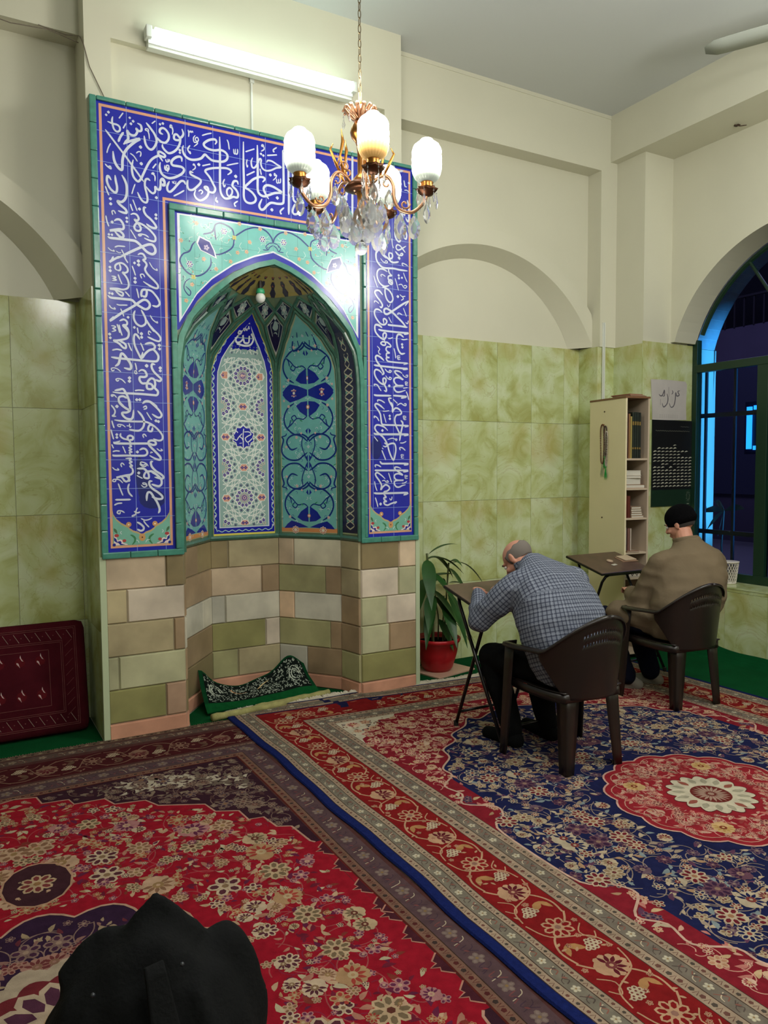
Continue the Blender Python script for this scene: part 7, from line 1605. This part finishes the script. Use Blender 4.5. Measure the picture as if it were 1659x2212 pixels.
def pendeloque(parent, x, y, z, l, w):
    """flat broad faceted drop with scalloped edge"""
    m = MB(); m.tube([(0, 0, .012), (0, 0, 0)], .0012, 4); m.ball((0, 0, .006), .005, 6, 4)
    out = []
    for k in range(24):
        t = 2*pi*k/24; rr_ = 1+.07*(k % 2); xx = w*math.sin(t)*rr_*(1 if math.cos(t) < 0 else (1-.55*max(0, math.cos(t))**1.2)); zz = -l/2+l/2*math.cos(t); out.append((xx, zz))
    n = 24; V = [(p[0], 0, p[1]) for p in out]+[(p[0]*.55, -.007, -l*.55+(p[1]+l*.55)*.55) for p in out]+[(p[0]*.55, .007, -l*.55+(p[1]+l*.55)*.55) for p in out]
    m.add(V, [(i, (i+1) % n, n+(i+1) % n, n+i) for i in range(n)]+[(i, 2*n+i, 2*n+(i+1) % n, (i+1) % n) for i in range(n)]+[list(range(n, 2*n)), list(range(2*n, 3*n))[::-1]])
    o = m.build('crystal', crystal, parent); o.location = (x, y, z); o.rotation_euler.z = random.uniform(-.9, .2); return o
random.seed(12)
tiltm = None
for k in range(5):
    a = math.radians(-108+72*k); ca, sa = math.cos(a), math.sin(a)
    M = Matrix.Rotation(a, 4, 'Z')
    R0 = .335; zs_ = .035
    P_ = [(.03, 0, .04), (.08, 0, .10), (.13, 0, .115), (.165, 0, .07), (.17, 0, .0), (.20, 0, -.055), (.26, 0, -.07), (.315, 0, -.03), (R0, 0, .015)]
    arm = MB().tube([tuple(p) for p in catmull(P_, 4)], .009, 8, M)
    # scrolls on the arm
    for (cx, cz_, r_, s_) in ((.135, .075, .034, 1), (.225, -.028, .028, -1), (.09, .15, .03, 1)):
        sp = [(cx+r_*(1-t/9)*math.cos(s_*t*.8), 0, cz_+r_*(1-t/9)*math.sin(s_*t*.8)) for t in range(9)]
        arm.tube([tuple(p) for p in catmull(sp, 2)], .005, 6, M)
    arm.build('arm', mat('rose_brass'), cd, True)
    fin = MB().tube([(.10, 0, .12), (.115, 0, .20), (.10, 0, .27), (.108, 0, .33)], [.008, .006, .009, .002], 6, M).tube([(.12, 0, .12), (.15, 0, .18), (.17, 0, .22), (.155, 0, .25)], [.006, .008, .006, .003], 6, M)
    fin.build('scroll_finial', mat('gilt', (214, 150, 70), .25, metal=.9), cd, True)
    T_ = M @ Matrix.Translation((R0, 0, zs_))
    # petal cup, socket, shade
    cup = MB(); cup.lathe([(.012, -.03), (.03, -.022), (.045, -.004), (.052, .008), (.046, .008), (.03, -.006), (.01, -.012)], 16, T_, rib=.12, nrib=8); cup.build('petal_cup', dark_brass, cd, True)
    MB().lathe([(.022, .0), (.030, .004), (.034, .016), (.030, .028), (.034, .036), (.030, .040)], 20, T_).build('shade_holder', brass, cd, True)
    lo_ = MB().lathe([(.030, .040), (.046, .046), (.060, .060), (.069, .082), (.073, .100)], 96, T_, rib=.030, nrib=24)
    so = lo_.build('shade', shade_wm if k == 0 else shade_lo, cd, True)
    up_ = MB().lathe([(.0735, .100), (.0755, .125), (.0735, .140), (.0755, .155), (.0730, .172), (.0745, .190), (.0700, .206), (.0620, .220), (.048, .231), (.036, .235), (.034, .243), (.028, .250), (.018, .253), (0, .254)], 48, T_, rib=.012, nrib=16)
    up_.build('glowing_glass', shade_up, so, True)
    for j in range(6):
        b = 2*pi*j/6+.3; v = T_ @ Vector((.05*math.cos(b), .05*math.sin(b), .004)); crystal_drop(cd, v.x, v.y, v.z, .055 if j % 2 else .075, .010)
    v = T_ @ Vector((0, 0, -.035)); pendeloque(cd, v.x, v.y, v.z-.03, .10, .022)
    for (r_, z_, l, w) in ((.27, -.085, .12, .032), (.20, -.075, .13, .034), (.145, .05, .10, .024), (.10, .0, .12, .03)):
        v = M @ Vector((r_, .0, z_)); pendeloque(cd, v.x, v.y, v.z, l, w)
for j in range(6):
    b = 2*pi*j/6; pendeloque(cd, .085*math.cos(b), .085*math.sin(b), -.045, .13, .038)
for j in range(4):
    b = 2*pi*j/4+.5; pendeloque(cd, .04*math.cos(b), .04*math.sin(b), -.10, .12, .034)
for j in range(6):
    b = 2*pi*j/6+.4; crystal_drop(cd, .085*math.cos(b), .085*math.sin(b), .43, .05, .009)
m = MB(); m.tube([(0, 0, -.12), (0, 0, -.205)], .0015, 4); m.ball((0, 0, -.15), .006, 8, 6); m.ball((0, 0, -.185), .011, 8, 6); m.ball((0, 0, -.240), .033, 16, 12)
m.build('crystal_ball', crystal, cd, True)
l = bpy.data.lights.new('chandelier_light', 'POINT'); l.energy = 22; l.color = (1.0, .95, .84); l.shadow_soft_size = .18
lo = bpy.data.objects.new('chandelier_light', l); COL.objects.link(lo); lo.parent = cd; lo.location = (0, 0, .62)
l = bpy.data.lights.new('chandelier_light', 'POINT'); l.energy = 22; l.color = (1.0, .95, .84); l.shadow_soft_size = .18
lo = bpy.data.objects.new('chandelier_light', l); COL.objects.link(lo); lo.parent = cd; lo.location = (0, 0, -.42)

# ================================================================== PEOPLE
def ell_loft(mb, secs, seg=28):
    """secs: centre, half width vector, half depth vector"""
    V = []
    for c, a, b in secs:
        c, a, b = Vector(c), Vector(a), Vector(b)
        for k in range(seg):
            t = 2*pi*k/seg; ct, st = math.cos(t), math.sin(t)
            e = .82; V.append(c+a*(abs(ct)**e*(1 if ct > 0 else -1))+b*(abs(st)**e*(1 if st > 0 else -1)))
    n = len(secs); mb.add(V, [(i*seg+k, i*seg+(k+1) % seg, (i+1)*seg+(k+1) % seg, (i+1)*seg+k) for i in range(n-1) for k in range(seg)]+[list(range(seg))[::-1], list(range((n-1)*seg, n*seg))])
def fuse(mb, name, m, vox, smooth=4, parent=None, disp=None):
    """melts overlapping closed shapes into one continuous skin"""
    t = mb.build('tmp_'+name, None); r_ = t.modifiers.new('r', 'REMESH'); r_.mode = 'VOXEL'; r_.voxel_size = vox
    if smooth: s = t.modifiers.new('s', 'SMOOTH'); s.factor = .5; s.iterations = smooth
    dg = bpy.context.evaluated_depsgraph_get(); me = bpy.data.meshes.new_from_object(t.evaluated_get(dg)); me.name = name
    old = t.data; bpy.data.objects.remove(t); bpy.data.meshes.remove(old)
    o = bpy.data.objects.new(name, me); COL.objects.link(o); me.materials.clear(); me.materials.append(m); me.shade_smooth()
    if parent: o.parent = parent
    if disp:
        co = np.empty(len(me.vertices)*3, np.float32); me.vertices.foreach_get('co', co); co = co.reshape(-1, 3)
        no = np.empty(len(me.vertices)*3, np.float32); me.vertices.foreach_get('normal', no); no = no.reshape(-1, 3)
        d = np.array([disp(Vector(c)) for c in co.tolist()], np.float32); co += no*d[:, None]; me.vertices.foreach_set('co', co.ravel()); me.update()
    return o
def chain(mb, pts, rs, seg=14, n=5):
    P_ = [tuple(p) for p in catmull(pts, n)]; R_ = [float(v) for v in np.interp(np.linspace(0, len(rs)-1, len(P_)), range(len(rs)), rs)]
    mb.tube(P_, R_, seg); mb.ball(P_[0], R_[0], 12, 8); mb.ball(P_[-1], R_[-1], 12, 8)
def frame(o, fw, up_):
    y = Vector(fw).normalized(); x = y.cross(Vector(up_)).normalized(); z = x.cross(y)
    return Matrix(((x.x, y.x, z.x, o[0]), (x.y, y.y, z.y, o[1]), (x.z, y.z, z.z, o[2]), (0, 0, 0, 1)))
def head(mb, M):
    mb.ball((0, -.012, .022), (.076, .096, .084), 24, 16, M)      # cranium
    mb.ball((0, .028, -.030), (.062, .066, .070), 20, 12, M)      # face
    mb.ball((0, .048, -.078), (.040, .040, .030), 16, 10, M)      # chin and jaw
    mb.ball((0, .078, .022), (.052, .018, .012), 14, 8, M)        # brow
    mb.tube([(0, .088, .012), (0, .104, -.012), (0, .112, -.026)], [.008, .011, .014], 10, M); mb.ball((0, .106, -.030), (.017, .012, .009), 10, 8, M)
    mb.ball((0, .092, -.056), (.023, .010, .006), 12, 6, M); mb.ball((0, .090, -.066), (.020, .010, .006), 12, 6, M)
    for s_ in (-1, 1):
        mb.ball((s_*.040, .070, -.030), (.022, .022, .018), 12, 8, M)  # cheek
        mb.ball((s_*.078, -.004, -.010), (.008, .018, .031), 12, 10, M @ Matrix.Translation((0, 0, 0))); mb.ball((s_*.084, -.012, .002), (.006, .012, .022), 10, 8, M)
def hand(mb, M, side, curl=.5):
    """palm at origin, fingers along +y, thumb on the side x*side"""
    mb.ball((0, .0, 0), (.040, .046, .015), 16, 10, M); mb.ball((-side*.0, -.035, 0), (.029, .03, .017), 12, 8, M)
    for k, (x, l) in enumerate(((-.030, .060), (-.010, .075), (.011, .080), (.031, .070))):
        x = x*side; c = curl*(1+.12*k)
        p0 = (x*.9, .026, 0); p1 = (x, .026+l*.45*math.cos(c*.5), -l*.45*math.sin(c*.5)+.004)
        p2 = (x, p1[1]+l*.33*math.cos(c*1.3), p1[2]-l*.33*math.sin(c*1.3)); p3 = (x, p2[1]+l*.26*math.cos(c*2), p2[2]-l*.26*math.sin(c*2))
        mb.tube([p0, p1, p2, p3], [.0100, .0094, .0085, .0074], 8, M); mb.ball(p3, .0076, 8, 6, M); mb.ball(p1, .0098, 8, 6, M)
    p = [(side*.026, -.026, -.004), (side*.050, -.006, -.008), (side*.060, .018, -.012), (side*.058, .036, -.015)]
    mb.tube(p, [.015, .012, .010, .0085], 8, M); mb.ball(p[-1], .0088, 8, 6, M)
def eyes(M, par):
    for s_ in (-1, 1):
        o = MB().ball((s_*.030, .0845, .004), .0105, 12, 8, M).build('eye', mat('eye_white', (214, 208, 200), .3), par, True)
        MB().ball((s_*.030, .0915, .003), .0045, 10, 6, M).build('iris', mat('iris_brown', (46, 30, 22), .2), o, True)
        MB().tube([(s_*.014, .094, .024), (s_*.030, .096, .029), (s_*.048, .084, .024)], [.003, .0045, .002], 6, M).build('eyebrow', mat('grey_hair', (112, 104, 98), .9), par, True)
def hairpatch(M, az0, az1, el0, el1, name, m, par, g=1.035, fn=None):
    h = MB()
    def f(u, v):
        az = az0+(az1-az0)*u; lo = el0 if fn is None else fn(az); e = lo+(el1(az)-lo)*v
        k = g*(1+.012*math.sin(40*az)*math.sin(9*e))
        return (-.0+.076*k*math.cos(e)*math.sin(az), -.012-.096*k*math.cos(e)*math.cos(az), .022+.084*k*math.sin(e))
    h.grid(f, 44, 12, M); o = h.build(name, m, par, True); solid(o, .006, 0); return o
def write_uv(o, bones):
    """cloth coordinates: round and along the nearest limb"""
    me = o.data; n = len(me.vertices); co = np.empty(n*3, np.float32); me.vertices.foreach_get('co', co); co = co.reshape(-1, 3)
    best = np.full(n, 1e9); uv = np.zeros((n, 3), np.float32)
    for (a, b, r_, ref, off) in bones:
        a = np.array(a); b = np.array(b); ax = b-a; L_ = np.linalg.norm(ax); ax = ax/L_; t = np.clip((co-a)@ax, 0, L_); q = co-(a+t[:, None]*ax)
        d = np.linalg.norm(q, axis=1)/r_; e1 = np.array(ref, float); e1 -= ax*(e1@ax); e1 /= np.linalg.norm(e1); e2 = np.cross(ax, e1)
        ang = np.arctan2(q@e2, q@e1); w = d < best; best[w] = d[w]; uv[w, 0] = (ang*r_)[w]; uv[w, 1] = (((co-a)@ax)+off)[w]
    at = me.attributes.new('cloth', 'FLOAT_VECTOR', 'POINT'); at.data.foreach_set('vector', uv.ravel())
def plaid():
    m = bpy.data.materials.new('grey_check_wool'); m.use_nodes = True; nt = m.node_tree; N = nt.nodes; L = nt.links; b = N['Principled BSDF']
    b.inputs['Roughness'].default_value = .95; b.inputs['Specular IOR Level'].default_value = .1
    a = N.new('ShaderNodeAttribute'); a.attribute_name = 'cloth'; sp = N.new('ShaderNodeSeparateXYZ'); L.new(a.outputs['Vector'], sp.inputs[0])
    def line(sock, period, width, phase=0.0):
        ad = N.new('ShaderNodeMath'); ad.operation = 'ADD'; ad.inputs[1].default_value = 10+phase; L.new(sock, ad.inputs[0])
        d = N.new('ShaderNodeMath'); d.operation = 'DIVIDE'; d.inputs[1].default_value = period; L.new(ad.outputs[0], d.inputs[0])
        f = N.new('ShaderNodeMath'); f.operation = 'FRACT'; L.new(d.outputs[0], f.inputs[0])
        c = N.new('ShaderNodeMath'); c.operation = 'LESS_THAN'; c.inputs[1].default_value = width; L.new(f.outputs[0], c.inputs[0]); return c.outputs[0]
    def mixc(fac, c, prev, f=1.0):
        k = N.new('ShaderNodeMath'); k.operation = 'MULTIPLY'; k.inputs[1].default_value = f; L.new(fac, k.inputs[0])
        x = N.new('ShaderNodeMix'); x.data_type = 'RGBA'; x.inputs[7].default_value = (*lin(c), 1); L.new(k.outputs[0], x.inputs['Factor'])
        if isinstance(prev, tuple): x.inputs[6].default_value = (*lin(prev), 1)
        else: L.new(prev, x.inputs[6])
        return x.outputs[2]
    c = (118, 124, 138)
    c = mixc(line(sp.outputs['X'], .023, .26), (48, 52, 70), c, .75); c = mixc(line(sp.outputs['Y'], .023, .26), (48, 52, 70), c, .75)
    c = mixc(line(sp.outputs['X'], .069, .05, .012), (150, 156, 170), c, .5); c = mixc(line(sp.outputs['Y'], .069, .05, .012), (150, 156, 170), c, .5)
    L.new(c, b.inputs['Base Color']); return m
def wr(scale, amp, ax=(1, 1, 1)):
    def f(v):
        q = Vector((v.x*scale*ax[0], v.y*scale*ax[1], v.z*scale*ax[2])); return amp*(abs(noise.noise(q))*-1.6+.4)+amp*.4*noise.noise(q*2.3)
    return f

# ------------------------------------------------ bald man in the checked jacket
p1 = empty('person', (2.93, 3.15, .019)); tag(p1, 'balding man in grey checked jacket bent over the desk by the plant', 'person')
def KO(o, par):
    o.parent = par; o.matrix_parent_inverse = Matrix.Translation(-par.location); return o
HM = frame((2.985, 3.585, 1.085), (-.30, .62, -.80), (-.10, .62, .55))
b = MB(); head(b, HM)
chain(b, [(2.975, 3.53, 1.06), (2.975, 3.47, 1.03), (2.97, 3.40, .99)], [.056, .060, .075])
chain(b, [(2.97, 3.38, .96), (2.96, 3.28, .86), (2.945, 3.15, .70), (2.935, 3.08, .58)], [.11, .15, .15, .15])
SL, SR, EL, ER, HL, HR = (2.775, 3.345, .960), (3.185, 3.31, .965), (2.635, 3.50, .760), (3.235, 3.53, .77), (2.800, 3.735, .895), (3.01, 3.745, .890)
for S_, E_, H_ in ((SL, EL, HL), (SR, ER, HR)):
    chain(b, [(2.97, 3.36, .97), S_], [.07, .06]); chain(b, [S_, E_], [.046, .038]); chain(b, [E_, tuple(Vector(E_).lerp(Vector(H_), .85))], [.038, .026])
LM = frame((2.812, 3.745, .888), (.75, .62, -.02), (0, -.25, 1)); RM = frame((2.995, 3.755, .886), (-.45, .85, -.02), (0, -.25, 1))
hand(b, LM, 1, .75); hand(b, RM, -1, .6)
for (h_, k_, a_, t_) in (((2.83, 3.10, .535), (2.765, 3.56, .520), (2.815, 3.43, .095), (2.785, 3.60, .040)), ((3.03, 3.10, .535), (3.08, 3.55, .520), (3.07, 3.41, .095), (3.085, 3.60, .040))):
    chain(b, [h_, k_], [.075, .052]); chain(b, [k_, a_], [.050, .036]); chain(b, [(a_[0], a_[1]-.03, .052), t_], [.034, .028])
body1 = KO(fuse(b, 'body', skin, .0055, 3), p1); eyes(HM, p1)
for o in list(COL.objects):
    if o.parent == p1 and o is not body1: o.matrix_parent_inverse = Matrix.Translation(-p1.location)
KO(hairpatch(HM, -2.0, 2.0, -.75, lambda az: .36-.18*abs(az)**1.4*.5+.05*math.sin(11*az), 'hair', mat('grey_hair'), None), p1)
j = MB()
ell_loft(j, [((2.935, 3.085, .475), (.20, 0, 0), (0, .12, .02)), ((2.935, 3.095, .56), (.235, 0, 0), (0, .15, .03)), ((2.94, 3.11, .66), (.255, 0, 0), (0, .170, -.04)), ((2.95, 3.155, .77), (.262, 0, 0), (0, .165, -.09)),
             ((2.96, 3.23, .87), (.262, 0, 0), (0, .145, -.10)), ((2.968, 3.30, .95), (.245, 0, 0), (0, .12, -.10)), ((2.972, 3.365, 1.005), (.20, 0, 0), (0, .095, -.08)), ((2.974, 3.425, 1.045), (.115, 0, 0), (0, .06, -.075)), ((2.975, 3.47, 1.07), (.082, 0, 0), (0, .04, -.07))])
for S_, E_, H_ in ((SL, EL, HL), (SR, ER, HR)):
    sx = 1 if S_ is SR else -1
    chain(j, [(2.97+sx*.10, 3.34, .985), (S_[0], S_[1], S_[2]), tuple(Vector(S_).lerp(Vector(E_), .5)+Vector((sx*.012, 0, 0))), E_], [.080, .088, .080, .070], 18)
    w_ = tuple(Vector(E_).lerp(Vector(H_), .78)); mid = tuple(Vector(E_).lerp(Vector(H_), .4)+Vector((0, 0, -.012)))
    chain(j, [E_, mid, w_], [.070, .062, .046], 18)
dj = wr(5.5, .010, (1, .8, 1.6))
jk = KO(fuse(j, 'jacket', plaid(), .011, 5, None, lambda v: dj(v)), p1)
write_uv(jk, [((2.935, 3.03, .45), (2.95, 3.155, .77), .235, (0, -1, 0), 0), ((2.95, 3.155, .77), (2.975, 3.47, 1.07), .215, (0, -1, 0), .343), (SL, EL, .075, (0, -1, 0), .0), (EL, HL, .062, (0, -1, 0), .28), (SR, ER, .075, (0, -1, 0), 0), (ER, HR, .062, (0, -1, 0), .28)])
cl = MB()
for k in range(17):
    t = -2.2+4.4*k/16
cl.grid(lambda u, v: (2.977+.088*math.sin(-2.3+4.6*u), 3.475-.062*math.cos(-2.3+4.6*u)+.018*v-.01, 1.045+.030*math.cos(-2.3+4.6*u)+.034*v), 24, 4)
co = cl.build('collar', jk.data.materials[0], None, True); solid(co, .007, 0); write_uv(co, [((2.97, 3.40, 1.0), (2.98, 3.50, 1.10), .08, (0, -1, 0), 0)]); KO(co, p1)
t = MB()
chain(t, [(2.935, 3.05, .55), (2.935, 3.13, .55)], [.165, .15])
for (h_, k_, a_) in (((2.84, 3.10, .545), (2.765, 3.56, .520), (2.82, 3.425, .10)), ((3.03, 3.10, .545), (3.08, 3.55, .520), (3.07, 3.405, .10))):
    chain(t, [h_, tuple(Vector(h_).lerp(Vector(k_), .5)), k_], [.105, .098, .078]); chain(t, [k_, tuple(Vector(k_).lerp(Vector(a_), .5)), a_], [.078, .074, .062])
dt = wr(7, .008)
KO(fuse(t, 'trousers', black_cloth, .011, 4, None, dt), p1)
for (a_, t_) in (((2.815, 3.415, .05), (2.785, 3.61, .038)), ((3.07, 3.395, .05), (3.085, 3.61, .038))):
    s_ = MB(); chain(s_, [(a_[0], a_[1]+.02, .13), a_], [.046, .046]); chain(s_, [(a_[0], a_[1]-.03, .052), tuple((Vector(a_)+Vector(t_))/2), t_], [.048, .044, .040]); KO(fuse(s_, 'sock', black_cloth, .008, 3), p1)

# ------------------------------------------------ man in khaki coat and black knitted cap
p2 = empty('person', (4.40, 3.55, .019)); tag(p2, 'man in khaki coat and black knitted cap seated by the window', 'person')
HM = frame((4.545, 3.665, 1.225), (-.28, .90, -.42), (-.08, .40, .90))
b = MB(); head(b, HM)
chain(b, [(4.535, 3.625, 1.17), (4.52, 3.60, 1.12), (4.50, 3.57, 1.02)], [.056, .058, .058])
chain(b, [(4.49, 3.55, .96), (4.46, 3.52, .85), (4.42, 3.50, .68), (4.40, 3.48, .58)], [.085, .12, .13, .13])
SL, SR, EL, ER, HL, HR = (4.275, 3.585, .965), (4.700, 3.50, .955), (4.205, 3.735, .675), (4.76, 3.64, .66), (4.345, 3.935, .725), (4.62, 3.90, .70)
for S_, E_, H_ in ((SL, EL, HL), (SR, ER, HR)):
    chain(b, [(4.49, 3.55, .97), S_], [.055, .055]); chain(b, [S_, E_], [.046, .038]); chain(b, [E_, tuple(Vector(E_).lerp(Vector(H_), .85))], [.038, .026])
hand(b, frame((4.352, 3.955, .728), (.45, .75, .12), (0, -.1, 1)), 1, .8); hand(b, frame((4.605, 3.92, .70), (-.5, .8, 0), (0, 0, 1)), -1, .7)
legs2 = (((4.30, 3.52, .535), (4.125, 3.97, .545), (4.255, 3.88, .10), (4.335, 3.845, .042), (4.170, 4.005, .040)), ((4.49, 3.50, .535), (4.455, 3.99, .54), (4.500, 3.87, .10), (4.555, 3.845, .042), (4.44, 4.03, .040)))
for (h_, k_, a_, e_, t_) in legs2:
    chain(b, [h_, k_], [.075, .052]); chain(b, [k_, a_], [.050, .036]); chain(b, [e_, t_], [.034, .028]); chain(b, [a_, e_], [.034, .034])
body2 = KO(fuse(b, 'body', skin, .0055, 3), p2); eyes(HM, p2)
for o in list(COL.objects):
    if o.parent == p2 and o is not body2: o.matrix_parent_inverse = Matrix.Translation(-p2.location)
KO(hairpatch(HM, -1.7, 1.7, -.75, lambda az: -.10, 'hair', mat('dark_grey_hair', (52, 48, 46), .9), None), p2)
cap = MB(); cap.ball((0, -.018, .046), (.092, .112, .094), 28, 18, HM); cap.ball((0, -.022, .022), (.095, .112, .058), 28, 12, HM)
cb = fuse(cap, 'knitted_cap', mat('black_knit', (10, 10, 12), 1.0, spec=.05, bump=.6, bscale=130), .008, 4); KO(cb, p2)
kh = mat('khaki_cotton', (112, 98, 78), .85, spec=.15, var=.10, vscale=5, bump=.15, bscale=50)
j = MB()
ell_loft(j, [((4.36, 3.50, .465), (.20, 0, 0), (0, .14, 0)), ((4.37, 3.50, .52), (.235, 0, 0), (0, .17, 0)), ((4.385, 3.49, .61), (.250, 0, 0), (0, .18, 0)), ((4.405, 3.47, .72), (.265, -.02, 0), (0, .185, -.03)), ((4.435, 3.49, .82), (.262, -.04, 0), (0, .165, -.04)),
             ((4.460, 3.51, .91), (.258, -.05, 0), (0, .145, -.05)), ((4.480, 3.535, .99), (.235, -.05, 0), (0, .12, -.05)), ((4.495, 3.555, 1.045), (.17, -.03, 0), (0, .095, -.04)), ((4.510, 3.575, 1.085), (.105, -.02, 0), (0, .075, -.03)), ((4.520, 3.590, 1.125), (.088, -.01, 0), (0, .070, -.02))])
for S_, E_, H_ in ((SL, EL, HL), (SR, ER, HR)):
    chain(j, [(4.48+(S_[0]-4.48)*.5, 3.54, .985), S_, tuple(Vector(S_).lerp(Vector(E_), .5)), E_], [.085, .090, .084, .076], 18)
    chain(j, [E_, tuple(Vector(E_).lerp(Vector(H_), .45)), tuple(Vector(E_).lerp(Vector(H_), .82))], [.076, .066, .052], 18)
# coat tails over the thighs
chain(j, [(4.29, 3.50, .56), (4.20, 3.72, .575), (4.145, 3.86, .60)], [.12, .105, .085]); chain(j, [(4.48, 3.50, .56), (4.47, 3.70, .57)], [.12, .11])
dn = wr(4.2, .016, (1, 1, 1.9))
KO(fuse(j, 'coat', kh, .012, 4, None, dn), p2)
cl = MB(); cl.grid(lambda u, v: (4.518+.092*math.sin(-2.3+4.6*u), 3.592-.074*math.cos(-2.3+4.6*u)+.012*v-.006, 1.095+.020*math.cos(-2.3+4.6*u)+.040*v), 24, 4)
co = cl.build('collar', kh, None, True); solid(co, .008, 0); KO(co, p2)
t = MB(); chain(t, [(4.39, 3.46, .555), (4.39, 3.54, .555)], [.16, .15])
for (h_, k_, a_, e_, t_) in legs2:
    chain(t, [h_, tuple(Vector(h_).lerp(Vector(k_), .5)), k_], [.10, .095, .080]); chain(t, [k_, tuple(Vector(k_).lerp(Vector(a_), .5)), tuple(Vector(a_)+Vector((0, 0, .015)))], [.080, .078, .070])
KO(fuse(t, 'trousers', mat('navy_trousers', (15, 18, 34), .95, spec=.08), .011, 4, None, wr(7, .008)), p2)
for (h_, k_, a_, e_, t_) in legs2:
    s_ = MB(); chain(s_, [a_, e_], [.042, .042]); chain(s_, [e_, tuple((Vector(e_)+Vector(t_))/2), t_], [.043, .040, .034]); KO(fuse(s_, 'sock', mat('grey_sock', (132, 128, 120), .95), .008, 3), p2)

# ================================================================== COAT over the foreground chair
ct = empty('black_coat', (.36, 1.40, .02)); tag(ct, 'black coat heaped up in the left foreground on the red rug', 'coat')
Mc = Matrix.Translation((.285, 1.385, .012)) @ Matrix.Rotation(math.radians(-14), 4, 'Z')
M3 = Mc.to_3x3()
c = MB()
ell_loft(c, [(tuple(Mc @ Vector(p)), tuple(M3 @ Vector(a)), tuple(M3 @ Vector(b_))) for p, a, b_ in (
    ((.0, .0, .015), (.36, 0, 0), (0, .24, 0)), ((.0, .0, .20), (.33, 0, 0), (0, .19, 0)), ((.0, .0, .40), (.28, 0, 0), (0, .15, 0)), ((-.005, .0, .54), (.225, 0, 0), (0, .12, 0)), ((-.005, 0, .64), (.185, 0, 0), (0, .105, 0)), ((-.01, 0, .715), (.145, 0, 0), (0, .085, 0)), ((.0, 0, .77), (.080, 0, 0), (0, .06, 0)), ((.01, 0, .80), (.035, 0, 0), (0, .035, 0)))], 32)
def mc_(p): return tuple(Mc @ Vector(p))
chain(c, [mc_((-.03, .0, .765)), mc_((.005, .02, .825)), mc_((.02, .02, .842)), mc_((.045, .02, .815)), mc_((.085, .02, .77))], [.030, .018, .012, .018, .026])
chain(c, [mc_((-.04, .02, .755)), mc_((-.095, .03, .772)), mc_((-.14, .02, .715))], [.032, .020, .034])
chain(c, [mc_((.09, .02, .68)), mc_((.135, .04, .715)), mc_((.165, .04, .69)), mc_((.175, .02, .62)), mc_((.17, .0, .55))], [.05, .042, .046, .050, .05])
chain(c, [mc_((.14, -.04, .55)), mc_((.22, -.06, .49)), mc_((.29, -.08, .44)), mc_((.335, -.09, .33)), mc_((.36, -.10, .12))], [.050, .042, .040, .060, .08])
chain(c, [mc_((-.12, -.02, .66)), mc_((-.185, -.04, .54)), mc_((-.25, -.05, .36))], [.040, .05, .06])
for (x0, x1, ph) in ((-.10, -.16, .3), (-.04, -.05, 1.1), (.02, .08, 2.0), (.09, .19, 2.9)):   # standing folds
    chain(c, [mc_((x0, -.07, .70)), mc_(((x0+x1)/2+.02*math.sin(ph), -.105, .52)), mc_((x1, -.14, .30))], [.018, .030, .034])
def dc(v):
    return .014*(noise.noise(Vector((v.x*8.5, v.y*8, v.z*3.0)))) - .014*abs(noise.noise(Vector((v.x*13+3, v.y*13, v.z*4.2))))+.004*noise.noise(v*22)
cb = fuse(c, 'coat_shell', mat('black_wool_coat', (14, 15, 16), .9, spec=.15, bump=.25, bscale=120, var=.2, vscale=6), .012, 3, None, dc); KO(cb, ct)
lp_ = MB(); lp_.grid(lambda u, v: mc_((.0+.085*u*(.35+.65*v)+.035*v, -.098-.085*v+.015*u-.01*(1-v), .79-.36*v)), 10, 16)
o = lp_.build('lapel', mat('black_wool_coat'), None, True); solid(o, .008, 0); KO(o, ct)
for (p, r_) in (((.062, -.075, .765), .004), ((-.085, -.085, .745), .004)):
    KO(MB().ball(mc_(p), r_, 10, 8).build('button', mat('dark_button', (40, 42, 48), .3), None, True), ct)
# ------------------------------------------------ light transport kept short
SC.cycles.max_bounces = 7; SC.cycles.diffuse_bounces = 3; SC.cycles.glossy_bounces = 3; SC.cycles.transmission_bounces = 6; SC.cycles.transparent_max_bounces = 6
SC.cycles.caustics_reflective = False; SC.cycles.caustics_refractive = False
